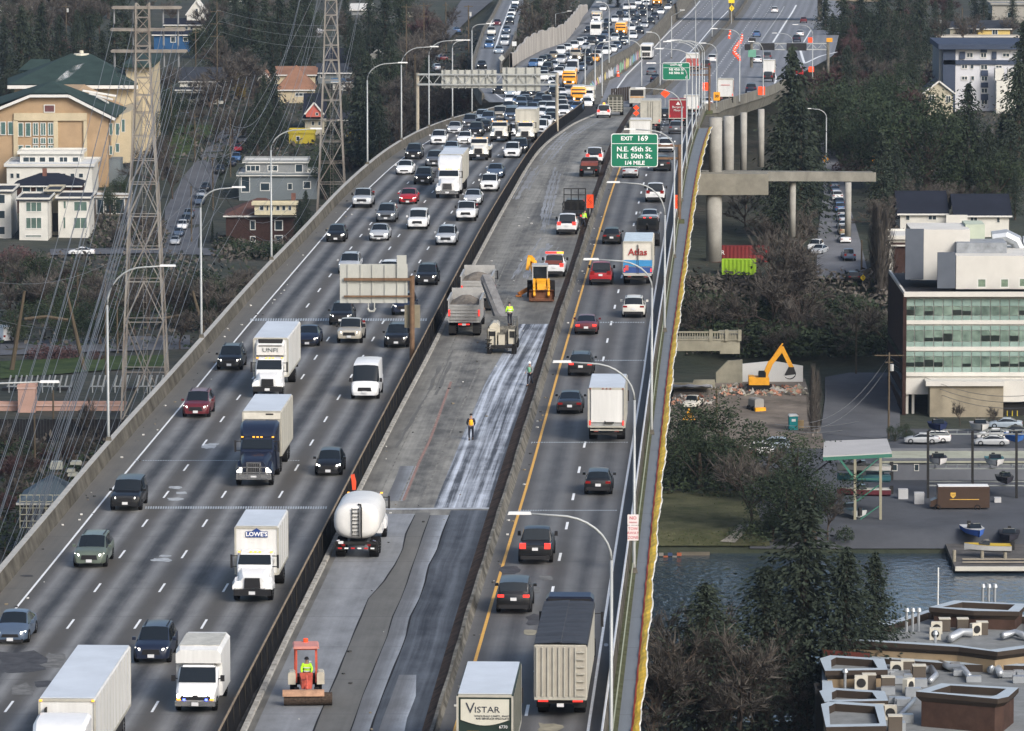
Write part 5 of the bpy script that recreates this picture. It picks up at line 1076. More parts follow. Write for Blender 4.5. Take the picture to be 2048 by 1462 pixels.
b0=DK(1503,135);Y=b0.y;t=empty('sign_gantry',tuple(b0),0,'far sign gantry with two black panels above the exit ramps','sign gantry')
for x,yb,yt in((1503,135,82),(1656,126,84)):
 m=MB();p,q=at(x,yb,Y)-b0,at(x,yt,Y)-b0;m.tube([(p.x,0,p.z-2),(q.x,0,q.z)],.3,8);m.build('post',Mconc,t)
m=MB()
for y in(87,99):
 p,q=at(1503,y,Y)-b0,at(1656,y,Y)-b0;m.bar((p.x,0,p.z),(q.x,0,q.z),.2)
for i in range(14):
 p,q=at(1503+153*i/14,87 if i%2 else 99,Y)-b0,at(1503+153*(i+1)/14,99 if i%2 else 87,Y)-b0;m.bar((p.x,0,p.z),(q.x,0,q.z),.1)
m.build('truss',Mlamp,t)
for x0,y0,x1,y1,mm in((1521,86,1549,100,Mtrim),(1573,86,1613,101,Mtrim),(1489,88,1500,100,Mtrim),(1498,76,1511,85,Mtrim),(1496,99,1512,114,M('pale_green',(.12,.30,.22),.5))):
 m=MB();board(m,x0,y0,x1,y1,Y,.1,b0+Vector((0,.4,0)));m.build('panel',mm,t)
def small_sign(x0,y0,x1,y1,basey,f,mat,label,kind='rect',mark=None,cat='road sign',name='road_sign',base=None,group=None,onpost=True):
 cx=(x0+x1)/2;b=base or PF(cx,basey,f);t=empty(name,tuple(b),0,label,cat,group);a,q=at(x0,y1,b.y)-b,at(x1,y0,b.y)-b
 m=MB();w_,h_=q.x-a.x,q.z-a.z;cz=(a.z+q.z)/2;c0=(a.x+q.x)/2
 if kind=='rect':rboard(m,a.x,a.z,q.x,q.z,0,min(w_,h_)*.1,.05)
 else:
  pts=[(c0,a.z),(q.x,cz),(c0,q.z),(a.x,cz)];m.grid([[(u,.03,v)for u,v in pts],[(u,-.03,v)for u,v in pts]],closed=True);m.quad([(u,-.03,v)for u,v in pts]);m.quad([(u,.03,v)for u,v in pts][::-1])
 pn=m.build('panel',mat,t)
 if mark:
  if isinstance(mark,str):text_obj('lettering',mark,h_*.45,Mtrim,pn,(c0,-.04,cz),BACK_T,bold=.02)
  else:
   m=MB()
   for bars in mark:m.bar((c0+bars[0]*w_,-.04,cz+bars[1]*h_),(c0+bars[2]*w_,-.04,cz+bars[3]*h_),max(.05,w_*.09),.02)
   m.build('symbol',Mtrim,pn)
 if onpost:
  m=MB();m.bar((c0,.08,0),(c0,.08,a.z+h_*.5),.08);m.build('post',Mlamp,t)
 return t
CH=[(-.25,-.3,.1,-.1),(.1,-.1,-.25,.1),(-.25,.1,.1,.35),(.0,-.3,.35,-.1),(.35,-.1,.0,.1)]
ARW=[(0,-.3,0,.3),(0,.3,-.18,.1),(0,.3,.18,.1)]
small_sign(1173,389,1187,416,437,zdeck,Morange,'bright orange sign with double chevrons beside the flagged worker',mark=CH,group='orange construction signs')
small_sign(1349,390,1359,417,440,zdeck,Morange,'bright orange sign with chevrons on the right parapet',mark=CH,group='orange construction signs')
small_sign(1321,178,1340,196,222,zdeck,Morange,'orange diamond sign above the grey trailer','dia',[(-.2,0,.2,0)],group='orange construction signs')
small_sign(1266,210,1279,221,236,zdeck,Morange,'upper of two orange diamonds left of the grey trailer','dia',[(-.2,0,.2,0)],group='orange construction signs',onpost=False)
small_sign(1266,221,1279,232,240,zdeck,Morange,'lower of two orange diamonds left of the grey trailer','dia',[(-.2,0,.2,0)],group='orange construction signs')
small_sign(1405,165,1418,181,222,zdeck,Morange,'orange square sign above the dark red box truck',mark=[(0,.3,0,-.1)],group='orange construction signs')
small_sign(1516,173,1530,190,196,zdeck,Morange,'orange square sign on the curved ramp by the lamp post',mark=[(-.2,0,.2,.1)],group='orange construction signs',onpost=False)
small_sign(1616,75,1626,85,150,zdeck,Morange,'orange square sign high on the lamp post at far right',group='orange construction signs',onpost=False)
small_sign(1617,133,1628,144,157,zdeck,Morange,'orange square sign low on the lamp post above the red car',mark=[(-.2,0,.2,0)],group='orange construction signs',onpost=False)
small_sign(1427,184,1440,201,218,zdeck,Myelsign,'yellow orange speed advisory sign reading 30',mark='30')
small_sign(1458,10,1469,23,48,zdeck,M('pure_yellow',(.85,.6,.02),.5,var=0),'yellow diamond sign on a concrete post in the far median','dia',ARW)
small_sign(1457,-4,1469,6,48,zdeck,M('pure_yellow',(.85,.6,.02),.5,var=0),'yellow sign cut by the top edge of the photo')
small_sign(1653,76,1665,84,126,zdeck,Myelsign,'yellow arrow sign on top of the far gantry post',mark=[(-.3,0,.3,0)])
small_sign(1644,310,1658,326,344,terr,Myelsign,'yellow diamond sign on the lamp post among the right trees','dia',ARW)
small_sign(1741,310,1753,325,345,terr,Myelsign,'yellow diamond sign half hidden by a conifer on the low ramp','dia',ARW)
small_sign(1688,352,1698,363,372,terr,M('pure_yellow',(.85,.6,.02),.5,var=0),'yellow square plate on the side of the low ramp bridge',onpost=False)
small_sign(1720,549,1732,562,572,terr,M('pure_yellow',(.85,.6,.02),.5,var=0),'yellow diamond sign at the dead end of the parked street','dia',ARW)
small_sign(997,109,1010,123,134,zjam,Mback,'grey back of a diamond sign beside the ramp road','dia')
small_sign(1024,83,1033,92,104,zjam,Mwhite,'small white square sign by the ramp road divider')
lp=lr[1];o=Vector(lp.location)
for(x0,y0,x1,y1,tx,lb)in((1255,1029,1277,1050,[('NO',.36,.66),('PARKING',.15,.25)],'upper red and white plate reading no parking on the lamp post'),(1255,1051,1277,1081,[('TOW',.2,.78),('AWAY',.2,.5),('ZONE',.2,.2)],'lower red and white plate reading tow away zone on the lamp post')):
 t=empty('parking_sign',tuple(o),0,lb,'sign','parking plates on the lamp post');Y=o.y-.16;a,q=at(x0,y1,Y)-o,at(x1,y0,Y)-o
 m=MB();rboard(m,a.x,a.z,q.x,q.z,-.16,.03,.03);pn=m.build('panel',M('pinkish_white',(.66,.60,.59),.5,var=.05),t)
 for s,sz,fz in tx:text_obj('lettering',s,sz*(q.z-a.z)*1.25 if len(tx)<3 else.24,M('sign_red',(.45,.03,.05),.5,var=0),pn,((a.x+q.x)/2,-.18,a.z+(q.z-a.z)*fz),BACK_T,sx=.95)
def drum(p,lb):
 t=empty('traffic_drum',tuple(p),0,lb,'traffic drum','orange drums closing the far lanes');m=MB();m.tube([(0,0,0),(0,0,.1),(0,0,.11),(0,0,1.05)],[.34,.34,.26,.2],8);m.build('drum_body',Morange,t)
 m=MB();m.tube([(0,0,.6),(0,0,.78)],[.25,.235],8);m.build('white_band',Mwhite,t)
DR=[(1460,66),(1458,74),(1484,74),(1483,79),(1481,84),(1478,87),(1475,91),(1473,94),(1470,98),(1468,101),(1467,104),(1469,107),(1472,111),(1476,115),(1479,118)]
for i,(x,y)in enumerate(DR):drum(DK(x,y+3),(ORD[i]+' orange drum of the curved row on the far lanes, counted from the top')if i>1 else('upper' if i==0 else 'lower')+' of two orange drums left of the curved row')
for i,(x,y)in enumerate([(1327,55),(1321,63),(1311,74),(1249,141),(1239,147),(1236,153)]):drum(DK(x,y),ORD[i]+' orange drum beside the retaining wall, counted from the top')
def pylon(x,base_y,prof,arms,label,Ybase,far=False):
 """prof: list of (pixel y, half width px) from the ground up"""
 s=pxm(Ybase);z0=terr(Ybase,0 if False else at(x,base_y,Ybase).x);o=Vector((at(x,base_y,Ybase).x,Ybase,z0));t=empty('lattice_pylon',tuple(o),0,label,'electricity pylon','lattice pylons on the left')
 lv=[(at(x,y,Ybase).z-z0,hw/s)for y,hw in prof];lv[0]=(0,lv[0][1])
 Mp=M('pylon_rust',(.20,.155,.125),.8,var=.35,sc=.12,c2=(.34,.33,.30))
 cr=lambda hw,k:((-hw,hw,hw,-hw)[k],(-hw,-hw,hw,hw)[k])
 for k in range(4):
  m=MB()
  for(za,ha),(zb,hb)in zip(lv,lv[1:]):a,b=cr(ha,k),cr(hb,k);m.bar((a[0],a[1],za),(b[0],b[1],zb),.26 if za<30 else.2)
  m.build('leg',Mp,t)
 m=MB()
 for(za,ha),(zb,hb)in zip(lv,lv[1:]):
  n=max(1,round((zb-za)/max(1.6,(ha+hb)*1.05)))
  for i in range(n):
   z1,z2=lerp(za,zb,i/n),lerp(za,zb,(i+1)/n);h1,h2=lerp(ha,hb,i/n),lerp(ha,hb,(i+1)/n)
   for k in range(4):
    a,b=cr(h1,k),cr(h1,(k+1)%4);c,d=cr(h2,k),cr(h2,(k+1)%4);mid=((c[0]+d[0])/2,(c[1]+d[1])/2)if i%2==0 else None
    m.bar((a[0],a[1],z1),(b[0],b[1],z1),.12)
    if mid and h1>1.2:m.bar((a[0],a[1],z1),(mid[0],mid[1],z2),.12);m.bar((b[0],b[1],z1),(mid[0],mid[1],z2),.12)
    elif h1>1.2:q=((a[0]+b[0])/2,(a[1]+b[1])/2);m.bar((q[0],q[1],z1),(c[0],c[1],z2),.12);m.bar((q[0],q[1],z1),(d[0],d[1],z2),.12)
    else:m.bar((a[0],a[1],z1),(d[0],d[1],z2),.1)
 m.build('bracing',Mp,t);m=MB();top=lv[-1][0]
 for s_ in(-.25,.25):m.bar((s_,0,0),(s_,0,top*.75),.05)
 zz=1
 while zz<top*.75:m.bar((-.25,0,zz),(.25,0,zz),.04);zz+=.9
 m.build('ladder',Mp,t);ins=[]
 for y,xa,xb,att in arms:
  z=at(x,y,Ybase).z-z0;m=MB();pa,pb=at(xa,y,Ybase).x-o.x,at(xb,y,Ybase).x-o.x
  for yy in(-.7,.7):m.bar((pa,yy,z),(pb,yy,z),.28,.36)
  m.bar((pa,-.7,z),(pa,.7,z),.2);m.bar((pb,-.7,z),(pb,.7,z),.2);m.build('cross_arm',M('arm_grey',(.22,.20,.175),.8,var=.3,sc=.5),t)
  for xi in att:
   px_=at(xi,y,Ybase).x-o.x;m=MB();m.tube([(px_,0,z-.15),(px_,0,z-.5),(px_,0,z-2.2)],[.08,.15,.15],6)
   m.build('insulator',M('insulator',(.2,.21,.22),.4,var=.1),t);ins.append(Vector((px_,0,z-2.2)))
 return t,o,ins
Y1=GR(292,838).y
t1,o1,ins1=pylon(292,838,[(838,47),(640,39),(560,35),(430,30),(366,27),(225,18),(120,14),(6,13)],[(15,225,362,(228,266,326,356)),(59,222,370,(266,327,356)),(102,223,373,(229,266,328,357))],'rusty lattice pylon with three cross arms in front of the yellow school',Y1)
Y2=GR(664,462).y
t2,o2,ins2=pylon(664,462,[(462,32),(366,26),(240,20),(120,15),(0,11),(-60,9)],[(-50,600,730,(605,640,690,725))],'grey lattice pylon rising out of the top of the photo',Y2)
Mwire=M('wire',(.17,.18,.19),.5,m=.3,var=0)
def wire(root,o,a,b,sag,r=.034,n=14,name='wire'):
 """a, b world points"""
 pts=[a.lerp(b,i/n)-Vector((0,0,sag*4*(i/n)*(1-i/n)))-o for i in range(n+1)];m=MB();m.tube(pts,r,4,cap=False);m.build(name,Mwire,root)
for i,q in enumerate(ins1):
 a=o1+q;px_=1024+a.x*F/(a.y*CP)
 for dx in((0,5)if i%2 else(0,)):
  yy=731+0;xe=px_+dx-.295*1085+(i%3)*9;wire(t1,o1,a,at(xe,1170,505),2.5+(i%3))
for i,xe in enumerate((205,190,175,162,150,135,120,104,90,75,60,47,34)):wire(t1,o1,at(xe+305-i,150+i*3,Y1),at(xe-60,1190,505),3)
for i,q in enumerate(ins2):
 for j in(0,1):wire(t2,o2,o2+q,o1+ins1[(i*2+j+3)%len(ins1)],20+4*i+3*j,n=24)
for j in range(4):wire(t2,o2,at(700+14*j,-60,Y2),at(560+20*j,-60,1400),3)
for j in range(3):wire(t2,o2,at(650+14*j,-60,Y2),at(-30,560+70*j,800),18+5*j,n=24)
Mwood=M('weathered_wood',(.10,.08,.055),.9,var=.3,sc=1,stretch=(6,6,.4))
def hframe(pts,bar,Y,label):
 o=at(pts[0][0],pts[0][1],Y);t=empty('wooden_frame',tuple(o),0,label,'power pole frame')
 for k in range(0,len(pts),2):
  m=MB();m.tube([at(*pts[k],Y)-o,at(*pts[k+1],Y)-o],[.42,.2],7);m.build('pole',Mwood,t)
 m=MB();m.tube([at(bar[0],bar[1],Y)-o,at((bar[0]+bar[2])/2,bar[1]-5,Y)-o,at(bar[2],bar[3],Y)-o],.25,6);m.build('cross_bar',Mwood,t)
hframe([(18,775),(49,582),(180,790),(133,583)],(49,638,136,640),790,'large wooden frame of two leaning poles left of the rusty pylon')
hframe([(422,712),(385,582)],(330,636,388,642),820,'leaning wooden pole with a side bar right of the rusty pylon')
def upole(x,yb,yt,label,arms=((6,22),),f=terr,r=.16,base=None,group='wooden utility poles',tr=0):
 b=base or PF(x,yb,f);t=empty('utility_pole',tuple(b),0,label,'utility pole',group);h=(at(x,yt,b.y)-b).z;m=MB();m.tube([(0,0,-.3),(0,0,h)],[r,r*.7],7);m.build('pole',Mwood,t)
 s=pxm(b.y)
 for dy,w_ in arms:m=MB();z=h-dy/s;m.bar((-w_/2/s,0,z),(w_/2/s,0,z),.14);m.build('cross_arm',Mwood,t)
 if tr:m=MB();m.tube([(.35,0,h-tr/s-.9),(.35,0,h-tr/s)],.28,8);m.build('transformer',M('transformer_grey',(.42,.43,.42),.5),t)
 return t
for x,yb,yt,lb,ar,tr in[(435,215,3,'tall dark utility pole left of the bare hillside trees',((20,26),(45,26),(70,26)),0),(392,190,60,'utility pole in front of the white two storey house',((5,12),(20,12)),0),(133,110,5,'dark utility pole above the green school roof',((8,16),),12),(234,330,235,'thin dark pole at the right end of the orange school wall',((3,6),),0),(390,325,228,'utility pole on the grass beside the hill street',((5,14),),0),(343,280,170,'pale thin pole left of the hill street',((4,10),),0),(461,355,235,'utility pole with a lamp arm over the hill street',((45,14),),0),(497,280,190,'dark utility pole right of the hill street',((5,16),),0),(426,420,315,'black pole beside the lower end of the hill street',((2,6),),0),(383,485,372,'black pole at the lower street corner',((2,6),),0),(830,210,108,'pale pole with a small box left of the gantry',((3,6),),0),(937,110,10,'tall black pole left of the ramp road',((3,18),),14),(813,200,8,'slim lattice mast left of the ramp road',((6,20),(36,18)),0),(848,160,5,'second slim mast near the ramp road',((6,20),(28,18)),0),(892,110,4,'slim pole among bare trees near the ramp road',((6,14),),0),(1064,62,10,'slim pole on the dark slope above the pale wall',((2,4),),0),(1777,880,705,'utility pole with lamp arm beside the glass office building',((6,60),(20,16)),24),(1671,215,175,'utility pole with a round white transformer in the right trees',((5,10),),16),(1684,230,200,'small crossed pole in the right trees',((3,14),),0),(1712,750,628,'thin lamp pole on the dark right slope',((2,3),),0),(1723,545,480,'black pole near the dead end sign',((2,3),),0),(1738,700,615,'thin grey pole at the stairs on the right slope',((2,3),),0),(1878,75,30,'utility pole left of the yellow houses at upper right',((4,10),),10),(1924,70,15,'pale bare pole among the upper right trees',((3,4),),0),(70,945,830,'black pole with a small red sign by the substation fence',((3,4),),0),(107,870,780,'dark pole in front of the pink wall',((3,4),),0),(212,760,555,'thin pole behind the first curved lamp',((3,4),),0),(235,705,600,'thin lamp pole on the lower left slope',((3,10),),0),(156,640,545,'pale topped pole on the left slope',((3,4),),0),(1433,850,775,'dark pole with cross arm at the construction site',((4,18),),0)]:
 upole(x,yb,yt,lb,ar,tr=tr)
def plines(a,b,n,name,lb,spread=8,sag=3):
 t=empty('power_line',(0,0,0),0,lb,'power line')
 for i in range(n):wire(t,Vector((0,0,0)),at(a[0]+i*3,a[1]+i*spread,a[2]),at(b[0]+i*3,b[1]+i*spread,b[2]),sag,.035)
plines((435,20,1180),(230,130,1050),3,'w','slack wires running down from the tall dark pole over the school',22,6)
plines((435,20,1180),(800,30,1300),3,'w','wires running right from the tall dark pole over the conifers',22,3)
plines((1777,712,750),(1620,845,700),2,'w','two wires from the office utility pole towards the portable toilet',14,2)
plines((1777,712,750),(2060,790,720),3,'w','wires from the office utility pole crossing the concrete wall',12,2)
plines((1777,825,750),(1550,848,690),2,'w','dark cable sagging over the construction yard',12,1)
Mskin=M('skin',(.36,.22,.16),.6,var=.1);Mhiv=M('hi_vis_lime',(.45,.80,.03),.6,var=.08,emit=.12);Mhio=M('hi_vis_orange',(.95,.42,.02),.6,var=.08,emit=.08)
Mdenim=M('dark_trousers',(.03,.033,.045),.9,var=.2);Mhelm=M('helmet_white',(.75,.76,.76),.4,var=0);Mboot=M('boots',(.03,.022,.016),.8,var=0);Mhair=M('dark_hair',(.015,.012,.01),.7,var=0)
def skin_mesh(name,verts,edges,rad,mat,parent,sub=1):
 me=bpy.data.meshes.new(name+'_src');me.from_pydata(verts,edges,[]);o=bpy.data.objects.new(name+'_src',me);COL.objects.link(o)
 md=o.modifiers.new('s','SKIN');md.use_smooth_shade=True
 for i,v in enumerate(o.data.skin_vertices[0].data):
  v.radius=(rad[i],rad[i])if not isinstance(rad[i],tuple)else rad[i];v.use_root=(i==0)
 sd_=o.modifiers.new('b','SUBSURF');sd_.levels=sub;sd_.render_levels=sub
 bpy.context.view_layer.update();dg=bpy.context.evaluated_depsgraph_get();m2=bpy.data.meshes.new_from_object(o.evaluated_get(dg));bpy.data.objects.remove(o)
 m2.materials.clear();m2.materials.append(mat);q=bpy.data.objects.new(name,m2);COL.objects.link(q);q.parent=parent;return q
def person(loc,rz,label,top,helmet=None,sit=False,vest=None,sleeves=None,lean=0,stride=.18,arms=((.42,-.05),(.42,-.05))):
 """front of the body looks to +Y"""
 t=empty('person',loc,rz,label,'person','road workers');hz=.93
 if sit:hip,kn,an=[(s*.1,0,.0)for s in(-1,1)],[(s*.17,.42,.05)for s in(-1,1)],[(s*.16,.45,-.38)for s in(-1,1)];hz=0
 else:hip=[(s*.1,0,hz-.05)for s in(-1,1)];kn=[(s*.12,s*stride*.5+.04,.5)for s in(-1,1)];an=[(s*.12,s*stride-.05,.09)for s in(-1,1)]
 L_=lambda z:(0,lean*z,hz+z)
 pel,wst,che,nec,hd0,hd1=L_(.02),L_(.2),L_(.42),L_(.57),L_(.66),L_(.76)
 sh=[(s*.19,lean*.5,hz+.5)for s in(-1,1)];el=[(s*.27,lean*.25+.05,hz+.24)for s in(-1,1)];wr=[(s*.22,lean*.2+arms[i][0]*.6,hz+.12+arms[i][1])for i,s in enumerate((-1,1))]
 V=[pel,wst,che,nec,hd0,hd1]+hip+kn+an+[(a[0],a[1]+.16,a[2]-.04)for a in an]+sh+el+wr
 R=[(.15,.11),(.14,.10),(.17,.115),.055,.085,.09]+[.09,.09,.06,.06,.045,.045,.04,.04,.065,.065,.045,.045,.032,.032]
 E=[(0,1),(1,2),(2,3),(3,4),(4,5),(0,6),(0,7),(6,8),(7,9),(8,10),(9,11),(10,12),(11,13),(2,14),(2,15),(14,16),(15,17),(16,18),(17,19)]
 k=20
 for i,s in enumerate((-1,1)):
  w_=V[18+i]
  for j in range(4):V.append((w_[0]+(j-1.5)*.02,w_[1]+.10-abs(j-1.2)*.01,w_[2]-.07));R.append(.009);E.append((18+i,k));k+=1
  V.append((w_[0]-s*.05,w_[1]+.05,w_[2]-.03));R.append(.01);E.append((18+i,k));k+=1
 skin_mesh('body',V,E,R,Mskin,t)
 nose=Vector(hd1)+Vector((0,.095,-.03));
 jv=[pel,wst,che]+sh+el+[tuple(Vector(e).lerp(Vector(w_),.85))for e,w_ in zip(el,wr)];jr=[(.165,.13),(.165,.13),(.20,.145),.09,.09,.068,.068,.05,.05]
 je=[(0,1),(1,2),(2,3),(2,4),(3,5),(4,6),(5,7),(6,8)]
 skin_mesh('jacket',jv,je,jr,sleeves or top,t)
 if vest:skin_mesh('vest',[pel,wst,che,L_(.5)],[(0,1),(1,2),(2,3)],[(.18,.145),(.18,.145),(.2,.16),(.14,.12)],vest,t)
 else:
  m=MB()
  for z in(.16,.34):
   m.tube([(0,lean*z,hz+z-.025),(0,lean*z,hz+z+.025)],.205,10)
  m.build('reflective_band',M('reflective',(.6,.62,.6),.4,var=0),t)
 skin_mesh('trousers',[L_(0)]+hip+kn+[tuple(Vector(a)+Vector((0,0,.04)))for a in an],[(0,1),(0,2),(1,3),(2,4),(3,5),(4,6)],[(.15,.12),.11,.11,.08,.08,.065,.065],Mdenim,t)
 for a in an:m=MB();m.hexa([(a[0]-.055,a[1]-.09,a[2]-.09),(a[0]+.055,a[1]-.09,a[2]-.09),(a[0]+.05,a[1]+.2,a[2]-.09),(a[0]-.05,a[1]+.2,a[2]-.09),(a[0]-.05,a[1]-.08,a[2]+.06),(a[0]+.05,a[1]-.08,a[2]+.06),(a[0]+.045,a[1]+.16,a[2]-.02),(a[0]-.045,a[1]+.16,a[2]-.02)]);m.build('boot',Mboot,t)
 m=MB();rows=[];c0=Vector(hd1)
 for j in range(5):a=j/4*math.pi/2;rows.append([(c0.x+.115*math.cos(a)*math.cos(q*math.pi/5),c0.y+.125*math.cos(a)*math.sin(q*math.pi/5),c0.z+.02+.12*math.sin(a))for q in range(10)])
 if helmet:rows.insert(0,[(c0.x+.14*math.cos(q*math.pi/5),c0.y+.17*math.sin(q*math.pi/5),c0.z+.01)for q in range(10)])
 m.grid(rows,closed=True);m.build('helmet' if helmet else 'hair',helmet or Mhair,t,smooth=True)
 return t
D_=lambda x,y:DK(x,y)
p=D_(942,880);person(tuple(p),0,'worker in dark clothes and an orange yellow safety vest walking on the stripped deck',Mdenim,None,vest=Mhio,sleeves=Mdenim)
p=D_(1060,772);person(tuple(p),2.6,'worker with a white helmet and pale green vest by the brown barrier',Mhiv,Mhelm,vest=M('mint_vest',(.2,.5,.3),.7,var=.1),sleeves=M('grey_shirt',(.2,.22,.22),.8,var=.1),lean=.1)
p=D_(1166,457);person(tuple(p),-.9,'worker in a lime jacket leaning on the barrier beside the stake truck',Mhiv,None,lean=.35)
p=D_(1189,349);person(tuple(p),1.3,'worker in a lime jacket bending over the rear of the dark flatbed',Mhiv,None,lean=.5)
Mrub=Mtyre;Myeq=M('machine_yellow',(.72,.33,.015),.45,var=.15,sc=2);Mcream=M('machine_cream',(.45,.42,.34),.5,var=.15,sc=2);Mdirt=M('earth_dust',(.17,.15,.125),.95,var=.3,sc=3,bump=.4)
def cylx(m,x0,x1,y,z,r,n=14,mi=0):m.tube([(x0,y,z),(x1,y,z)],r,n,mi)
t=empty('water_truck');m=MB();rows=[]
for y,k in((.0,.0),(-.02,.55),(.04,.8),(.2,.94),(.5,1),(5.2,1),(5.5,.95),(5.6,.6)):
 rows.append([(1.36*k*math.copysign(abs(math.cos(a))**.75,math.cos(a)),y,2.2+1.08*k*math.copysign(abs(math.sin(a))**.75,math.sin(a)))for a in[2*math.pi*q/24 for q in range(24)]])
m.grid(rows,closed=True);finish_smooth(m.build('tank',M('tank_white',(.62,.62,.60),.4,var=.08,sc=.8),t),50)
m=MB();
for s in(-.2,.2):m.bar((s-.05,-.1,1.35),(s-.05,-.1,3.0),.045)
for i in range(8):m.bar((-.25,-.1,1.4+i*.22),(.15,-.1,1.4+i*.22),.04)
m.build('ladder',Mchas,t)
m=MB();m.tube([(.3,-.12,1.2),(.3,-.12,3.0),(.25,.0,3.2),(.1,.1,3.2)],.05,6);m.build('hose',Mchas,t)
m=MB();m.box(0,-.1,.95,2.5,.2,.16)
for s in(-1,1):m.box(s*.95,.1,.75,.5,.3,.5)
m.build('rear_frame',Mchas,t)
m=MB()
for i in range(6):m.box(-.95+i*.38,-.22,.66,.22,.03,.08,mi=i%2)
m.build('reflector_strip',[M('refl_red',(.5,.03,.03),.4,var=0),Mwhite],t)
for s in(-1,1):
 m=MB();m.box(s*.75,-.22,.85,.2,.05,.12);m.build('tail_light',Mtail,t)
 m=MB();m.tube([(s*1.0,-.1,1.08),(s*1.0,-.2,1.12),(s*1.15,-.3,1.1)],.05,6);m.build('spray_nozzle',Mchrome,t)
 for y in(.9,2.2):add_wheel(t,s*.98,y,.5,.55)
m=MB();m.box(-.9,-.22,1.0,.3,.03,.16);m.build('license_plate',Mplate,t)
cab_conventional(t,9.6,PAINT['white'],2.35,1.9,1.6,.8,1.8,2.9);chassis(t,.3,9)
truck_pos(t,714,1116,zdeck,1,0,.4,'white oval water tank truck seen from behind beside the median screen','tank truck',None)
t=empty('sweeper_tractor');Mrd=M('tractor_red',(.45,.08,.05),.55,var=.25,sc=3);m=MB();m.hexa([(-.32,.2,.75),(.32,.2,.75),(.26,1.5,.7),(-.26,1.5,.7),(-.34,.2,1.3),(.34,.2,1.3),(.24,1.45,1.1),(-.24,1.45,1.1)]);m.build('hood',Mrd,t)
m=MB()
for x,y in((-.55,-.9),(.55,-.9),(-.5,.25),(.5,.25)):m.bar((x,y,.8),(x*.97,y,2.55),.09)
m.bar((-.55,-.9,2.5),(.55,-.9,2.5),.08);m.bar((-.5,.25,2.5),(.5,.25,2.5),.08);m.bar((-.53,-.9,2.5),(-.5,.25,2.5),.08);m.bar((.53,-.9,2.5),(.5,.25,2.5),.08);m.build('roll_frame',Mrd,t);m=MB();rbox(m,0,-.35,2.6,1.3,1.6,.12);rf_=m.build('canopy',M('canopy_pink',(.52,.22,.18),.6,var=.15),t);m=MB();m.tube([(0,-.9,2.66),(0,-.9,2.84)],.12,8);m.build('beacon',Morange,rf_)
m=MB();m.box(0,-.55,.85,1.0,1.0,.4);m.box(0,-.75,1.25,.5,.12,.5);m.build('seat',Mchas,t)
for s in(-1,1):
 m=MB();rbox(m,s*.72,.0,1.05,.38,.9,.62,b=.08);m.build('water_tank',Mcream,t);add_wheel(t,s*.62,-.7,.6,.35,name='rear_wheel');add_wheel(t,s*.5,1.05,.36,.25,name='front_wheel')
m=MB();m.bar((0,1.3,.9),(0,2.0,.6),.14);m.tube([(0,1.0,1.05),(0,1.6,1.4),(0,2.1,.8)],.05,5);m.build('broom_arm',Mrd,t)
m=MB();cylx(m,-1.25,1.15,2.2,.34,.32,14);m.build('broom',M('broom_bristle',(.06,.045,.035),.95,var=.5,sc=8),t)
m=MB();rows=[[(x,2.2+.42*math.cos(a),.38+.42*math.sin(a))for a in[math.radians(20+20*k)for k in range(7)]]for x in(-.85,1.22)];m.grid(rows);m.build('broom_hood',M('rusty_tan',(.36,.21,.13),.8,var=.3,sc=3),t)
pt,a=place(605,1412,zdeck,-1,2.3);t.location=pt;t.rotation_euler=(0,0,a+.1);tag(t,'red tractor with a canopy and a long rotary broom in front','tractor',None)
hd=Vector((-math.sin(a),math.cos(a),0));q=Vector(pt)-hd*.45;q.z+=1.12;person(tuple(q),a,'driver in a lime jacket and dark cap seated on the red tractor',Mhiv,Mtrim,sit=True,lean=.15)
def dump_truck(x,y,lb,load=True):
 t=empty('dump_truck');Mg=M('dump_grey',(.34,.34,.33),.5,m=.15,var=.2,sc=1.2);m=MB();W=2.55;z0,z1,L_=1.2,2.9,5.6
 m.hexa([(-W/2,0,z0),(W/2,0,z0),(W/2,.08,z0),(-W/2,.08,z0),(-W/2,-.12,z1-.35),(W/2,-.12,z1-.35),(W/2,0,z1-.35),(-W/2,0,z1-.35)])
 for i in range(5):m.box(0,-.1,z0+.2+i*.26,W*.86,.08,.07)
 for i in range(6):m.box(-1.0+i*.4,-.08,z0+.55,.06,.06,.9)
 m.build('tailgate',Mg,t);m=MB()
 for s in(-1,1):m.box(s*(W/2-.04),L_/2,(z0+z1)/2,.09,L_,z1-z0);m.box(s*(W/2),L_/2,z1+.02,.16,L_,.1)
 m.box(0,L_,(z0+z1)/2+.2,W,.09,z1-z0+.4);m.box(0,L_/2,z0-.02,W,L_,.1);bx=m.build('dump_body',Mg,t)
 if load:
  m=MB();rows=[]
  for i in range(9):rows.append([(-W/2+.06+(W-.12)*k/8,.1+(L_-.2)*i/8,z1-.5+.65*math.sin(math.pi*i/8)*math.sin(math.pi*k/8)+random.uniform(-.05,.05))for k in range(9)])
  m.grid(rows);m.build('rubble_load',Mdirt,bx)
 cab_conventional(t,L_+4.3,PAINT['grey'],2.35,1.9,1.6,.8,1.8,2.7);chassis(t,.2,L_+3.5)
 for s in(-1,1):
  m=MB();m.box(s*1.18,-.1,1.9,.12,.1,.5);m.build('side_lamp',Mtailon,t);m=MB();m.box(s*.3,-.15,1.0,.3,.06,.1);m.build('tail_light',Mtailon,t)
  m=MB();m.box(s*.95,.25,.55,.6,.04,.6);m.build('mud_flap',Mchas,t)
  for y_ in(1.0,2.3):add_wheel(t,s*.95,y_,.5,.6)
 m=MB();m.box(0,-.16,.98,.3,.03,.16);m.build('license_plate',Mplate,t)
 return truck_pos(t,x,y,zdeck,1,0,.5,lb,'dump truck','grey dump trucks')
dump_truck(929,672,'grey dump truck being filled by the conveyor next to the median screen')
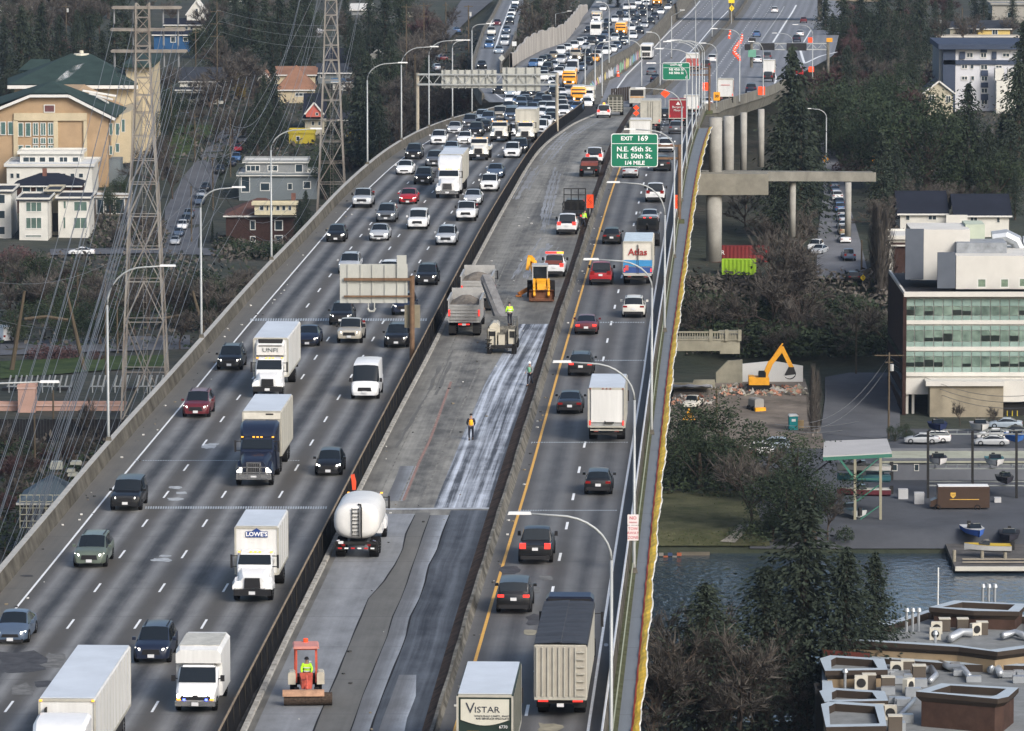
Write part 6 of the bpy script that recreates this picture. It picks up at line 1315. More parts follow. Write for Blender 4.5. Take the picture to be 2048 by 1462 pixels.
dump_truck(953,622,'second grey dump truck hidden behind the end of the conveyor')
t=empty('milling_machine');m=MB();m.hexa([(-1.1,0,.7),(1.1,0,.7),(1.1,5.5,.7),(-1.1,5.5,.7),(-1.05,.2,2.1),(1.05,.2,2.1),(1.0,5.3,2.3),(-1.0,5.3,2.3)]);m.build('main_body',M('machine_dark',(.06,.058,.05),.7,var=.5,sc=3,c2=(.2,.19,.16)),t)
m=MB();m.box(-.72,-.05,1.15,.7,.5,1.5);m.box(.8,-.05,1.3,.55,.4,1.1);m.box(0,-.1,1.0,.5,.3,.9);m.build('engine_panel',Mcream,t);m=MB()
for x in(-.95,-.5,.45,1.05):m.box(x,-.36,1.0,.07,.06,1.5)
m.box(-.72,-.32,1.55,.5,.04,.35);m.box(.8,-.28,1.5,.35,.04,.5);m.box(0,-.3,.55,1.9,.1,.25);m.build('grab_rails',Mchas,t)
m=MB();loft(m,[[(x+dx,y_,z)for x,z in[(-.4,1.6),(-.4,2.1),(-.15,2.35),(.15,2.35),(.4,2.1),(.4,1.6)]]for y_,dx in((.1,-.55),(2.2,-.55))]);m.build('hood',Mcream,t)
m=MB()
for x in(-1.1,1.1):
 m.bar((x,-.3,.5),(x,-.3,1.9),.07);m.bar((x,-.3,1.9),(x,2,1.9),.05);m.bar((x,-.3,1.2),(x,2,1.2),.05)
for z in(.5,.8,1.1):m.box(-1.0,-.4,z,.5,.35,.05)
m.build('platform_rails',Mchas,t)
for sx in(-1,1):
 for yy in(.3,4.5):m=MB();rbox(m,sx*.95,yy,.38,.36,1.5,.74,b=.2);m.build('track',Mrub,t)
m=MB();m.bar((0,5.0,1.4),(-1.6,9.8,4.6),.95,.35);m.build('conveyor',M('conveyor_grey',(.10,.10,.10),.7,var=.3,sc=2),t)
m=MB();rows=[]
for i in range(8):c=Vector((0,5.6,1.85)).lerp(Vector((-1.65,9.8,5.0)),i/7);rows.append([(c.x-.5,c.y,c.z-.25),(c.x-.3,c.y,c.z+.12),(c.x+.3,c.y,c.z+.12),(c.x+.5,c.y,c.z-.25)])
m.grid(rows);m.build('conveyor_cover',M('cover_grey',(.17,.17,.17),.8,var=.3,sc=2,bump=.3),t)
m=MB();m.tube([(.9,.5,2.0),(.9,.5,2.7)],.06,6);m.tube([(-.9,-.35,.4),(-.9,-.35,.75)],.12,8);m.build('exhaust',Mchrome,t)
truck_pos(t,1003,708,zdeck,1,0,-.4,'cream and grey milling machine with a raised conveyor on the stripped deck','road machine',None)
q=t.matrix_basis@Vector((.55,.9,2.12));q2=Vector(t.location)+Vector((.62,.6,2.12));person((q2.x,q2.y,2.1),.3,'worker in a lime jacket standing on top of the milling machine',Mhiv,None,stride=.08,lean=.12)
t=empty('backhoe_loader');m=MB();rbox(m,0,-.6,1.25,1.0,2.6,.9,b=.1);m.hexa([(-.4,.7,.9),(.4,.7,.9),(.36,2.0,.9),(-.36,2.0,.9),(-.42,.7,1.65),(.42,.7,1.65),(.36,1.95,1.4),(-.36,1.95,1.4)]);m.build('body',Myeq,t)
m=MB();rbox(m,.1,-.5,2.15,1.25,1.5,1.1,b=.1);m.build('cab_glass',Mglass,t);m=MB();rbox(m,.1,-.5,2.78,1.4,1.7,.14,b=.05);
for x in(-.52,.72):
 for y in(-1.22,.24):m.bar((x,y,1.6),(x,y,2.75),.09)
m.build('cab_frame',M('pale_frame',(.35,.37,.38),.5),t)
for s in(-1,1):m=MB();m.bar((s*.6,.6,1.6),(s*.62,2.3,1.0),.2,.3);m.bar((s*.62,2.3,1.0),(s*.6,2.7,.45),.18,.25);m.build('loader_arm',Myeq,t)
m=MB();rows=[[(x,2.8+.45*math.cos(a),.5+.45*math.sin(a))for a in[math.radians(100+28*k)for k in range(7)]]for x in(-1.05,1.05)];m.grid(rows)
for x in(-1.05,1.05):m.quad([(x,2.8+.45*math.cos(a),.5+.45*math.sin(a))for a in[math.radians(100+28*k)for k in range(7)]])
m.box(0,2.95,.12,2.1,.7,.06);m.box(0,2.38,.55,2.1,.1,.8);m.build('bucket',M('rusty_bucket',(.13,.06,.035),.85,var=.35,sc=2),t)
m=MB();m.bar((.25,-2.0,1.2),(.7,-2.4,2.9),.4,.5);m.bar((.7,-2.4,2.9),(1.0,-1.9,3.25),.36,.46);m.bar((1.0,-1.9,3.25),(1.15,-1.7,2.2),.3,.4);m.build('digging_arm',Myeq,t)
m=MB();m.bar((.5,-2.0,.9),(1.9,-1.2,.2),.25,.3);m.box(1.9,-1.1,.08,.5,.7,.1);m.build('stabiliser',M('rust_orange',(.45,.17,.04),.8,var=.3),t)
for s in(-1,1):add_wheel(t,s*.95,-1.0,.72,.45,name='rear_wheel');add_wheel(t,s*.8,1.5,.48,.32,name='front_wheel')
pt,a=place(1080,603,zdeck,-1,2.6);t.location=pt;t.rotation_euler=(0,0,a+.05);tag(t,'yellow orange backhoe loader with a rusty bucket facing the camera','backhoe loader',None)
def wp(kind,col,x,y,lb,extra=None):
 p,a=place(x,y,zdeck,1,PROF[kind][0]*.5);c=car(kind,col,p,a,lb,'work vehicles on the stripped deck',lights=False,rear_on=True);return c
c=wp('pickup','white',1107,556,'white work pickup truck with a red and amber light bar behind the backhoe')
m=MB();m.box(0,-.5,2.0,1.6,.2,.14,mi=0);m.box(.5,-.52,2.0,.6,.22,.15,mi=1);m.build('light_bar',[Mtailon,Mamber],c);m=MB();rbox(m,0,.5,1.95,1.3,.8,.12);m.build('roof_rack',Mchrome,c);m=MB();m.box(0,-2.5,1.3,1.5,.3,.4);m.build('tool_box',M('rust_red_box',(.14,.04,.03),.7),c)
wp('pickup','white',1133,471,'white pickup truck with red tail lamps beside the flagged worker')
t=empty('stake_truck');m=MB();m.box(0,1.8,1.15,2.2,3.6,.15);m.build('bed',Mchas,t);m=MB()
for x in(-1.05,-.35,.35,1.05):m.bar((x,3.6,1.2),(x,3.6,3.3),.09);m.bar((x,0,1.2),(x,0,2.2),.07)
for z in(2.0,2.7,3.3):m.bar((-1.1,3.6,z),(1.1,3.6,z),.08)
for s in(-1,1):
 for z in(1.6,2.1):m.bar((s*1.08,0,z),(s*1.08,3.6,z),.07)
m.build('stake_rack',Mchas,t);m=MB();loft(m,[sec(3.8,2.0,.6,2.2,.15,.9),sec(5.4,2.0,.6,2.2,.15,.9),sec(5.9,2.0,.6,1.4,.15),sec(7.0,1.9,.6,1.2,.15)]);m.build('cab',PAINT['black'],t)
for s in(-1,1):add_wheel(t,s*.9,1.2,.42,.5);add_wheel(t,s*.9,6.0,.42,.3);m=MB();m.box(s*.8,-.05,1.0,.3,.06,.15);m.build('tail_light',Mtailon,t)
truck_pos(t,1147,452,zdeck,1,0,0,'black stake bed truck with a tall open rack ahead of the white pickup','truck','work vehicles on the stripped deck')
wp('pickup','white',1188,330,'white pickup truck parked tightly in front of the dark flatbed')
t=empty('flatbed_truck');m=MB();m.box(0,1.6,.95,2.0,3.2,.5);m.build('bed',Mchas,t);m=MB();rbox(m,0,1.8,1.35,1.8,2.6,.4);m.build('red_load',M('dull_red_load',(.18,.05,.04),.8,var=.3),t);m=MB();loft(m,[sec(3.2,1.9,.6,1.9,.15,.9),sec(4.6,1.9,.6,1.9,.15,.9),sec(5.8,1.8,.6,1.1,.15)]);m.build('cab',PAINT['black'],t)
for s in(-1,1):add_wheel(t,s*.85,.9,.4,.4);add_wheel(t,s*.85,5.0,.4,.3);m=MB();m.box(s*.8,-.05,.8,.2,.06,.15);m.build('tail_light',Mtail,t)
m=MB();m.box(0,-.04,1.0,.3,.03,.16);m.build('license_plate',Mplate,t)
truck_pos(t,1178,354,zdeck,1,0,.5,'small dark flatbed truck with a dull red load beside a lime clad worker','truck','work vehicles on the stripped deck')
c=wp('pickup','white',1207,236,'white pickup truck with an amber beacon at the far end of the work zone');m=MB();m.tube([(0,.3,1.85),(0,.3,2.1)],.16,8);m.build('beacon',Mamber,c)
t=empty('attenuator_truck');m=MB();m.box(0,.2,1.3,2.3,.3,1.5);
for i in range(5):m.box(0,.02,.7+i*.35,2.2,.08,.1,mi=1)
for i in range(4):m.box(-.9+i*.6,.0,1.6,.1,.08,2.2,mi=1)
m.box(0,2.5,1.6,2.3,4.4,1.8);m.build('crash_frame',[M('olive_drab',(.07,.07,.055),.8,var=.3),Malu],t)
m=MB();loft(m,[sec(4.8,2.2,.7,2.9,.15,.92),sec(6.4,2.2,.7,2.9,.15,.92),sec(7.6,2.0,.7,1.6,.15)]);m.build('cab',M('olive_drab',(.07,.07,.055),.8),t)
for s in(-1,1):add_wheel(t,s*.95,1.2,.48,.5);add_wheel(t,s*.95,6.3,.48,.3)
truck_pos(t,1230,231,zdeck,1,0,.7,'olive grey truck with a stacked frame at its rear, right of the beacon pickup','truck','work vehicles on the stripped deck')
t=empty('sweeper_truck');m=MB();loft(m,[sec(0,2.4,.6,3.0,.2),sec(5,2.4,.6,3.0,.2)]);m.build('body',M('grimy_white',(.40,.40,.37),.6,var=.2),t);m=MB();m.box(0,-.05,2.2,2.0,.08,.9);m.build('rear_opening',Mchas,t);m=MB();m.box(0,-.08,1.55,2.1,.05,.1);m.build('amber_strip',Myelsign,t)
for s in(-1,1):add_wheel(t,s*.95,1.0,.48,.45);add_wheel(t,s*.95,4.6,.48,.3)
truck_pos(t,1274,214,zdeck,1,0,.5,'white square machine with a dark rear opening at the end of the work zone','truck','work vehicles on the stripped deck')
q=JM(697,985);m=MB();loft(m,[[(x,y_,z)for x,z in((-.2,0),(-.25,.5),(-.1,.95),(.1,1.0),(.22,.5),(.2,0))]for y_ in(0,.25)]);o=m.build('warning_flag',M('flag_red',(.75,.08,.03),.7,var=.2));o.location=(MR(q.y-2)+.35,q.y-2,.45);tag(o,'red orange cloth hanging on the black median screen','flag')
m=MB();a,b=DK(1222,205),DK(1262,200)
for i in range(9):u=a.lerp(b,i/9);v_=a.lerp(b,(i+.86)/9);m.hexa([(u.x,u.y,u.z-.3),(v_.x,v_.y,v_.z-.3),(v_.x,v_.y+.3,v_.z-.3),(u.x,u.y+.3,u.z-.3),(u.x,u.y,u.z+2.2),(v_.x,v_.y,v_.z+2.2),(v_.x,v_.y+.3,v_.z+2.2),(u.x,u.y+.3,u.z+2.2)])
tag(m.build('timber_barricade',M('dark_timber',(.045,.035,.028),.9,var=.4)),'dark timber barricade closing the far end of the work zone','barricade')
m=MB();rows=[]
for x,y in[(1262,208),(1285,190),(1310,172),(1319,160)]:u=DK(x,y);rows.append([(u.x-.3,u.y,u.z),(u.x-.15,u.y,u.z+1.1),(u.x+.15,u.y,u.z+1.1),(u.x+.3,u.y,u.z)])
m.grid(rows,closed=True);tag(m.build('curved_barrier',Mconcd),'curved stained barrier between the closed deck and the far middle roadway','barrier')
def excavator(x,y):
 b=GR(x,y);t=empty('excavator',tuple(b),0,'yellow excavator with a raised arm in front of the white demolition panels','excavator');s=pxm(b.y);k=14.4
 m=MB()
 for yy in(-.9,.9):m.box(0,yy,.45,3.6,.5,.9)
 m.build('tracks',Mrub,t);m=MB();rbox(m,-.1,0,1.55,2.9,2.4,1.1,b=.15);m.box(-1.2,0,1.6,.8,2.3,1.2);m.build('house',M('digger_yellow',(.66,.31,.02),.45,var=.12),t)
 m=MB();rbox(m,.3,-.6,2.3,1.1,1.1,1.3,b=.15);m.build('cab',Mglass,t);Mdy=MATS['digger_yellow']
 pts=[(.9,1.6),(1.9,4.5),(3.3,6.1),(4.0,5.6),(4.7,3.0)]
 m=MB();m.bar((.6,-.1,1.8),(1.6,-.1,4.2),.5,.75);m.bar((1.6,-.1,4.1),(3.3,-.1,6.3),.45,.7);m.build('boom',Mdy,t)
 m=MB();m.bar((3.1,-.1,6.4),(4.6,-.1,3.4),.4,.6);m.bar((2.0,-.1,5.1),(3.3,-.1,6.9),.2);m.build('stick',Mdy,t)
 m=MB();rows=[[(4.3+.9*math.cos(a_),yy,2.6+.85*math.sin(a_))for a_ in[math.radians(200+26*q)for q in range(8)]]for yy in(-.7,.5)];m.grid(rows);m.hexa([(3.6,-.7,2.3),(5.2,-.7,2.5),(5.2,.5,2.5),(3.6,.5,2.3),(4.2,-.5,3.5),(4.9,-.5,3.5),(4.9,.3,3.5),(4.2,.3,3.5)]);m.build('bucket',Mchas,t)
 return t
excavator(1519,782)
Mwglass=M('window_glass',(.03,.045,.055),.12,var=.3,sc=.4)
Mframe=M('window_frame',(.6,.6,.57),.6,var=.05)
def pxbox(m,x0,y0,x1,y1,Y,dep,o,mi=0,dy=0):
 a,b=at(x0,y1,Y),at(x1,y0,Y);m.box((a.x+b.x)/2-o.x,Y+dy+dep/2-o.y,(a.z+b.z)/2-o.z,b.x-a.x,dep,b.z-a.z,mi=mi);return a,b
def pxpoly(m,pts,Y,dep,o,mi=0,dy=0):
 p=[at(x,y,Y)-o for x,y in pts];A=[(q.x,q.y+dy,q.z)for q in p];B=[(q.x,q.y+dy+dep,q.z)for q in p];m.grid([A,B],mi,closed=True);m.quad(A[::-1],mi);m.quad(B,mi)
def windows(rects,Y,o,root,glass=None,frame=None,muntin=0,dy=-.03,name='window'):
 for r in rects:
  x0,y0,x1,y1=r[:4];a,b=at(x0,y1,Y)-o,at(x1,y0,Y)-o;w_,h_=b.x-a.x,b.z-a.z;cx,cz=(a.x+b.x)/2,(a.z+b.z)/2;f=min(.16,w_*.12)
  m=MB();yy=dy
  m.box(cx,yy,b.z-f/2,w_,.12,f);m.box(cx,yy,a.z+f/2,w_,.12,f)
  for s in(-1,1):m.box(cx+s*(w_/2-f/2),yy,cz,f,.12,h_-2*f)
  n=(r[4]if len(r)>4 else muntin)
  for k in range(1,n+1):m.box(a.x+w_*k/(n+1),yy,cz,f*.7,.1,h_-2*f)
  wn=m.build(name,frame or Mframe,root);m=MB();m.box(cx,yy-.0,cz,w_-2*f,.04,h_-2*f);m.build('pane',glass or Mwglass,wn)
HS=[0]
def house(name,label,x0,x1,yb,ye,Y,dep,wm,rm,roof='gablex',yr=None,ov=.5,wins=(),group=None,cat='house',base_extra=4,chimney=None,extra=None,wglass=None,doors=(),muntin=0):
 """facade x0..x1 px, base yb, eave ye at distance Y; ridge pixel yr at mid depth"""
 if Y>747:
  if base_extra in(4,.3):HS[0]=GR((x0+x1)/2,yb).y-Y
  Y+=HS[0]
 g=at((x0+x1)/2,yb,Y);o=Vector((g.x,Y,g.z));t=empty(name,tuple(o),0,label,cat,group);a,b=at(x0,yb,Y)-o,at(x1,ye,Y)-o
 h=b.z;m=MB();m.box((a.x+b.x)/2,dep/2,h/2-base_extra/2,b.x-a.x,dep,h+base_extra)
 if roof=='gabley':
  zr=(at((x0+x1)/2,yr,Y)-o).z;cx=(a.x+b.x)/2;m.grid([[(a.x,0,h),(cx,0,zr),(b.x,0,h)],[(a.x,dep,h),(cx,dep,zr),(b.x,dep,h)]],closed=True);m.quad([(a.x,0,h),(b.x,0,h),(cx,0,zr)])
 wl_=m.build('wall',wm,t);m=MB();X0,X1=a.x-ov,b.x+ov
 if roof=='flat':
  m.box((X0+X1)/2,dep/2,h+.12,X1-X0,dep+2*ov,.24)
  rf_=m.build('roof',rm,t);m=MB()
  for y_ in(-ov+.1,dep+ov-.1):m.box((X0+X1)/2,y_,h+.4,X1-X0,.2,.34)
  for x_ in(X0+.1,X1-.1):m.box(x_,dep/2,h+.4,.2,dep+2*ov-.42,.34)
  m.build('parapet',wm,rf_)
 else:
  q=at((x0+x1)/2,yr,Y+(dep/2 if roof!='gabley' else 0))-o;zr=q.z;cy=dep/2;T=.22
  if roof=='gablex':P_=[[(X0,-ov,h-.1),(X1,-ov,h-.1)],[(X0,cy,zr),(X1,cy,zr)],[(X0,dep+ov,h-.1),(X1,dep+ov,h-.1)]]
  elif roof=='hip':
   ins=min((X1-X0)*.5-.05,dep*.5);P_=[[(X0,-ov,h-.1),(X1,-ov,h-.1)],[(X0+ins,cy,zr),(X1-ins,cy,zr)],[(X0,dep+ov,h-.1),(X1,dep+ov,h-.1)]]
  if roof=='gabley':
   cx=(a.x+b.x)/2;P_=[[(X0,-ov,h-.15),(X0,dep+ov,h-.15)],[(cx,-ov,zr+.1),(cx,dep+ov,zr+.1)],[(X1,-ov,h-.15),(X1,dep+ov,h-.15)]]
  m.grid(P_);m.grid([[(x,y,z+T)for x,y,z in r]for r in P_])
  if roof=='hip':m.quad([P_[0][0],P_[1][0],P_[2][0]]);m.quad([(x,y,z+T)for x,y,z in(P_[0][1],P_[1][1],P_[2][1])]);m.quad([(x,y,z+T)for x,y,z in(P_[0][0],P_[1][0],P_[2][0])])
  if roof=='gablex':
   for k in(0,1):m.quad([P_[0][k],P_[1][k],(P_[1][k][0],P_[1][k][1],P_[1][k][2]+T),(P_[0][k][0],P_[0][k][1],P_[0][k][2]+T)]);m.quad([P_[1][k],P_[2][k],(P_[2][k][0],P_[2][k][1],P_[2][k][2]+T),(P_[1][k][0],P_[1][k][1],P_[1][k][2]+T)])
   w2=MB()
   for x_ in(a.x+.05,b.x-.05):w2.quad([(x_,0,h-.1),(x_,dep,h-.1),(x_,cy,zr-.05)])
   w2.build('gable_wall',wm,t)
  rf_=m.build('roof',rm,t);m=MB()
  if roof=='gabley':
   cx=(a.x+b.x)/2
   for k in(X0,X1):m.bar((k,-ov-.03,h-.05),(cx,-ov-.03,zr+.2),.12,.32)
  else:m.box((X0+X1)/2,-ov-.03,h-.02,X1-X0,.1,.26)
  m.build('fascia',Mframe,rf_)
 if chimney:m=MB();q=at(chimney,ye,Y)-o;m.box(q.x,dep*.4,(zr if roof!='flat' else h)+.3,.8,.8,1.8);m.build('chimney',M('chimney_brick',(.18,.09,.07),.9,var=.3),rf_)
 windows(wins,Y,o,t,glass=wglass,muntin=muntin)
 for x0_,y0_,x1_,y1_,dm in doors:m=MB();pxbox(m,x0_,y0_,x1_,y1_,Y,.12,o,dy=-.1);m.build('door',dm,t)
 return t,o
C_=lambda n,c,**k:M(n,c,.85,**{'var':.12,'sc':.3,**k})
Mgroof=C_('green_shingle',(.03,.05,.043),var=.25);Mor=C_('orange_stucco',(.36,.255,.155),var=.15);Mcr=C_('cream_stucco',(.48,.41,.28),var=.12);Mwh=C_('white_stucco',(.58,.575,.53));Mdr=C_('dark_roof',(.035,.04,.05),var=.25);Mnr=C_('navy_roof',(.017,.02,.03),var=.2);Mbr=C_('brown_roof',(.24,.13,.085),var=.2)
Mbk=C_('brick',(.045,.026,.022),var=.3,sc=2);Mbeige=C_('beige_siding',(.42,.39,.30));Mgy=C_('grey_siding',(.22,.23,.23));Mblue=C_('blue_siding',(.03,.09,.20));Mrdroof=C_('salmon_gable',(.50,.13,.10));Myl=C_('yellow_wall',(.42,.34,.04));Mteal=C_('pale_teal',(.16,.185,.195))
Ysc=1062.0;g=at(120,372,Ysc);o=Vector((g.x,Ysc,g.z));t=empty('school_building',tuple(o),0,'big orange and cream school building with green roofs behind the rusty pylon','school')
m=MB();pxpoly(m,[(-40,390),(217,390),(217,238),(137,196),(60,196),(-40,237)],Ysc,40,o);m.build('gable_block',Mor,t)
m=MB();pxbox(m,183,320,240,372,Ysc,38,o,dy=1.5);m.build('basement',Mteal,t)
m=MB();pxpoly(m,[(217,330),(262,325),(262,222),(217,238)],Ysc+8,34,o);m.build('side_wing',Mcr,t)
def slab(m,pts,t_=.4):
 P_=[at(*q)-o for q in pts];m.quad(P_);m.quad([q+Vector((0,0,t_))for q in P_][::-1])
m=MB();slab(m,[(60,191,Ysc-1),(137,191,Ysc-1),(106,165,Ysc+12),(106,165,Ysc+12)]);slab(m,[(137,191,Ysc-1),(230,237,Ysc-1),(262,222,Ysc+30),(106,165,Ysc+12)]);slab(m,[(60,191,Ysc-1),(-55,232,Ysc-1),(-60,215,Ysc+30),(106,165,Ysc+12)])
m.build('gable_roof',Mgroof,t)
m=MB();
for a_,b_ in(((60,192),(137,192)),((137,192),(230,239)),((60,192),(-50,237))):m.bar(at(*a_,Ysc-1.1)-o,at(*b_,Ysc-1.1)-o,.3,.55)
m.build('white_trim',Mframe,t)
for k in range(3):m=MB();m.bar(at(165+14*k,181+6*k,Ysc+14-3*k)-o,at(233-8*k,192+7*k,Ysc+20)-o,.25,.4);m.build('roof_ridge_trim',Mframe,t)
Y2_=Ysc+42
m=MB();pxbox(m,30,172,272,330,Y2_,44,o);m.build('rear_block',Mcr,t)
m=MB();E_=[(15,173,Y2_-2),(276,173,Y2_-2),(276,160,Y2_+48),(15,160,Y2_+48)];T_=[(143,111,Y2_+23),(181,111,Y2_+23)]
slab(m,[E_[0],E_[1],T_[1],T_[0]]);slab(m,[E_[1],E_[2],T_[1],T_[1]]);slab(m,[E_[0],T_[0],E_[3],E_[3]]);slab(m,[E_[3],T_[0],T_[1],E_[2]]);m.build('hip_roof',Mgroof,t)
m=MB();a,b=at(15,174,Y2_-2)-o,at(276,174,Y2_-2)-o;m.box((a.x+b.x)/2,a.y-.1,a.z,b.x-a.x,.4,.7);m.build('white_trim',Mframe,t)
m=MB();q=at(163,112,Y2_+23)-o;m.tube([q-Vector((0,0,.2)),q+Vector((0,0,.5)),q+Vector((0,0,.6)),q+Vector((0,0,1.2))],[1.9,1.7,.45,.4],10);m.build('cupola',M('cupola_cream',(.55,.52,.42),.7),t)
m=MB();pxbox(m,253,133,301,330,Y2_+8,30,o);m.build('right_wing',Mcr,t);m=MB();pxbox(m,245,128,306,135,Y2_+6,34,o);m.build('wing_roof',Mgroof,t)
m=MB();pxbox(m,45,140,100,165,Y2_+40,12,o);m.build('left_wing',Mcr,t);m=MB();slab(m,[(36,144,Y2_+38),(104,144,Y2_+38),(100,122,Y2_+46),(62,122,Y2_+46)]);m.build('wing_roof',Mgroof,t)
m=MB();pxbox(m,28,226,174,241,Ysc,.5,o,dy=-.5);pxbox(m,28,240,36,330,Ysc,.5,o,dy=-.5);pxbox(m,168,240,174,330,Ysc,.5,o,dy=-.5);pxbox(m,108,240,116,330,Ysc,.4,o,dy=-.4);m.build('cream_surround',Mcr,t)
windows([(88,209,110,225)],Ysc,o,t,glass=M('maroon_vent',(.12,.05,.05),.8),dy=-.2)
gw=M('green_pane',(.07,.13,.12),.2,var=.2)
windows([(36,245,47,273),(51,245,62,273),(66,245,77,271,1),(81,245,92,271,1),(96,245,107,271,1),(66,275,77,288,1),(81,275,92,288,1),(96,275,107,288,1),(36,290,47,305),(51,290,62,305),(66,290,77,305,1),(81,290,92,305,1),(96,290,107,305,1),(1,243,12,270),(16,243,27,270)],Ysc,o,t,glass=gw,dy=-.2)
windows([(225,240,231,264),(237,240,245,264),(249,232,256,258),(225,285,231,303),(237,280,245,298)],Ysc+8,o,t,glass=gw,dy=-.2)
Msm=M('steam',(.8,.82,.85),1.0,var=0);n_,l_=Msm.node_tree.nodes,Msm.node_tree.links;q_=n_.new('ShaderNodeTexNoise');q_.inputs['Scale'].default_value=1.4;q_.inputs['Detail'].default_value=4;rr2=n_.new('ShaderNodeMapRange');rr2.inputs[1].default_value=.42;rr2.inputs[2].default_value=.75;rr2.inputs[4].default_value=.5;l_.new(q_.outputs[0],rr2.inputs[0]);l_.new(rr2.outputs[0],n_['Principled BSDF'].inputs['Alpha'])
m=MB();pts=[at(112,164,Ysc+14),at(122,157,Ysc+16),at(136,148,Ysc+18),at(150,137,Ysc+20),at(168,128,Ysc+24)];m.tube(pts,[.2,.5,.7,.6,.2],10);so_=m.build('steam',Msm,smooth=True);tag(so_,'thin white steam drifting up over the green school roof','steam',kind='stuff')
house('white_building','long white flat building with a row of clerestory windows below the school',14,184,398,333,1035,16,Mwh,C_('white_roof',(.55,.57,.58)),'flat',wins=[(20,346,28,357),(32,346,40,357),(100,346,116,356),(124,346,132,356),(140,346,150,356),(157,346,167,356)],cat='building')
house('white_building','upper glazed storey of white framed windows on the long white building',40,162,330,308,1042,8,Mwh,Mwh,'flat',wins=[(45,313,72,325,1),(78,313,92,325),(96,313,110,325),(118,313,136,325,1),(144,313,158,325)],cat='building',base_extra=1)
house('black_roof_house','dark roofed house with white columns in front of the white building',30,160,425,372,1012,10,Mbk,Mnr,'hip',348,wins=[(44,372,62,388),(72,372,88,388)],chimney=86)
house('modern_house','white modern house cut by the left edge of the photo',-30,22,475,385,992,12,Mwh,Mdr,'flat',wins=[(-10,388,11,408),(-10,420,11,438),(-10,452,11,470)])
wcol=M('green_tint_glass',(.09,.14,.12),.15,var=.3,sc=.4)
house('modern_house','left white cube of the modern twin house with two bay windows',39,95,482,401,990,12,Mwh,Mdr,'flat',wins=[(51,403,84,424,2),(51,434,84,458,2),(50,469,84,475)],wglass=wcol)
house('modern_house','right white cube of the modern twin house with a dark corner window',117,178,475,399,990,12,Mwh,Mdr,'flat',wins=[(127,402,132,417),(147,402,175,423,1),(127,434,131,457),(147,434,175,458,1)],wglass=wcol)
house('entry_block','taupe link with a black entrance between the two white cubes',95,117,470,385,996,10,Mbeige,Mdr,'flat',doors=[(98,426,116,463,Mtrim)])
house('white_porch_house','white framed terrace with glass doors beside the modern twin house',190,254,432,395,1003,8,C_('porch',(.20,.17,.14)),Mwh,'flat',wins=[(193,397,208,428),(211,397,228,428,1),(231,397,250,428)])
house('brown_house','dark red brick house with white trimmed windows right of the hill street',452,588,490,432,963,12,Mbk,C_('brown_flat',(.10,.055,.045)),'hip',398,wins=[(500,440,511,460),(549,440,566,461),(500,472,511,484),(549,470,566,484)],chimney=585)
house('balcony_box','cream balustrade balcony on the dark red brick house',509,592,430,410,961,2,M('cream_bal',(.55,.50,.35),.8),M('cream_bal',(.55,.50,.35),.8),'flat',wins=[(519,411,528,421),(533,411,537,421),(543,411,547,421),(552,411,560,421),(564,411,571,421),(577,411,583,421)],cat='balcony',base_extra=0)
house('grey_flat_house','pale grey flat roofed house with roof terraces above the brick house',478,634,400,352,975,14,Mteal,Mwh,'flat',wins=[(482,352,500,385),(520,365,540,382),(575,366,585,380),(606,362,622,378)])
house('grey_flat_house','upper storey with dark glass on the pale grey flat house',490,612,352,326,980,9,Mgy,Mwh,'flat',wins=[(492,330,520,343,2),(535,330,556,343,1),(590,328,606,345)],base_extra=1)
house('two_storey_house','white two storey house with a porch above the hill street',360,449,207,163,1180,9,Mwh,Mdr,'gablex',136,wins=[(374,166,384,174),(385,166,395,174),(417,164,425,173),(372,190,392,200,2),(414,190,430,207,1),(436,190,448,203)])
house('porch_roof','dark lean to porch roof of the white two storey house',354,452,186,180,1177,3,Mwh,Mdr,'gablex',176,cat='porch',base_extra=0)
house('brown_roof_house','tan house with a big brown roof left of the second pylon',556,626,207,180,1120,12,Mcr,Mbr,'hip',132,wins=[(590,185,614,193,2)])
house('brown_roof_house','small tan house with a brown gable at the dark conifers',517,541,178,164,1150,10,Mcr,Mbr,'gabley',146,wins=[(524,166,534,173)])
house('brown_roof_house','low tan wing under the second brown roof',548,630,170,150,1140,12,Mcr,Mbr,'gablex',134)
house('black_roof_house','cream house with a black roof and a salmon gable beside the pylon',610,648,268,238,1060,14,Mbeige,Mnr,'gablex',188,wins=[(623,242,629,251),(636,242,642,251)])
house('gable_dormer','salmon coloured gable dormer on the black roof beside the pylon',612,645,234,228,1058,5,Mrdroof,Mnr,'gabley',207,ov=.3,wins=[(631,225,637,231)],cat='dormer',base_extra=0)
house('yellow_house','bright yellow low house left of the foot of the second pylon',578,628,288,267,1040,8,Myl,Myl,'flat',ov=.2,base_extra=.3,wins=[(592,272,600,282)])
house('yellow_house','small yellow garage wall right of the second pylon',694,720,288,275,1035,8,Myl,Mgy,'flat',ov=.2,base_extra=.3)
house('dark_house','dark grey house with a shingled roof right of the second pylon',680,725,272,240,1050,10,Mgy,Mdr,'gablex',222,wins=[(712,246,722,258)])
house('white_gable_house','white house with a steep gable at the top left woods',374,412,62,30,1400,10,Mwh,Mwh,'gabley',3,ov=.3,wins=[(391,17,396,29)])
house('cream_house','cream house with an arched dark roof below the white gable house',330,414,64,50,1360,10,Mbeige,Mnr,'gablex',38,wins=[(370,53,376,60),(380,53,386,60)])
house('blue_house','blue house with white windows behind the top of the rusty pylon',308,378,104,70,1310,10,Mblue,Mnr,'gablex',62,wins=[(341,73,352,85),(366,74,376,83)])
house('teal_house','pale teal house with a dark roof above the first brown roof',636,700,168,146,1190,10,Mteal,Mdr,'gablex',128,wins=[(640,148,650,156)])
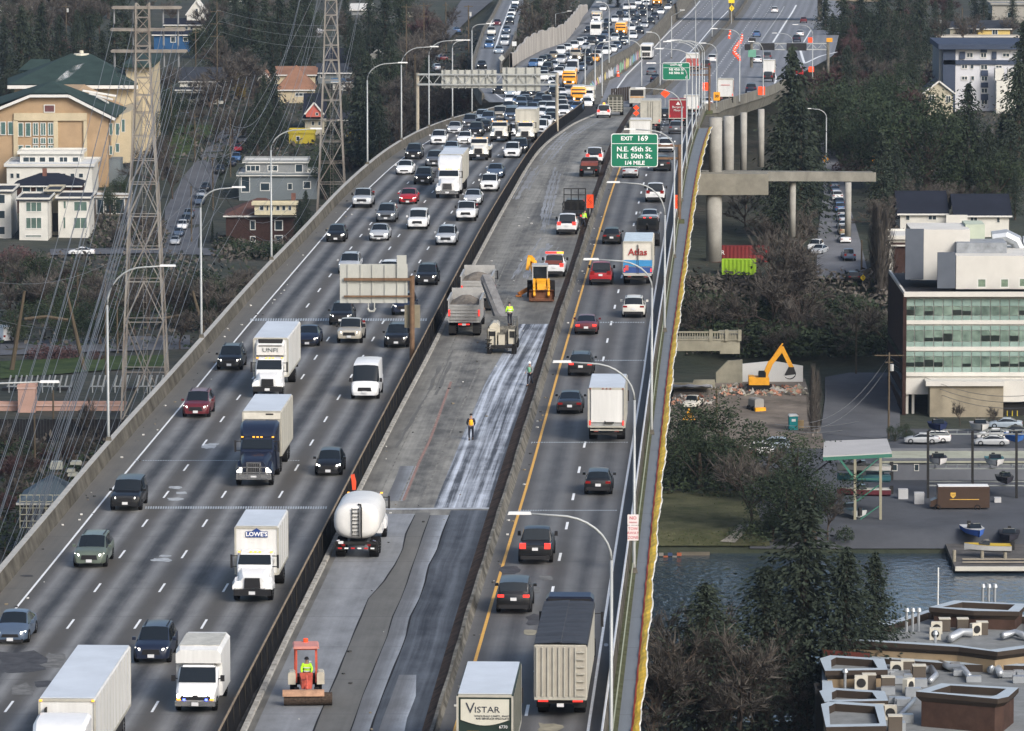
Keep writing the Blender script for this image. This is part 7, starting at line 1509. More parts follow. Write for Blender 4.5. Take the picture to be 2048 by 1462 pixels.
house('tan_house','tan house with a wide black roof behind the second pylon',655,708,160,143,1230,12,Mbeige,Mnr,'gablex',98,wins=[(679,147,685,154)])
house('white_house','white wall and blue tarp roof behind the second pylon',666,715,180,164,1150,8,Mwh,C_('blue_tarp',(.05,.14,.25)),'gablex',158)
house('white_roof_house','house with a pale steep roof among the dark top trees',703,742,30,20,1420,9,Mgy,C_('pale_roof2',(.5,.5,.48)),'gablex',8)
house('white_roof_house','house with a pale cone shaped roof at top centre left',604,642,75,65,1330,9,Mgy,C_('pale_roof2',(.5,.5,.48)),'hip',56)
house('grey_house','grey house with a dark roof at the very top left of centre',440,498,22,2,1480,10,Mgy,Mdr,'gablex',-12,wins=[(462,5,474,14)])
house('white_house','pale house wall glimpsed at the top left corner',0,90,30,8,1500,10,Mwh,Mdr,'gablex',-8,wins=[(20,12,30,22)])
house('pale_house','pale small house under the conifers left of the ramp road',742,770,150,112,1220,8,Mwh,Mdr,'gabley',100,wins=[(750,118,756,128)])
house('tan_house','tan shed by the gantry post',770,790,170,153,1180,6,Mbr,Mdr,'gablex',150)
house('cream_house','cream lit house among bare trees at top centre',806,832,34,25,1420,8,Mbeige,Mdr,'gablex',18)
Mpk=C_('pink_wall',(.42,.27,.22),var=.15)
house('substation_wall','long pink stucco wall of the electricity substation',-40,250,848,812,745,1.0,Mpk,C_('pink_cap',(.5,.36,.32)),'flat',ov=.15,cat='wall',base_extra=1)
house('gate_tower','pink gate block with a sloping top beside the substation wall',36,70,812,778,743,3,Mpk,C_('pink_cap',(.5,.36,.32)),'flat',ov=.1,cat='building',base_extra=1)
fo=GR(60,890);t=empty('plank_fence',tuple(fo),0,'black plank fence in front of the pink substation wall','fence');m=MB()
for i in range(46):a,b=at(-20+i*6,880,fo.y)-fo,at(-15+i*6,838+(i%3)*.5,fo.y)-fo;m.box((a.x+b.x)/2,0,b.z/2,b.x-a.x,.08,b.z)
m.build('planks',M('black_plank',(.018,.018,.02),.9,var=.4),t)
house('terrace_building','small building with a blue grey hipped roof and a pale lattice below the parapet',44,150,1064,1006,620,9,C_('dusk_wall',(.06,.06,.065)),C_('slate_blue',(.10,.13,.15),var=.2),'hip',952,ov=.6,cat='building')
t=empty('garden_lattice',tuple(at(96,1050,619)),0,'pale square lattice screen under the hipped roof','trellis');o=Vector(t.location);m=MB()
for i in range(9):a,b=at(40+13*i,1056,619)-o,at(40+13*i,990,619)-o;m.bar(a,b,.09)
for j in range(6):a,b=at(40,990+13*j,619)-o,at(150,990+13*j,619)-o;m.bar(a,b,.09)
m.build('slats',M('lattice_cream',(.40,.39,.30),.8),t)
for i,(x,y,w_)in enumerate([(113,930,24),(142,940,16),(146,948,20),(152,925,22)]):
 b=at(x,y,622);m=MB();rbox(m,0,0,0,w_/17,1.2,.9 if i==0 else.4,b=.15);o=m.build('rooftop_unit',M('unit_cream',(.40,.40,.34),.6));o.location=b;tag(o,('largest' if i==0 else ORD[i])+' pale unit on the hipped roof by the left parapet','rooftop unit','units on the hipped roof')
Mins=M('gear_grey',(.32,.34,.35),.5,m=.2,var=.2)
for i,x in enumerate([28,60,95,130,195,240,285,310]):
 b=at(x,800,765);t=empty('switch_gear',tuple(b),0,ORD[i]+' grey switch frame from the left behind the pink wall','switchgear','substation switch frames');m=MB()
 for dx in(-.7,.7):m.bar((dx,0,-2),(dx,0,2.0),.14)
 m.bar((-1,0,2.0),(1,0,2.0),.14);m.bar((-1,0,.6),(1,0,.6),.1);m.build('steel_frame',Mins,t)
 for j,dx in enumerate((-.8,0,.8)):m=MB();m.tube([(dx,0,2.0),(dx+.4,0,3.6)],.14,6);m.build('insulator',Mins,t)
for i,x in enumerate([20,130,262]):b=at(x,792,768);t=empty('transformer',tuple(b),0,ORD[i]+' dark transformer with a yellow lower band behind the pink wall','transformer','substation transformers');m=MB();m.box(0,0,0,2.2,2,2.6);m.build('tank',Mchas,t);m=MB();m.box(0,-1.02,-.6,2.1,.05,.8);m.build('yellow_band',C_('ochre',(.3,.2,.04)),t)
def gpatch(name,pts,mat,dz=.05,sub=8):
 P_=[GR(x,y)for x,y in pts];n=len(P_)//2;A,B=P_[:n],P_[n:][::-1];rows=[]
 for i in range(n-1):
  for k in range(sub+(i==n-2)):
   a=A[i].lerp(A[i+1],k/sub);b=B[i].lerp(B[i+1],k/sub);r=[]
   for j in range(7):q=a.lerp(b,j/6);r.append((q.x,q.y,terr(q.y,q.x)+dz+.12))
   rows.append(r)
 m=MB();m.grid(rows);return S(m.build(name,mat,smooth=True))
Mst=C_('street_asphalt',(.10,.105,.115),var=.2,sc=.15);Mgrass=M('dull_grass',(.03,.055,.018),.95,var=.35,sc=.25,c2=(.06,.085,.03));Mpath=C_('pale_path',(.24,.23,.21),var=.2)
gpatch('street',[(325,500),(330,420),(370,350),(420,290),(455,250),(510,250),(478,290),(440,350),(400,420),(395,500)],Mst)
gpatch('cross_street',[(100,512),(300,508),(480,515),(480,500),(300,495),(100,500)],Mst,.08)
gpatch('yard_road',[(0,712),(200,705),(380,700),(380,672),(200,675),(0,690)],Mst)
gpatch('lawn',[(0,760),(180,745),(330,735),(330,712),(180,716),(0,725)],Mgrass,.08)
gpatch('lawn',[(350,330),(395,290),(430,262),(452,250),(405,252),(350,252),(345,270),(330,300)],Mgrass)
gpatch('side_street',[(868,165),(866,140),(880,105),(905,80),(960,30),(990,5),(925,5),(900,40),(875,90),(862,110),(852,140),(850,165)],Mst,1.0)
gpatch('parked_street',[(1632,562),(1636,470),(1645,400),(1648,350),(1640,290),(1664,290),(1684,350),(1694,400),(1716,470),(1738,562)],C_('pale_street',(.15,.155,.165),var=.2,sc=.15),.25)
gpatch('yard',[(1640,870),(1650,800),(1650,757),(1700,748),(1790,748),(1800,800),(1800,870),(1760,880)],Mst,.1)
gpatch('boat_yard',[(1500,1100),(1500,1000),(1500,900),(1510,860),(2100,860),(2100,900),(2100,1000),(2100,1100)],C_('yard_asphalt',(.075,.08,.09),var=.25,sc=.12),.06)
gpatch('lawn',[(1305,1095),(1310,1040),(1315,985),(1500,985),(1520,1040),(1540,1095)],M('waterside_grass',(.04,.05,.022),.95,var=.35,sc=.3,c2=(.095,.095,.055)),.1)
gpatch('dirt_lot',[(1320,900),(1330,850),(1345,800),(1350,770),(1610,760),(1620,800),(1640,850),(1650,900)],M('demolition_dirt',(.12,.105,.09),.95,var=.3,sc=.2,c2=(.24,.21,.18)),.09)
gpatch('path',[(1440,1088),(1465,1072),(1475,1055),(1500,1052),(1490,1070),(1470,1090)],Mpath,.2)
def parked(kind,c_,x,y,rz,lb,g='parked cars'):
 p=GR(x,y);car(kind,c_,(p.x,p.y+PROF[kind][0]*.3,terr(p.y,p.x)+.25),rz,lb,g,lights=False,lod=1)
for i,(k,c_,x,y)in enumerate([('suv','black',1707,568),('pickup','slate',1698,526),('sedan','white',1690,490),('suv','gold',1689,474),('sedan','white',1687,462),('sedan','silver',1687,450),('suv','white',1685,440),('suv','blue',1680,428),('sedan','black',1679,416),('suv','white',1674,404),('sedan','slate',1670,392),('sedan','grey',1668,382),('suv','slate',1665,370)]):
 parked(k,c_,x,y,.03,ORD[i]+' car up the dead end street from the yellow diamond, a '+CW[c_]+' '+KW[k],'cars parked along the dead end street')
for i,(k,c_,x,y)in enumerate([('sedan','silver',350,492),('sedan','slate',357,475),('suv','white',364,462),('suv','black',371,450),('pickup','slate',377,440),('suv','slate',398,412),('sedan','silver',402,398),('suv','black',410,385),('suv','black',440,350),('suv','navy',462,335),('suv','blue',472,325),('sedan','red',476,305),('sedan','grey',484,288)]):
 parked(k,c_,x,y,math.pi,ORD[i]+' car up the left hill street from its lower corner, a '+CW[c_]+' '+KW[k],'cars parked along the left hill street')
parked('sedan','white',162,514,1.6,'white car parked side on below the modern twin house');parked('suv','slate',366,243,1.5,'dark car parked at the lawn below the two storey house');parked('sedan','silver',874,144,.2,'silver car on the side street left of the ramp');parked('sedan','maroon',884,125,.2,'dark red car on the side street left of the ramp');parked('van','white',5,688,.4,'white van cut by the left edge near the yard road')
parked('sedan','blue',912,68,.2,'bright blue car beside the tall black pole near the ramp')
for k,c_,x,y,rz,lb in[('sedan','silver',1845,893,1.5,'silver sedan side on left of the white car in the boat yard'),('suv','white',1868,891,1.45,'white suv side on at the left of the boat yard cars'),('sedan','white',1990,884,1.5,'upper white car at the right of the boat yard'),('sedan','silver',1985,897,1.5,'lower silver car at the right of the boat yard'),('sedan','paleblue',2012,862,1.5,'pale car in the back row by the garage opening'),('sedan','black',2030,878,1.5,'black car at the right edge of the boat yard'),('pickup','warmwhite',1387,822,2.9,'white pickup truck in the demolition lot'),('suv','white',1512,915,1.4,'white car between the trees left of the boat shed'),('sedan','maroon',1478,920,1.4,'dark red car between the trees left of the boat shed'),('suv','paleblue',1545,905,1.4,'pale car behind the round green trees'),('sedan','silver',1640,512,2.8,'silver car under bare trees beside the dead end street'),('suv','white',1632,505,2.9,'white car under bare trees beside the dead end street')]:
 parked(k,c_,x,y,rz,lb,'vehicles on the right bank')
Mpanel=C_('white_panel',(.57,.56,.52),var=.08);Mspan=M('spandrel_glass',(.20,.31,.28),.18,var=.25,sc=.25,c2=(.30,.40,.36));Mvis=M('office_glass',(.06,.10,.09),.12,var=.5,sc=.35,c2=(.24,.33,.27))
Yo=742.0;g=at(1810,885,Yo);o=Vector((g.x,Yo,g.z));t=empty('office_building',tuple(o),0,'office building with bands of green glass and white panels at the right edge','office building')
m=MB();a,b=at(1810,885,Yo)-o,at(2200,592,Yo)-o;m.box((a.x+b.x)/2,15,b.z/2+3.4,b.x-a.x,30,b.z-6.8);core=m.build('core',Mpanel,t)
m=MB();m.box(a.x-.25,14,b.z/2,.5,30,b.z+.5)
for k in range(5):m.box(a.x-.55,14,1.5+k*2.6,.12,28,.9,mi=1)
m.build('brick_side_wall',[C_('dark_brick',(.035,.02,.017),var=.3,sc=1),Mwglass],t)
m=MB();m.box((a.x+b.x)/2,14,b.z+.1,b.x-a.x+.6,30,.3);rf_=m.build('roof',C_('black_gravel',(.035,.035,.038)),t);m=MB();m.box((a.x+b.x)/2,-.95,b.z+.35,b.x-a.x+.8,.3,.7);m.box(a.x-.3,14,b.z+.35,.3,29.5,.7);m.build('coping',Mpanel,rf_)
for y0,y1,mt,nm in((597,612,Mspan,'spandrel_band'),(613,630,Mvis,'glass_band'),(631,640,Mspan,'spandrel_band'),(651,660,Mspan,'spandrel_band'),(661,682,Mvis,'glass_band'),(683,693,Mspan,'spandrel_band'),(703,712,Mspan,'spandrel_band'),(713,733,Mvis,'glass_band'),(734,744,Mspan,'spandrel_band'),):
 m=MB();random.seed(int(y0));x=1811
 q0,q1=at(1811,y1,Yo)-o,at(2190,y0,Yo)-o;n=20
 for i in range(n):
  xa,xb=lerp(q0.x,q1.x,i/n),lerp(q0.x,q1.x,(i+1)/n)-.12;m.box((xa+xb)/2,-.1,(q0.z+q1.z)/2,xb-xa,.12,q1.z-q0.z,mi=0)
  if mt is Mvis and random.random()<.55:hh=random.uniform(.3,.75)*(q1.z-q0.z);m.box((xa+xb)/2,-.18,q0.z+hh/2,xb-xa,.03,hh-.05,mi=1)
 m.build(nm,[mt,M('deep_glass',(.018,.024,.022),.1,var=.3)],t)
m=MB()
for y in(644,697,748):q0,q1=at(1810,y+4,Yo)-o,at(2200,y-4,Yo)-o;m.box((q0.x+q1.x)/2,-.16,(q0.z+q1.z)/2,q1.x-q0.x,.3,q1.z-q0.z)
m.build('white_band',Mpanel,t)
m=MB()
for x in(1812,1824):q0,q1=at(x,885,Yo)-o,at(x+5,757,Yo)-o;m.box((q0.x+q1.x)/2,.6,q1.z/2,.35,.4,q1.z)
m.build('column',Mpanel,t)
m=MB();pxbox(m,1856,765,2003,846,Yo,4,o,dy=-3);m.build('concrete_annex',C_('stained_annex',(.27,.24,.18),var=.25,sc=.3),t)
m=MB();pxbox(m,1848,757,2005,766,Yo,5,o,dy=-3.5);m.build('annex_cap',Mpanel,t)
m=MB();pxbox(m,2004,758,2200,800,Yo,4,o,dy=-2);m.build('garage_wall',Mpanel,t);windows([(2009,763,2027,780)],Yo-2.1,o,t)
m=MB();pxbox(m,2004,801,2200,838,Yo,3,o,dy=-1);m.build('garage_opening',Mchas,t)
for i,x in enumerate((2011,2021,2031)):m=MB();pxbox(m,x,818,x+2,836,Yo,.2,o,dy=-2);m.build('bollard',Myl,t)
for x0,y0,x1,y1,dyy,dep,mt,nm in((1830,470,1950,572,8,10,Mpanel,'stair_tower'),(1915,515,2200,582,2.5,16,Mpanel,'penthouse'),(1945,465,1985,520,12,6,C_('mint_panel',(.42,.47,.38)),'penthouse')):
 m=MB();pxbox(m,x0,y0,x1,y1,Yo,dep,o,dy=dyy);m.build(nm,mt,t)
for q_ in((1818,468,1856,570,7.4),(1877,508,1914,580,2.2)):m=MB();pxbox(m,*q_[:4],Yo,.4,o,dy=q_[4]);m.build('shaded_grey_face',C_('grey_side_shade',(.10,.115,.14)),t)  # grey left faces of the roof boxes, shade painted into a darker tone
windows([(1951,553,1970,572),(1997,553,2015,572),(2034,552,2055,571)],Yo+2.4,o,t,glass=M('pale_green_glass',(.16,.22,.16),.2,var=.3))
m=MB();pxbox(m,1920,494,2022,515,Yo,6,o,dy=6);m.build('roof_screen',C_('mottled_metal',(.25,.27,.29),var=.3,sc=.8),rf_)
m=MB();q=at(1984,476,Yo+14)-o;m.tube([q,q+Vector((2,0,.3)),q+Vector((3.4,0,-.4)),q+Vector((4,0,-1.6))],1.0,10);m.tube([q+Vector((4.4,0,-.6)),q+Vector((9,0,-.4))],.9,10);m.build('ventilation_duct',M('duct_metal',(.4,.43,.46),.35,m=.5,var=.1),rf_)
house('brick_block','dark brick building with a pale roof edge behind the office building',1788,1824,562,492,762,12,Mbk,Mpanel,'flat',cat='building');house('pale_block','narrow cream wall with a pale cornice behind the brick building',1778,1830,560,478,775,10,Mwh,Mpanel,'flat',ov=.6,cat='building')
house('navy_roof_house','white house with a big navy roof, left of two above the office',1800,1892,470,428,842,12,Mwh,Mnr,'gablex',384,wins=[(1811,430,1820,441),(1855,430,1874,441,1)])
house('navy_roof_house','white house with a big navy roof, right of two above the office',1912,2018,475,432,838,12,Mwh,Mnr,'gablex',390,wins=[(1939,433,1956,445,1),(1993,433,2000,445)]);house('white_fence_panel','white boarded fence between the two navy roofed houses',1892,1935,466,437,832,.3,Mwh,Mwh,'flat',ov=0,cat='fence',base_extra=0)
Ya=1118.0;g=at(1880,230,Ya);o=Vector((g.x,Ya,g.z));t=empty('apartment_building',tuple(o),0,'navy and white apartment building at the upper right edge','apartment building');Mnv=C_('navy_cladding',(.05,.065,.10),var=.1);Mlw=C_('white_cladding',(.52,.53,.56),var=.05)
m=MB();pxbox(m,1885,98,2140,235,Ya,20,o);m.build('wall',Mlw,t);m=MB()
for r in((1885,98,1911,235),(1885,120,2140,129),(1961,98,1974,105),(1962,141,1976,152),(1962,165,1976,175),(1962,188,1976,200),(1919,103,1930,118),(1984,103,1993,118),(2034,103,2045,118)):pxbox(m,*r,Ya,.4,o,dy=-.35)
m.build('navy_panel',Mnv,t);m=MB();pxbox(m,1876,88,2150,98,Ya,24,o,dy=-1.5);m.build('roof',Mnv,t);m=MB();pxbox(m,1878,98,1885,235,Ya,18,o,dy=1);m.build('left_corner',Mgy,t)
windows([(1895,105,1909,116,1),(1933,105,1947,116,1),(1961,105,1974,116,1),(2005,106,2020,115,1),(2034,105,2050,116,1),(1893,129,1910,140,1),(1923,129,1936,138,1),(1941,129,1948,138),(1961,129,1976,140,1),(1991,130,2005,138,1),(1893,152,1910,163,1),(1923,152,1936,161,1),(1942,152,1949,161),(1962,152,1976,163,1),(1962,176,1976,187,1),(1962,198,1976,210,1)],Ya-.5,o,t,dy=-.1)
m=MB();pxbox(m,1988,157,2100,235,Ya,4,o,dy=-5);m.build('white_annex',Mwh,t);m=MB();pxbox(m,1986,134,2004,158,Ya,3,o,dy=-5);pxbox(m,2012,136,2030,158,Ya,3,o,dy=-5);m.build('roof_pavilion',Mwh,t);windows([(2003,168,2020,178,2),(2002,190,2018,201,2)],Ya-5.1,o,t)
house('cream_gable_house','cream house with a white edged gable in the upper right trees',1849,1906,236,187,1150,10,Mbeige,Mdr,'gabley',164,wins=[(1857,190,1870,205,1),(1891,191,1902,205,1)])
house('yellow_wall_house','low house with a yellow wall and dark roof at the upper right',1956,2020,80,58,1420,10,Myl if False else C_('soft_yellow',(.60,.45,.16)),Mdr,'gablex',42,wins=[(1984,58,1996,70,1)]);house('low_houses','row of low cream walls left of the yellow wall house',1900,1956,78,56,1425,9,Mbeige,Mdr,'gablex',44,wins=[(1935,58,1945,68)])
house('grey_block','plain grey block with a single window at the top right corner',1984,2120,45,10,1460,12,C_('warm_grey',(.30,.29,.26)),Mgy,'flat',wins=[(2014,24,2028,36)],cat='building');house('pale_wall','long pale retaining wall above the apartment building',1870,2120,84,74,1400,1,C_('pale_conc',(.33,.31,.28)),Mwh,'flat',ov=0,cat='wall')
Yp=DK(1440,212).y-30
def pier(x,y0,y1,Y,w_,lb,cap=None):
 g=at(x,y1,Y);t=empty('bridge_pier',tuple(g),0,lb,'bridge pier','round concrete piers of the ramp');h=(at(x,y0,Y)-g).z;m=MB();m.tube([(0,0,-3),(0,0,h)],w_/2,16);m.build('column',C_('pale_pier',(.30,.295,.27),var=.2,sc=.5),t,smooth=True)
 if cap:m=MB();a,b=at(cap[0],cap[3],Y)-g,at(cap[2],cap[1],Y)-g;m.box((a.x+b.x)/2,0,(a.z+b.z)/2,b.x-a.x,3,b.z-a.z);m.build('cross_beam',C_('cap_concrete',(.22,.21,.175),var=.25,sc=.4),t)
 return t
pier(1431,235,345,720,1.75,'left upper column under the start of the ramp');pier(1457,232,335,745,1.5,'second upper column under the start of the ramp');pier(1428,386,478,715,2.1,'stout lower column below the wide cross beam',(1393,346,1536,388))
for i,(x,y0,y1,Y)in enumerate([(1487,225,310,790),(1522,218,295,825)]):pier(x,y0,y1,Y,1.0,ORD[i+2]+' upper column under the ramp, counted from the left')
m=MB();rows=[]
for Y in ys(700,1010,8):
 x=FRn(Y);z=zdeck(Y)
 if Y<850:x=max(x if Y>812 else-99,lerp(RP(Y),FRn(Y),sm((Y-812)/38)))if Y>812 else RP(Y)+.3
 rows.append([(x-.15,Y,z+.85),(x+.2,Y,z+.85),(x+.3,Y,z-.7),(x+.1,Y,z-.72),(x-.6,Y,z-2.6),(x-4,Y,z-2.7),(x-.2,Y,z-.1)])
m.grid(rows,closed=True);m.quad(rows[0][::-1]);m.quad(rows[-1]);tag(m.build('ramp_girder',C_('ramp_concrete',(.18,.174,.15),var=.3,sc=.3)),'curved concrete girder and parapet along the outer edge of the exit ramp','bridge girder')
m=MB();a,b=at(1395,350,722),at(1752,352,756);rows=[]
for i in range(9):q=a.lerp(b,i/8);rows.append([(q.x,q.y,q.z-.8),(q.x,q.y,q.z+.5),(q.x,q.y+.3,q.z+.5),(q.x,q.y+.3,q.z),(q.x,q.y+8,q.z),(q.x,q.y+8,q.z-.8)])
m.grid(rows,closed=True);m.quad(rows[0][::-1]);m.quad(rows[-1]);lo=tag(m.build('low_ramp_bridge',C_('ramp_concrete',(.18,.174,.15),var=.3,sc=.3)),'low concrete ramp bridge crossing behind the stout column towards the trees','bridge')
for i,x in enumerate((1585,1696)):pier(x,365,430,742,.9,('left' if i==0 else 'right')+' slim column carrying the low ramp bridge')
Yb=748.0;g=at(1420,705,Yb);o=Vector((g.x,Yb,g.z));t=empty('balustrade_bridge',tuple(o),0,'old concrete bridge end with a balustrade below the walkway','bridge');Mbal=C_('old_concrete',(.25,.24,.19),var=.25,sc=.4)
m=MB();pxbox(m,1340,682,1442,702,Yb,6,o);pxbox(m,1440,670,1480,708,Yb,6,o,dy=.2);m.build('girder',Mbal,t);m=MB();pxbox(m,1340,663,1476,666,Yb,.5,o);pxbox(m,1340,678,1476,681,Yb,.5,o)
for x in(1418,1450,1476):pxbox(m,x,660,x+7,682,Yb,.8,o,dy=-.1)
m.build('rail',Mbal,t);m=MB()
for i in range(26):x=1344+i*5;pxbox(m,x,667,x+2,678,Yb,.3,o,dy=.1)
m.build('balusters',Mbal,t)
Yd=760.0
def slabobj(name,pts,Y,dep,mat,lb,cat):m=MB();q=at(*pts[0],Y);pxpoly(m,pts,Y,dep,q);ob=m.build(name,mat);ob.location=q;return tag(ob,lb,cat)
slabobj('white_screen',[(1485,778),(1485,728),(1545,722),(1606,732),(1606,778)],768,.4,C_('white_sheet',(.55,.56,.56),var=.1,sc=.2),'tall white panels behind the yellow excavator','panel');slabobj('broken_wall',[(1432,778),(1432,745),(1455,722),(1485,720),(1485,778)],767,.8,Mbal,'tan broken concrete wall left of the white panels','wall');slabobj('low_wall',[(1345,782),(1345,766),(1385,766),(1388,760),(1430,760),(1432,782)],762,.8,Mbal,'low stepped tan wall at the edge of the demolition lot','wall')
random.seed(5)
def rubble(x0,y0,x1,y1,n,s,mats,name,lb):
 m=MB()
 for i in range(n):
  p=GR(random.uniform(x0,x1),random.uniform(y0,y1));k=random.uniform(.3,1)*s;c=[(random.uniform(-.5,.5)*k,random.uniform(-.5,.5)*k)for _ in range(1)];v=[Vector((p.x+random.uniform(-1,1)*k,p.y+random.uniform(-1,1)*k,p.z+.1+random.uniform(0,.5)*k))for _ in range(3)];q=(v[0]+v[1]+v[2])/3+Vector((0,0,random.uniform(.3,.8)*k));mi=random.randrange(len(mats))
  for j in range(3):m.quad([v[j],v[(j+1)%3],q],mi)
  m.quad([v[2],v[1],v[0]],mi)
 return tag(m.build(name,mats),lb,'rubble',kind='stuff')
rubble(1440,776,1612,795,260,.9,[Mbal,C_('grey_chunk',(.33,.32,.30)),C_('salmon_chunk',(.38,.2,.14))],'rubble','heap of grey and salmon rubble in front of the excavator');rubble(1345,795,1430,812,90,.7,[C_('salmon_chunk',(.38,.2,.14)),C_('grey_chunk',(.33,.32,.30))],'rubble','reddish rubble near the white pickup of the lot')
p=GR(1375,790);m=MB();rows=[[(p.x-3.6+i*.8,p.y+j,p.z+1.2-.05*j+.1*math.sin(i*2+j))for i in range(10)]for j in range(5)];m.grid(rows);m.grid([[(q[0],q[1],q[2]-.15)for q in r]for r in rows]);tag(m.build('plastic_sheet',C_('sheet',(.42,.42,.42))),'pale crumpled plastic sheeting beside the low tan wall','sheet')
p=GR(1586,862);t=empty('portable_toilet',tuple(p),.1,'teal portable toilet with a white roof','portable toilet');m=MB();rbox(m,0,0,1.05,1.15,1.15,2.1,b=.05);m.build('body',C_('teal_plastic',(.02,.25,.27)),t);m=MB();rbox(m,0,0,2.2,1.25,1.25,.22,b=.1);m.build('roof',Mwhite,t);m=MB();m.box(0,-.59,1.55,.55,.03,.35);m.build('sign_plate',Mwhite,t)
p=GR(1601,858);t=empty('waste_bin',tuple(p),0,'small tan bin beside the portable toilet','bin');m=MB();m.box(0,0,.6,.8,.8,1.2,tx=1.1,ty=1.1);m.build('bin_body',C_('tan_bin',(.3,.22,.12)),t)
for x,y,w_,h_,c_,lb,txt in((1480,524,9.0,2.6,(.17,.03,.03),'dark red shipping container under the ramp','GR'),(1478,549,5.2,2.4,(.33,.55,.04),'lime green corrugated container under the ramp',None)):
 p=GR(x,y);t=empty('shipping_container',(p.x,p.y,p.z),0 if txt else-.08,lb,'container');m=MB();n=int(w_/.3);rows=[]
 for zz in(.1,h_):rows.append([(-w_/2+i*w_/n,-1.2+(.1 if i%2 else 0),zz)for i in range(n+1)])
 m.grid(rows);m.box(0,0,h_/2,w_,2.2,h_-.1);m.build('container_body',C_('cont_%d'%x,c_,var=.15),t)
 if txt:text_obj('lettering',txt,1.0,Mwhite,t,(-w_/2+1.4,-1.28,h_*.6),BACK_T)
p=GR(1378,842);t=empty('folding_sign',tuple(p),0,'yellow folding tent sign in the demolition lot','sign');m=MB();m.hexa([(-1,-.5,0),(1,-.5,0),(1,.5,0),(-1,.5,0),(-.1,-.3,1.7),(.1,-.3,1.7),(.1,.3,1.7),(-.1,.3,1.7)]);m.build('panel',Myeq,t)
p=GR(1512,822);t=empty('skid_loader',tuple(p),.4,'small black and white skid loader with a yellow bucket','loader');m=MB();rbox(m,0,0,1.2,1.4,2.2,1.3,b=.2);m.build('body',C_('loader_grey',(.25,.25,.24)),t);m=MB();m.box(0,-1.3,.4,1.6,.5,.5);m.build('bucket',Myeq,t)
for s in(-1,1):
 for y_ in(-.7,.7):add_wheel(t,s*.8,y_,.4,.3,rim=False)
Ys=642.0;g=at(1735,1062,Ys);o=Vector((g.x,Ys,g.z));t=empty('boat_shed',tuple(o),0,'tall open boat shed with a pale grey roof on green braced posts','boat shed');Mgt=C_('green_trim',(.05,.16,.12));Mpost=C_('post_tan',(.26,.25,.19))
m=MB();A=[at(1646,912,Ys),at(1784,905,Ys),at(1774,877,Ys+14),at(1648,882,Ys+14)];m.quad([q-o for q in A]);m.quad([q-o-Vector((0,0,.3))for q in A][::-1]);m.grid([[q-o for q in A],[q-o-Vector((0,0,.3))for q in A]],closed=True);rf_=m.build('roof',C_('shed_roof',(.42,.42,.42),var=.06),t);m=MB();m.bar(A[0]-o-Vector((0,.1,.35)),A[1]-o-Vector((0,.1,.35)),.2,.4);m.build('fascia',Mgt,rf_)
for x in(1710,1761):m=MB();m.bar(at(x,1062,Ys)-o,at(x,912,Ys)-o,.32);m.build('post',Mpost,t)
m=MB();m.bar(at(1676,914,Ys)-o,at(1708,955,Ys)-o,.25);m.build('brace',Mgt,t);m=MB()
for ya,yb in((916,955),(970,1003),(1012,1045)):m.bar(at(1758,ya,Ys)-o,at(1712,yb,Ys)-o,.14)
m.bar(at(1700,958,Ys)-o,at(1765,958,Ys)-o,.12);m.build('cross_brace',Mgt,t)
def boat(p,L_,W,c1,c2,rz,lb,cover=None,g='boats in the boat yard'):
 t=empty('motor_boat',tuple(p),rz,lb,'boat',g);m=MB();rows=[]
 for i in range(9):
  u=i/8;w_=W/2*(1-max(0,u-.45)**2*3.1);y=-L_/2+L_*u;k=.25*u*u;rows.append([(-w_,y,.9+k),(-w_*.85,y,.35+k*.6),(0,y,0+k*1.2),(w_*.85,y,.35+k*.6),(w_,y,.9+k)])
 m.grid(rows);m.quad(rows[0]);m.build('hull',C_('hull_%.2f_%.2f'%c1[:2],c1,var=.05),t);m=MB();m.grid([[(a[0]*.98,a[1],a[2]+.02)for a in(r[0],r[4])]for r in rows]);dk=m.build('deck',C_('deck_%.2f_%.2f'%c2[:2],c2,var=.1),t)
 m=MB();m.hexa([(-W*.34,-.2,.95),(W*.34,-.2,.95),(W*.3,1.0,1.1),(-W*.3,1.0,1.1),(-W*.3,-.2,1.5),(W*.3,-.2,1.5),(W*.26,.3,1.5),(-W*.26,.3,1.5)]);m.build('windshield',Mglass,t)
 m=MB();m.box(0,-L_/2-.2,.8,.4,.4,1.0);m.build('engine',Mchas,t);return t
for y,c1,c2,lb in((945,(.5,.5,.5),(.3,.32,.3),'top white boat stacked in the boat shed'),(965,(.04,.12,.15),(.06,.14,.16),'middle boat with a teal cover in the boat shed'),(993,(.12,.03,.04),(.55,.54,.5),'lowest boat with a maroon hull in the boat shed')):boat(at(1727,y,Ys+6),6.5,2.3,c1,c2,math.pi/2+.05,lb)
Yk=660.0;g=at(1940,1015,Yk);o=Vector((g.x,Yk,g.z));t=empty('boat_rack',tuple(o),0,'dark steel boat rack with three shelves right of the boat shed','boat rack');m=MB()
for x in(1856,1945,2033):m=MB();m.bar(at(x,1012,Yk)-o,at(x,862,Yk)-o,.3);m.build('upright',Mchas,t);m=MB()
for y in(868,937,971):m.bar(at(1856,y,Yk)-o,at(2100,y,Yk)-o,.16);m.bar(at(1856,y-8,Yk+6)-o,at(2100,y-8,Yk+6)-o,.16)
for x in range(1870,2090,22):
 for y in(868,937):m.bar(at(x,y,Yk)-o,at(x,y-8,Yk+6)-o,.12)
m.build('shelves',C_('rack_grey',(.22,.24,.24)),t)
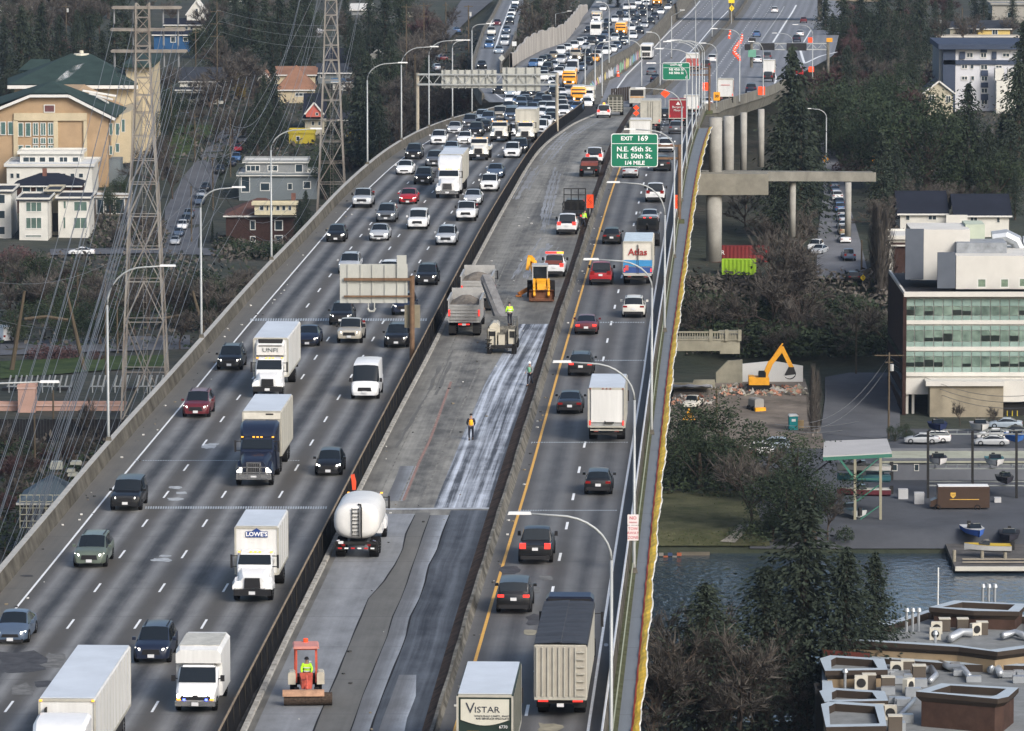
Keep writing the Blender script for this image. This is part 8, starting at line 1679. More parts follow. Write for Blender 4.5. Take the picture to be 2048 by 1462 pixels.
boat(at(1876,862,Yk+3),5,2.4,(.02,.03,.08),(.02,.03,.08),math.pi,'navy covered boat on the top left of the rack');boat(at(1876,930,Yk+1),5,2.4,(.5,.5,.5),(.04,.04,.06),math.pi,'white boat with a black cover on the middle shelf of the rack');boat(at(1960,862,Yk+3),5,2.4,(.48,.48,.46),(.3,.3,.3),math.pi,'white boat with a grey cover on the top middle of the rack');boat(at(1990,932,Yk+1),5,2.4,(.5,.5,.48),(.08,.2,.22),math.pi,'white boat with twin pale engines on the middle shelf');boat(at(2010,968,Yk+1),4.6,2.2,(.03,.03,.04),(.1,.1,.1),math.pi,'small dark boat on the lowest shelf of the rack');boat(GR(1700,1035)+Vector((0,0,.3)),5,2.1,(.4,.42,.42),(.05,.08,.1),.4,'small grey boat on the ground left of the boat shed post');boat(P(1975,1105,-48.6),5.5,2.3,(.45,.46,.46),(.5,.35,.05),math.pi/2,'white boat with a yellow deck lying along the dock planks');boat(at(2030,885,Yk+3),5,2.4,(.05,.15,.45),(.05,.15,.45),math.pi,'blue covered boat at the right end of the rack')
house('marina_shed','long low pale building with grey lower walls behind the boat rack',1768,2150,1000,925,676,9,C_('shed_grey',(.13,.14,.16)),C_('sandy_roof',(.34,.35,.28),var=.2),'flat',ov=.3,wins=[(1784,928,1795,942),(1828,928,1838,942)],cat='building')
m=MB();p=GR(1922,1022)
t=empty('delivery_van',(p.x,p.y+1,p.z),math.pi/2,'dark brown parcel delivery van with a gold shield parked under the rack','van');m=MB();rbox(m,0,-.3,1.7,2.2,6.4,2.6,b=.15);m.hexa([(-.95,2.8,.5),(.95,2.8,.5),(.85,3.8,.5),(-.85,3.8,.5),(-.95,2.8,1.6),(.95,2.8,1.6),(.85,3.7,1.2),(-.85,3.7,1.2)]);m.build('body',PAINT['brown'],t);m=MB();m.box(0,-.3,3.05,2.0,6.2,.06);m.build('roof',Mwhite,t)
m=MB();pts=[(-.32,.3),(.32,.3),(.32,-.1),(0,-.42),(-.32,-.1)];m.quad([(-1.12,1.0+a_,2.0+b_)for a_,b_ in pts]);sh_=m.build('shield_badge',C_('gold_badge',(.6,.38,.08)),t);text_obj('lettering','UPS',.24,PAINT['brown'],sh_,(-1.13,1.0,2.0),(math.pi/2,0,-math.pi/2));m=MB();m.box(-1.12,-.4,1.45,.02,3.6,.08);m.build('gold_stripe',MATS['gold_badge'],t)
for s in(-1,1):
 for y_ in(-2,2.9):add_wheel(t,s*.95,y_,.42,.3,rim=False)
for i,(x,y,w_,h_)in enumerate(((1806,1000,19,22),(1838,1010,19,25),(1995,1007,13,12))):p=GR(x,y);m=MB();m.box(0,0,h_/31,w_/15.8,1,h_/15.8);ob=m.build('white_cabinet',C_('cab_white',(.42,.43,.44)));ob.location=p;tag(ob,ORD[i]+' pale cabinet from the left in front of the marina building','cabinet','cabinets of the boat yard')
boat(GR(1948,1085)+Vector((0,0,.8)),6.5,2.5,(.05,.12,.4),(.45,.46,.46),math.pi+.1,'blue and white boat on a trailer by the dock');boat(GR(2018,1090)+Vector((0,0,.5)),6,2.5,(.03,.03,.035),(.03,.03,.035),math.pi-.1,'black covered boat with a white rim by the dock')
def piling(x,yb,yt,lb,Y=None,r=.18):p=at(x,yb,Y)if Y else P(x,yb,-50);h=(at(x,yt,p.y)-p).z;m=MB();m.tube([(0,0,-1),(0,0,h)],r,7);ob=m.build('piling',C_('grey_piling',(.26,.24,.19)));ob.location=p;tag(ob,lb,'piling','pilings along the shore')
t=empty('seawall',tuple(at(1410,1128,627)),0,'timber seawall with faded orange and blue boards below the lawn','seawall');o=Vector(t.location);m=MB();pxbox(m,1300,1119,1515,1136,627,.6,o);pxbox(m,1360,1107,1420,1118,627,.5,o,dy=.8);m.build('boards',C_('grey_boards',(.13,.115,.09),var=.3),t)
m=MB();rr_=random.Random(4)
for i in range(7):pxbox(m,1300+i*9,1106+(i%2)*6,1309+i*9,1112+(i%2)*6,626.5,.3,o,mi=i%3)
m.build('coloured_boards',[C_('faded_orange',(.32,.10,.05)),C_('faded_blue',(.04,.06,.12)),C_('dusty',(.2,.19,.17))],t)
for i,x in enumerate((1316,1347,1371,1405,1425,1456,1478)):piling(x,1137,1118,ORD[i]+' piling from the left along the seawall below the lawn',626.4,.22)
t=empty('seawall',tuple(at(1790,1100,634)),0,'dark bulkhead at the water edge of the boat yard','seawall');o=Vector(t.location);m=MB();pxbox(m,1700,1076,1892,1102,634,.6,o);m.build('boards',C_('dark_boards',(.02,.022,.026),var=.3),t);m=MB();pxbox(m,1710,1079,1850,1085,633.6,.3,o);m.build('waler',C_('waler',(.30,.27,.2)),t)
for i,x in enumerate((1722,1762,1777,1799,1834,1848)):piling(x,1104,1077,ORD[i]+' piling from the left along the dark bulkhead',633,.17)
t=empty('dock',(0,0,0),0,'wooden dock with a pale edge reaching into the water at the right','dock');m=MB();A=[P(1910,1135,-49.3),P(2100,1135,-49.3),P(2100,1090,-49.0),P(1890,1085,-49.0)];m.quad(A);m.quad([q-Vector((0,0,.5))for q in A][::-1]);m.grid([A,[q-Vector((0,0,.5))for q in A]],closed=True);m.build('deck_boards',C_('dock_boards',(.10,.095,.09),var=.3,sc=.8),t);m=MB();m.bar(A[0]-Vector((0,.2,.1)),A[1]-Vector((0,.2,.1)),.35,.5);m.build('white_edge',C_('dock_edge',(.48,.47,.42)),t);m=MB()
for y in(1118,1124):q0,q1=P(1925,y,-49.0),P(2090,y,-49.0);m.bar(q0,q1,.35,.12)
m.build('bench_planks',C_('dock_plank',(.28,.25,.2)),t)
for i,(x,yb,yt)in enumerate(((1908,1136,1100),(1964,1130,1100),(2010,1130,1104))):piling(x,yb,yt,ORD[i]+' dock post from the left at the wooden dock',None,.22)
Mco=C_('coping_metal',(.37,.43,.48),var=.08);Mtan=C_('tan_wall',(.25,.19,.12),var=.2);Mgrv=C_('grey_gravel',(.20,.21,.21),var=.2,sc=.6);Mdb=C_('dark_cornice',(.045,.035,.028));Mredw=C_('red_brown_wall',(.14,.045,.035));Mbr2=C_('brown_brick',(.06,.036,.028),var=.25,sc=.8)
gZ=-39.5
def PZ(x,y,dz=0):return P(x,y,gZ+dz)
o=PZ(1850,1400);t=empty('roof_complex',tuple(o),0,'flat roofed tan and brick building full of air units at the bottom right corner','building')
def roofpoly(pts,wallmat,dz,name,drop=14,cop=.55,side=.9):
 A=[PZ(x,y,dz)-o for x,y in pts];m=MB();m.quad([q+Vector((0,0,-.7))for q in A]);rf=m.build(name,Mgrv,t)
 m=MB();m.grid([[q+Vector((0,0,-.25))for q in A],[q+Vector((0,0,-drop))for q in A]],closed=True);m.build('wall',wallmat,t)
 c=sum(A,Vector((0,0,0)))/len(A);I=[];
 for q in A:d=c-q;d.z=0;I.append(q+d.normalized()*cop*1.5)
 O=[]
 for q in A:d=q-c;d.z=0;O.append(q+d.normalized()*.5)
 m=MB();m.grid([O,I],closed=True);m.build('coping',Mco,rf);m=MB();m.grid([I,[q+Vector((0,0,-.9))for q in I]],closed=True);m.build('inner_parapet',Mdb,rf);m=MB();m.grid([O,[q+Vector((0,0,-side*.5))for q in O],[a_+Vector((0,0,-side))for a_ in A]],closed=True);m.build('cornice',Mdb,rf);return rf
roofpoly([(1645,1276),(1690,1262),(1770,1248),(1855,1222),(2070,1232),(2080,1290),(1990,1302),(1915,1292)],Mtan,0,'upper_roof')
roofpoly([(1868,1214),(1915,1202),(2045,1208),(2030,1222),(1950,1220)],Mbr2,1.2,'far_tower',3)
roofpoly([(1648,1318),(1668,1308),(1930,1326),(2090,1330),(2100,1450),(2100,1475),(1660,1475),(1655,1400)],Mtan,-1.5,'main_roof')
for y0,y1 in((1318,1338),(1383,1400),(1410,1450)):roofpoly([(1648,y0),(1665,y0-6),(1760,y0),(1768,y1),(1655,y1+2)],Mtan,-.5,'side_roof',3)
roofpoly([(1843,1383),(1890,1368),(2028,1376),(2008,1392),(1990,1396)],Mbr2,1.0,'brick_tower',9)
m=MB();a,b=PZ(1648,1285,0)-o,PZ(1740,1292,0)-o;m.hexa([(a.x,a.y-.1,-2.4),(b.x,b.y-.1,-2.4),(b.x,b.y,-2.4),(a.x,a.y,-2.4),(a.x,a.y-.1,-.7),(b.x,b.y-.1,-.7),(b.x,b.y,-.7),(a.x,a.y,-.7)]);m.build('red_panel',Mredw,t)
Mac=C_('ac_cream',(.52,.50,.43),var=.08);Mfan=C_('fan_dark',(.03,.03,.03));Mduct=M('duct_metal',(.4,.43,.46),.35,m=.5,var=.1)
def ac(x,y,lb,dz=0,rz=0,kind=0,s=1.0):
 p=PZ(x,y,dz);t_=empty('air_conditioner',tuple(p),rz,lb,'air conditioner','air conditioning units on the bottom right roofs');m=MB();rbox(m,0,0,.55*s,.95*s,.4*s if kind==0 else.8*s,1.05*s,b=.04);m.build('casing',Mac if kind==0 else C_('ac_brown',(.10,.085,.07)),t_)
 m=MB()
 if kind==0:m.tube([(0,-.21*s,.55*s),(0,-.235*s,.55*s)],.34*s,14);m.build('fan',Mfan,t_)
 else:m.box(0,0,1.1*s,1.0*s,.85*s,.08);m.build('top_frame',Mac,t_)
 m=MB();m.box(-.3,0,.02,.1,.5,.08);m.box(.3,0,.02,.1,.5,.08);m.build('feet',Mfan,t_)
ACS=[(1873,1268,-.7,0,0),(1889,1262,-.7,0,1),(1925,1262,-.7,0,1),(1951,1271,-.7,.5,0),(1964,1269,-.7,0,1),(1942,1244,-.7,0,1),(1978,1247,-.7,.9,0),(2010,1248,-.7,.9,0),(1870,1280,-.7,0,0),(1793,1352,-2.2,0,0),(1815,1350,-2.2,0,1),(1838,1360,-2.2,0,1),(1738,1378,-2.2,0,1),(1776,1383,-2.2,0,1),(1817,1386,-2.2,.9,0),(1722,1380,-2.2,0,0),(1780,1440,-2.2,0,0),(1790,1462,-2.2,0,1),(1755,1440,-2.2,0,1)]
for i,(x,y,dz,rz,k)in enumerate(ACS):ac(x,y,ORD[i]+(' pale fan unit' if k==0 else ' brown cage unit')+' listed across the roofs, upper roof first',dz,rz,k,1.15 if i<9 else 1.3)
def vent(x,y,h,lb,dz=-.7,n=1):
 for j in range(n):p=PZ(x+j*12,y,dz);m=MB();m.tube([(0,0,0),(0,0,h),(0,0,h),(0,0,h+.35)],[.14,.14,.3,.2],8);ob=m.build('vent_pipe',Mduct,smooth=False);ob.location=p;tag(ob,lb%ORD[j],'vent pipe','vent pipes on the bottom right roofs')
vent(1732,1276,1.5,'%s vent pipe of the trio at the left roof corner',n=3);vent(1813,1263,2.0,'%s vent pipe of the trio against the grey parapet wall',n=3);vent(1965,1222,2.4,'%s tall vent pipe of the trio at the far tower',n=3);vent(1755,1320,1.0,'%s short vent pipe behind the side roof',-3.2);vent(1690,1378,1.6,'%s thick vent pipe on the left side roof',-2.2)
vent(1870,1330,3.0,'%s tall flue in the middle of the main roof',-2.2)
def duct(pts,r,lb,dz=-2.2,h=.5):m=MB();P_=[PZ(x,y,dz)+Vector((0,0,h))for x,y in pts];q=P_[0].copy();m.tube([p-q for p in P_],r,9);ob=m.build('duct',Mduct,smooth=True);ob.location=q;tag(ob,lb,'duct','ducts on the bottom right roofs')
duct([(1880,1335),(1900,1345),(1925,1345),(1938,1362)],.3,'long curved silver duct in the middle of the main roof');duct([(1860,1372),(1872,1360),(1862,1345)],.28,'short bent duct left of the long curved duct');duct([(1800,1440),(1815,1425),(1830,1408)],.2,'thin slanting pipe left of the brick tower');duct([(1900,1287),(1920,1275),(1945,1275)],.42,'fat silver duct on the upper roof',-.7);duct([(2005,1282),(2030,1275),(2050,1282)],.35,'silver duct near the right edge of the upper roof',-.7)
duct([(1980,1350),(1995,1342),(2000,1358)],.35,'small curled duct behind the brick tower')
random.seed(11)
for i in range(30):p=PZ(*((random.choice([1820,1850,1905,1925,1950,1985,2010,2040])+random.uniform(-8,8),random.uniform(1336,1366))if i%2 else(random.uniform(1775,1842),random.uniform(1345,1462))),-2.2);m=MB();rbox(m,0,0,.35,random.uniform(.8,1.6),random.uniform(.6,1.2),random.uniform(.5,.9),b=.05);ob=m.build('roof_hatch',Mduct);ob.location=p;tag(ob,ORD[i]+' of the low metal boxes scattered over the main roof','roof hatch','low metal boxes on the main roof')
p=P(1876,1210,-40);t=empty('flag_pole',tuple(p),0,'thin white pole standing at the water behind the far roof','pole');m=MB();m.tube([(0,0,-8),(0,0,(at(1876,1135,p.y)-p).z)],.07,6);m.build('mast',Mwhite,t)
house('dark_balcony','dark balcony frame at the left side of the bottom right building',1632,1652,1475,1390,492,3,Mfan,Mfan,'flat',ov=.1,cat='balcony')
def leafmat(name,a,b,r=.9):
 mt=bpy.data.materials.new(name);mt.use_nodes=True;n,l=mt.node_tree.nodes,mt.node_tree.links;p=n['Principled BSDF'];p.inputs['Roughness'].default_value=r;p.inputs['Specular IOR Level'].default_value=.2
 g=n.new('ShaderNodeNewGeometry');oi=n.new('ShaderNodeObjectInfo');tc=n.new('ShaderNodeTexCoord');no=n.new('ShaderNodeTexNoise');no.inputs['Scale'].default_value=.5;l.new(tc.outputs['Object'],no.inputs['Vector'])
 m1=n.new('ShaderNodeMath');m1.operation='MULTIPLY_ADD';l.new(g.outputs['Random Per Island'],m1.inputs[0]);m1.inputs[1].default_value=.45;m2=n.new('ShaderNodeMath');m2.operation='MULTIPLY_ADD';l.new(oi.outputs['Random'],m2.inputs[0]);m2.inputs[1].default_value=.45
 m3=n.new('ShaderNodeMath');m3.operation='MULTIPLY_ADD';l.new(no.outputs[0],m3.inputs[0]);m3.inputs[1].default_value=.9;m3.inputs[2].default_value=-.4;l.new(m3.outputs[0],m2.inputs[2]);l.new(m2.outputs[0],m1.inputs[2])
 mx=n.new('ShaderNodeMix');mx.data_type='RGBA';mx.clamp_factor=True;l.new(m1.outputs[0],mx.inputs[0]);mx.inputs[6].default_value=a+(1,);mx.inputs[7].default_value=b+(1,);l.new(mx.outputs[2],p.inputs['Base Color']);return mt
Mcon=leafmat('conifer_needles',(.012,.019,.015),(.042,.056,.037));Mbl=leafmat('evergreen_leaves',(.011,.021,.013),(.045,.063,.032));Mtw=leafmat('bare_twigs',(.04,.036,.032),(.13,.117,.102));Mred=leafmat('red_brown_twigs',(.04,.02,.022),(.115,.07,.068));Mbark=M('tree_bark',(.07,.055,.045),.95,var=.3,sc=2);Mgold=leafmat('golden_leaves',(.18,.13,.03),(.34,.26,.07));Mpale=M('pale_bark',(.22,.20,.18),.95,var=.3)
R=random.Random(21);Mgr2=leafmat('grass_blades',(.04,.06,.02),(.10,.11,.05))
def leaf(m,c,s,flat=.5,dirv=None):
 """one small ragged leaf clump: a kinked quad"""
 a=Vector((R.gauss(0,1),R.gauss(0,1),R.gauss(0,1)*flat))if dirv is None else dirv+Vector((R.gauss(0,.35),R.gauss(0,.35),R.gauss(0,.25)))
 a=a.normalized()*s*R.uniform(.6,1.3);b=Vector((R.gauss(0,1),R.gauss(0,1),R.gauss(0,1))).cross(a);b=b.normalized()*s*R.uniform(.25,.55)
 m.quad([c-a*.5,c+b*.5,c+a*.5,c-b*.5])
def proto_tree(kind,h,w,n,mat,bark,ls):
 root=empty(kind);cr,tr=MB(),MB()
 if kind=='conifer_tree':
  tr.tube([(0,0,0),(0,0,h*.5),(0,0,h*.97)],[w*.055,w*.035,.03],6)
  for i in range(n):
   u=(i+R.random())/n;u=u**.8;z=h*(.1+.88*u);rad=w*.5*((1-u)**.75)*R.uniform(.4,1.22)+.12;a=R.uniform(0,6.28);dr=rad*R.uniform(.1,.5)
   k=max(4,int(rad*5))
   for j in range(k):
    q=(j+.5)/k;c=Vector((rad*q*math.cos(a),rad*q*math.sin(a),z-dr*q*q+rad*.12*q));d=Vector((math.cos(a),math.sin(a),-.45))
    for _ in range(2):leaf(cr,c+Vector((R.gauss(0,.22*rad*q+.06),R.gauss(0,.22*rad*q+.06),R.gauss(0,.12))),ls,.4,d)
 elif kind=='broadleaf_tree':
  tr.tube([(0,0,0),(.2,0,h*.3),(0,.1,h*.7)],[w*.05,w*.035,w*.015],6);bl=[(Vector((R.uniform(-.30,.30)*w,R.uniform(-.30,.30)*w,h*R.uniform(.25,.86))),R.uniform(.16,.27)*w)for _ in range(13)]
  bl=[(Vector((c.x*(1.15-(c.z/h-.5)**2*2),c.y,c.z)),r)for c,r in bl]
  for c,r in bl:tr.tube([(0,0,h*.25),(c.x*.5,c.y*.5,c.z*.7),tuple(c)],[.14,.1,.04],4)
  for _ in range(n):
   c,r=bl[R.randrange(13)];d=Vector((R.gauss(0,1),R.gauss(0,1),R.gauss(0,1))).normalized();leaf(cr,c+d*r*R.uniform(.55,1.1),ls,.7)
 elif kind=='bare_tree':
  def br(p,d,L_,r,lv):
   q=p+d*L_;mid=p+d*L_*.5+Vector((R.gauss(0,.06),R.gauss(0,.06),R.gauss(0,.04)))*L_;tr.tube([p,mid,q],[r,r*.8,r*.6],4 if lv else 6,cap=False)
   if lv>=4:
    for _ in range(n):
     e=(d+Vector((R.gauss(0,.55),R.gauss(0,.55),R.gauss(.15,.4)))).normalized();s=p.lerp(q,R.random());t_=s+e*ls*R.uniform(.6,1.5);sd_=e.cross(Vector((R.gauss(0,1),R.gauss(0,1),1))).normalized()*.045;cr.quad([s-sd_,s+sd_,t_])
    return
   for _ in range(3 if lv else 6):
    e=(d*.8+Vector((R.gauss(0,.5),R.gauss(0,.5),R.gauss(.15,.25)))).normalized();br(p.lerp(q,R.uniform(.45,1)),e,L_*R.uniform(.5,.85),r*.52,lv+1)
  br(Vector((0,0,0)),Vector((R.gauss(0,.05),R.gauss(0,.05),1)).normalized(),h*.34,w*.028,0)
 elif kind=='poplar_tree':
  tr.tube([(0,0,0),(0,0,h*.9)],[.2,.03],5)
  for _ in range(n):
   u=R.random();a=R.uniform(0,6.28);rr=w*.35*math.sin(math.pi*min(1,u*.8+.15))*R.random();s=Vector((rr*math.cos(a),rr*math.sin(a),h*(.08+.8*u)));t_=s+Vector((math.cos(a)*.25,math.sin(a)*.25,1))*ls*R.uniform(.8,1.8);sd_=Vector((math.sin(a),-math.cos(a),0))*.04;cr.quad([s-sd_,s+sd_,t_])
 else:
  tr.tube([(0,0,0),(0,0,h*.4)],[.08,.04],4)
  for _ in range(n):
   d=Vector((R.gauss(0,1),R.gauss(0,1),abs(R.gauss(0,1)))).normalized();leaf(cr,Vector((d.x*w*.5,d.y*w*.5,.15*h+d.z*h*.8))*R.uniform(.6,1.05),ls,.7)
 tr.build('trunk',bark,root);cr.build('crown',mat,root);return root
TP={'con':[proto_tree('conifer_tree',10,w,300,Mcon,Mbark,.36)for w in(5.6,4.8,6.4)],'bl':[proto_tree('broadleaf_tree',10,w,4200,Mbl,Mbark,.42)for w in(9,11,8)],'bare':[proto_tree('bare_tree',10,w,9,Mtw,Mbark,.8)for w in(8,9,7)],'red':[proto_tree('bare_tree',10,w,12,Mred,Mbark,.8)for w in(8,9)],'pop':[proto_tree('poplar_tree',10,w,900,Mtw,Mpale,.9)for w in(3,2.6)],'sh':[proto_tree('shrub',2,w,700,Mbl,Mbark,.3)for w in(3,4)],'big':[proto_tree('conifer_tree',10,w,560,Mcon,Mbark,.27)for w in(6.2,7)],'gold':[proto_tree('broadleaf_tree',10,7,2600,Mgold,Mbark,.4)],'rsh':[proto_tree('shrub',2,3.4,700,Mred,Mbark,.3)]}
index_kids()
for v in TP.values():TEMP.extend(v)
CATT={'con':'tree','bl':'tree','bare':'tree','red':'tree','pop':'tree','gold':'tree','big':'tree','sh':'shrub','rsh':'shrub'}
NM={'con':'dark conifer','big':'big conifer','bl':'dense green broadleaf tree','bare':'bare grey brown tree','red':'bare reddish tree','pop':'slender bare poplar','gold':'yellow leaved tree','sh':'green shrub','rsh':'reddish shrub'}
CL={}
def tree(k,x,yt,yb,wf=1.0,Y=None,cluster='',label=None):
 p=GR(x,yb)if Y is None else at(x,yb,Y)
 z=terr(p.y,p.x)if p.y>640 or p.x<-12 else-48.5;p.z=z-.2;h=(at(x,yt,p.y)-p).z;i=R.randrange(len(TP[k]));c=copy_tree(TP[k][i]);c.name={'con':'conifer_tree','big':'conifer_tree','bl':'broadleaf_tree','bare':'bare_tree','red':'bare_tree','pop':'poplar_tree','gold':'broadleaf_tree','sh':'shrub','rsh':'shrub'}[k]
 s=h/(2.0 if k in('sh','rsh')else 10.0);q=s*wf
 if k in('con','bl','bare','red'):q=q*(1 if s<1.6 else(1.6/s)**.25)
 c.location=p;c.rotation_euler=(0,0,R.uniform(0,6.28));c.scale=(q,q,s)
 if label:tag(c,label,CATT[k])
 else:CL.setdefault((cluster,k),[]).append((x,yt,c))
 return c
def row(k,cluster,lst,wf=1.0):
 for t_ in lst:tree(k,t_[0],t_[1],t_[2],t_[3]if len(t_)>3 else wf,None,cluster)
tree('big',1605,1000,1462,1.35,512,label='largest dark conifer rising in front of the lake at the lower right');tree('big',1690,1095,1462,1.2,509,label='broad dark conifer right of the largest one, touching the roof complex');tree('big',1412,1165,1480,1.6,507,label='pointed dark conifer in front of the lake, left of the largest one')
tree('big',1530,1130,1462,1.3,510,label='dark conifer between the pointed one and the largest one');tree('big',1748,1105,1440,.9,513,label='thin dark conifer in the water gap right of the largest one')
for i,(x,yt)in enumerate([(1300,1190),(1345,1230),(1390,1210),(1440,1225),(1475,1190),(1330,1320),(1500,1290),(1560,1280),(1420,1310),(1620,1330),(1360,1170),(1285,1300),(1455,1330),(1530,1340),(1590,1300),(1380,1340),(1315,1250),(1405,1370),(1480,1370),(1545,1380),(1300,1380),(1350,1380),(1515,1220),(1640,1380),(1440,1385),(1575,1390)]):tree('bare',x,yt,1500,1.0,503+i%4*3,'in front of the lake beside the yellow fence')
row('bl','on the lawn shore left of the boat shed',[(1592,868,1010,1.3),(1575,950,1085,1.2),(1625,935,1080,1.2),(1600,1010,1110,1.3),(1545,1015,1085,1.0),(1350,850,975,.9),(1380,800,960,1.1),(1440,812,975,1.2),(1400,870,985,1.3),(1470,880,985,.9)]);row('bare','on the lawn shore left of the boat shed',[(1500,865,1060,1),(1525,900,1010,1),(1655,960,1080,.8),(1490,870,960,.8),(1360,870,940,1)])
row('sh','on the lawn shore left of the boat shed',[(1503,1040,1080,1.2),(1690,1050,1090,.8),(1340,930,985,1.2),(1450,940,990,1.2)]);row('pop','beside the demolition lot',[(1625,725,875,.9),(1634,735,870,.8),(1628,745,865,.8)]);row('pop','behind the office building',[(1750,395,560,1.0),(1756,400,565,1.2),(1770,410,590,1.2),(1760,440,600,1.1)])
row('bl','by the office driveway',[(1812,845,880,1.0),(1790,850,885,1)]);row('bare','by the annex wall',[(1920,795,852,.8),(1985,800,855,.8)])
row('con','between the ramp and the low ramp bridge',[(1582,92,470,1.0),(1600,200,480,1.0),(1560,230,480,.9),(1575,300,500,1.0),(1625,240,430,.9),(1762,262,450,1.0),(1790,280,430,.9)]);row('con','in front of the apartment building',[(1935,165,390,.95),(1975,250,400,.9),(1900,235,385,.9),(2035,120,370,.9),(2020,240,400,.9),(2045,40,330,.8)]);row('bl','in front of the apartment building',[(1800,180,380,1.1),(1850,210,395,1.1),(1770,230,380,1.0),(1990,300,420,1.1)])
row('bl','behind the low ramp bridge',[(1660,165,300,1.0),(1700,160,310,1.1),(1740,190,330,1.1),(1720,240,350,1.0),(1760,150,290,1.1),(1800,160,290,1),(1680,220,320,1)]);row('con','in the dark woods at the upper right',[(1650,-10,110,.95),(1685,-30,120,.9),(1720,-20,130,.9),(1760,-40,130,.95),(1800,-30,120,.9),(1840,-30,130,.9),(1745,40,170,.9),(1790,30,170,.9),(1665,25,130,.9),(1830,50,180,.9),(1870,0,90,.9),(1900,-20,70,.9),(1950,-20,45,.9),(1700,50,140,.9)])
row('red','right of the exit ramp',[(1690,105,190,1.5),(1665,115,190,1.2),(1725,115,200,1.2),(1862,125,215,1.1),(1850,140,220,1)]);row('bare','in the dark woods at the upper right',[(1640,150,250,1),(1880,20,95,1),(1925,15,90,1),(1735,90,200,1)]);row('rsh','behind the low ramp bridge',[(1700,315,345,1.4),(1722,318,348,1.2)])
row('bare','around the shipping containers',[(1555,430,600,1),(1545,450,640,1.1),(1570,470,650,1.1),(1545,500,680,1),(1480,560,690,.9),(1420,570,690,1),(1395,560,680,1),(1600,520,680,1),(1600,400,520,.8),(1590,380,500,.8),(1590,560,700,1),(1650,590,700,.9),(1690,610,720,.9),(1730,580,710,1),(1770,590,720,1),(1480,640,720,.9),(1560,630,730,1)])
row('sh','on the dark slope above the demolition lot',[(1420+27*i+(i*13)%11,660+(i*17)%30-30,702+(i*17)%26-12,1.2)for i in range(14)]);row('sh','on the slope below the containers',[(1370+31*i,575+(i*23)%40,625+(i*23)%40,1.3)for i in range(13)])
row('con','behind the navy roofed houses',[(1785,300,410,.9),(1830,310,400,.8),(2030,340,440,.8)]);row('bare','behind the navy roofed houses',[(1760,370,470,1),(1800,340,420,1),(1840,360,410,1),(1880,350,430,1),(1930,350,420,1),(1980,350,420,1)])
row('con','at the top left around the school',[(10,35,190,.9),(45,10,200,1),(85,5,190,1),(120,30,180,.9),(60,60,210,1),(20,110,230,.9),(230,20,190,.9),(205,60,190,.8),(255,40,200,.9),(0,160,250,.8),(150,50,170,.9),(180,30,165,.9)]);row('red','at the top left around the school',[(150,62,150,1.4),(120,65,150,1.2),(5,175,270,1)])
row('bare','at the top left around the school',[(30,-20,100,1),(100,-30,80,1),(150,-30,90,1),(200,-20,80,1),(60,-25,60,1),(300,130,210,.9),(330,110,210,.9)]);row('bl','at the left edge by the white buildings',[(10,262,340,.9),(45,268,335,.8),(28,240,320,.8),(5,300,360,.8)])
row('con','at the top between the pylons',[(430,15,170,.9),(530,-10,150,.95),(560,-20,140,.9),(590,-20,150,.9),(500,-30,120,1),(545,35,160,.9),(490,60,170,.9),(620,20,140,.9),(610,-20,110,.9),(585,60,160,.8),(470,-20,90,.9)]);row('bare','at the top between the pylons',[(440,60,190,1.2),(475,70,200,1.2),(505,90,200,1.1),(455,100,215,1.1),(420,130,240,1),(415,-10,80,1),(345,-10,60,1),(510,130,230,1)]);row('gold','above the hill street',[(480,143,200,.8)])
row('con','right of the second pylon',[(735,105,340,1.0),(715,150,340,.9),(760,190,345,.9),(700,30,150,.9),(740,-10,140,.95),(770,-15,150,1),(800,-10,160,.9),(720,60,180,.8),(780,60,210,.9),(690,-30,80,.8),(750,210,340,.8)]);row('con','between the brown roofed houses',[(548,130,290,.9),(535,190,300,.9),(560,215,300,.8),(515,185,310,.9),(528,150,260,.8)])
row('bare','left of the sign gantry',[(775,215,320,1.1),(800,190,290,1),(825,170,270,1.1),(850,150,250,1),(875,165,245,.9),(895,150,235,.9),(790,130,240,1),(840,40,170,1),(865,30,130,1),(885,20,100,1),(905,0,60,1),(850,-10,80,1),(820,0,110,1),(910,160,230,.9),(935,150,220,.9),(815,60,180,1),(920,100,140,.8)]);row('red','left of the sign gantry',[(870,10,90,1.1),(845,15,110,1.1),(928,180,235,.8)])
row('bare','on the dark slope left of the pale wall',[(1060,20,90,.9),(1085,10,80,.9),(1110,0,70,.9),(1140,0,55,.8),(1050,-10,60,.9),(1075,-20,50,1),(1100,-20,40,1),(1045,60,115,.8),(1130,-25,30,.9)]);row('con','on the dark slope left of the pale wall',[(1075,-20,70,.8),(1120,-30,60,.8),(1095,20,95,.7),(1220,-15,22,.9),(1236,-10,28,.9)])
row('bare','on the slope below the left cross street',[(20,545,640,1),(60,530,640,1),(100,525,650,1.1),(210,520,640,1),(245,515,650,1),(185,540,660,1),(350,530,660,1),(380,525,660,1.1),(420,530,670,1.1),(450,525,640,1),(480,520,610,1),(500,525,600,1),(130,500,600,1),(10,480,580,1),(35,500,590,1),(270,540,670,1),(300,530,660,1),(360,600,700,1),(430,600,700,1)]);row('bl','on the slope below the left cross street',[(75,500,590,1),(60,555,640,1),(150,570,670,1.1),(120,590,690,1.1),(400,560,660,1),(30,600,690,1),(200,600,690,1),(240,610,690,1),(440,560,640,1.1),(490,560,610,1)])
row('sh','on the slope below the left cross street',[(15+26*i,520+(i*19)%90,560+(i*19)%90,1.4)for i in range(19)]);row('rsh','on the slope below the left cross street',[(35,490,525,1.3),(20,500,530,1.2),(85,688,718,1.3),(110,690,718,1.2),(135,690,716,1.2),(190,700,720,1)])
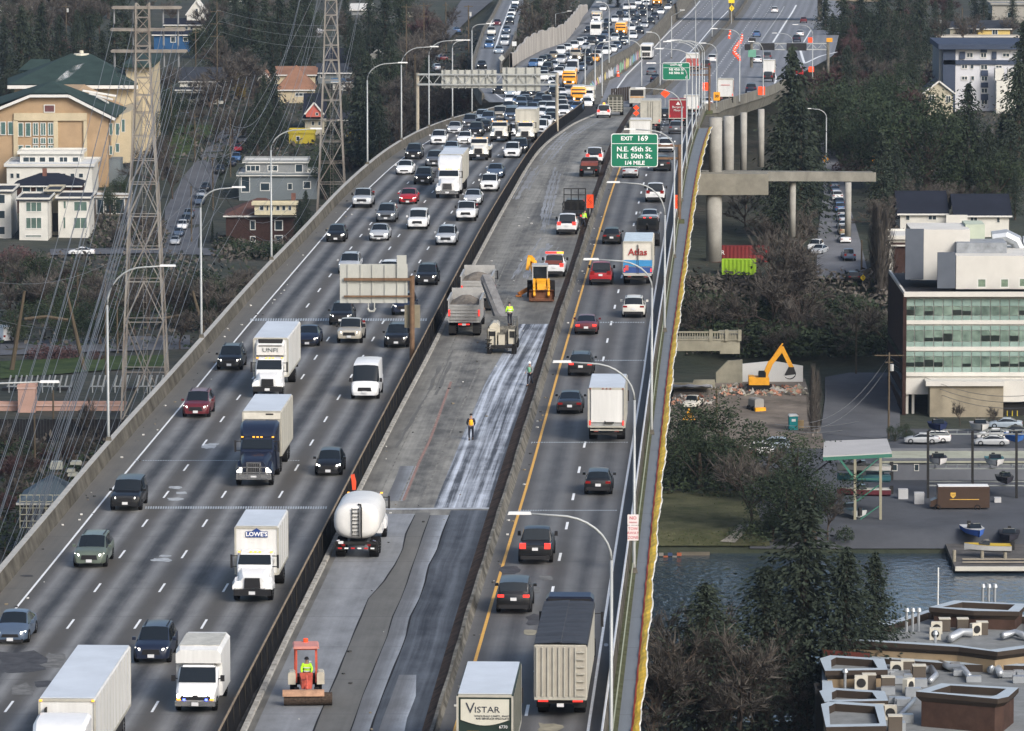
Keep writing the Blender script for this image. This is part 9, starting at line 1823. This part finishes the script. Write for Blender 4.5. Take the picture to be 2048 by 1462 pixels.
row('con','beside the brick house',[(600,400,500,.8),(612,380,490,.8),(425,440,485,.4),(590,300,345,.8),(440,330,360,.6)]);row('sh','in front of the brick house',[(455,470,500,1.3),(480,478,505,1.4),(510,480,512,1.4),(540,482,516,1.4),(565,484,512,1.2),(350,205,235,1.2),(372,200,222,1.3)])
row('bare','below the substation fence',[(165,780,890,.7),(150,850,940,.9),(20,830,930,.9),(45,880,960,1),(80,860,930,.9),(180,850,910,.9),(200,840,890,.8),(15,930,1040,1),(120,870,930,.9)]);row('red','below the substation fence',[(130,880,930,1.3),(60,900,960,1.3),(20,890,990,1.2),(175,820,870,1),(95,890,935,1.2),(0,960,1060,1.1)]);row('sh','below the substation fence',[(30,985,1050,1.2),(10,1040,1110,1.3),(60,880,920,1.2),(5,870,930,1.2)])
row('bl','around the left houses',[(220,370,440,.8),(205,385,430,.7),(240,350,420,.8),(445,290,340,.7),(650,300,400,.8),(615,300,350,.7),(690,290,350,.8),(640,180,260,.7),(485,220,285,.7),(340,215,260,.6),(375,195,225,.7)]);row('bare','around the left houses',[(265,400,480,.9),(290,400,490,.9),(240,440,500,.8),(315,430,500,.8),(225,450,500,.8),(430,210,290,.9),(405,200,260,.8),(465,200,290,.8),(300,260,380,.9),(325,250,360,.8),(345,300,400,.8),(660,310,390,.8),(700,300,350,.9),(540,290,340,.9),(590,285,330,.7)])
def fill(cluster,x0,y0,x1,y1,n,kinds,hp,f=None):
 pts=[]
 for _ in range(n*8):
  if len(pts)>=n:break
  x,yb=R.uniform(x0,x1),R.uniform(y0,y1)
  if(f and not f(x,yb))or any(abs(x-a)<(x1-x0)/n*.9 and abs(yb-b)<25 for a,b in pts):continue
  pts.append((x,yb));s=pxm(GR(x,yb).y);tree(kinds[R.randrange(len(kinds))],x,yb-R.uniform(*hp)*s,yb,R.uniform(.9,1.25),None,cluster)
fill('in the upper right woods',1650,60,1880,330,42,('con','bl','bare','bare','red','con'),(8,14),lambda x,y:(x>1700 or y>170)and not(1825<x<1930 and y>150))
fill('around the apartment building',1915,300,2060,400,12,('con','bl','bare'),(8,11));fill('along the upper right edge',1880,40,2060,85,9,('con','bare'),(5,9))
fill('on the upper left hillside',0,30,285,140,26,('con','bare','bare','bl'),(8,13));fill('on the hillside between the pylons',390,25,640,180,30,('con','bare','bare','bl'),(6,11),lambda x,y:y<(115 if x>500 else 130))
fill('on the hillside right of the second pylon',690,30,860,320,28,('con','bare','bare','bl'),(6,11),lambda x,y:y<330-(x-690)*.55);fill('between the left houses',330,215,540,330,10,('bare','bl','sh'),(4,7),lambda x,y:not(400<x<520 and y>235-(x-400)*.2))
fill('under the ramp on the right',1470,400,1590,560,8,('bare','bare'),(5,8));fill('by the yellow houses and the pylon foot',640,320,740,345,5,('bl','sh','bare'),(3,6))
for(cl,k),lst in CL.items():
 lst.sort(key=lambda q:q[0])
 for i,(x,yt,c)in enumerate(lst):
  lb=(ORD[i]if len(lst)>1 else 'only')+' '+NM[k]+(' from the left ' if len(lst)>1 else ' ')+cl;tag(c,' '.join(lb.split()[:16]),CATT[k],NM[k]+'s '+cl)
def scrub(name,lb,areas,n,s,mat,up=.4):
 m=MB()
 for _ in range(n):
  x0,y0,x1,y1=areas[R.randrange(len(areas))];p=GR(R.uniform(x0,x1),R.uniform(y0,y1));leaf(m,p+Vector((R.gauss(0,.6),R.gauss(0,.6),abs(R.gauss(0,up))+.15)),s*R.uniform(.6,1.5),.8)
 tag(m.build(name,mat),lb,'undergrowth',kind='stuff')
LA=[(0,515,510,700),(0,515,400,600),(0,870,250,1000),(0,160,300,330),(340,180,640,330),(640,180,900,330),(740,60,960,240),(1040,0,1160,110),(180,440,330,500),(430,480,600,520)]
RA=[(1370,550,1780,712),(1380,565,1640,620),(1745,180,2048,400),(1755,400,1800,620),(1650,80,1900,220)]
scrub('undergrowth','dark evergreen scrub covering the left bank',LA,9000,.9,Mbl);scrub('undergrowth','dry brown scrub covering the left bank',LA,11000,1.0,Mtw,.7)
scrub('undergrowth','dark evergreen scrub covering the right bank',RA,5000,.9,Mbl);scrub('undergrowth','dry brown scrub covering the right bank',RA,12000,.9,Mtw,.7);scrub('undergrowth','short grass tufts on the waterside lawn',[(1310,985,1540,1095)],3500,.2,Mgr2,.05)
def woods(name,lb,xs,Y0_,Y1_,n):
 m=MB()
 for _ in range(n):
  X=R.uniform(*xs);Y=R.uniform(Y0_,Y1_);z=terr(Y,X);h=R.uniform(8,16)
  for j in range(26):u=R.random();r=3.0*(1-u)+.3;a=R.uniform(0,6.28);leaf(m,Vector((X+r*math.cos(a),Y+r*math.sin(a),z+h*u)),1.7,.6)
 tag(m.build(name,Mcon),lb,'woods',kind='stuff')
woods('far_woods','dark woods on the hill beyond the left houses',(-170,-25),1480,1800,230);woods('far_woods','dark woods on the hill beyond the right apartments',(88,190),1480,1800,190)
Yv=DK(1500,42).y;o=Vector((at(1500,4,Yv).x,Yv,0));t=empty('overpass',tuple(o),0,'concrete overpass crossing the freeway at the top edge of the photo','bridge');A,B=at(1180,-16,Yv)-o,at(1760,4,Yv)-o;m=MB()
m.hexa([A,B,B+Vector((0,14,0)),A+Vector((0,14,0))]+[q+Vector((0,0,1.5))for q in(A,B,B+Vector((0,14,0)),A+Vector((0,14,0)))]);m.build('deck',C_('overpass_concrete',(.2,.17,.13),var=.3),t);m=MB();m.hexa([q+Vector((0,dy,1.5+dz))for dz in(0,.9)for q,dy in((A,-.2),(B,-.2),(B,.2),(A,.2))]);m.build('parapet',Mconcd,t)
for x,yb in((1330,44),(1463,47),(1640,50)):q=at(x,yb,Yv+2)-o;m=MB();k=(x-1180)/580;m.box(q.x,3,(q.z-2+lerp(A.z,B.z,k))/2,1.1,2,lerp(A.z,B.z,k)-q.z+2.2);m.build('support',Mconcd,t)
Mhz=bpy.data.materials.new('haze');Mhz.use_nodes=True;n_,l_=Mhz.node_tree.nodes,Mhz.node_tree.links;n_.remove(n_['Principled BSDF']);vp=n_.new('ShaderNodeVolumePrincipled');vp.inputs['Color'].default_value=(.66,.80,1,1);vp.inputs['Density'].default_value=.00004;vp.inputs['Anisotropy'].default_value=.3;l_.new(vp.outputs[0],n_['Material Output'].inputs['Volume'])
m=MB();m.box(0,2800,-1,9200,7400,110);tag(m.build('haze',Mhz),'thin pale air that cools and lightens the far hillside','haze',kind='stuff')
for r in TEMP:
 for ch in[c for c in COL.objects if c.parent==r]:
  for g in[c for c in COL.objects if c.parent==ch]:bpy.data.objects.remove(g)
  bpy.data.objects.remove(ch)
 bpy.data.objects.remove(r)
for o in[o for o in COL.objects if o.type=='MESH' and o.parent is None and o.name.split('.')[0]in('wheel','rim')]:bpy.data.objects.remove(o)
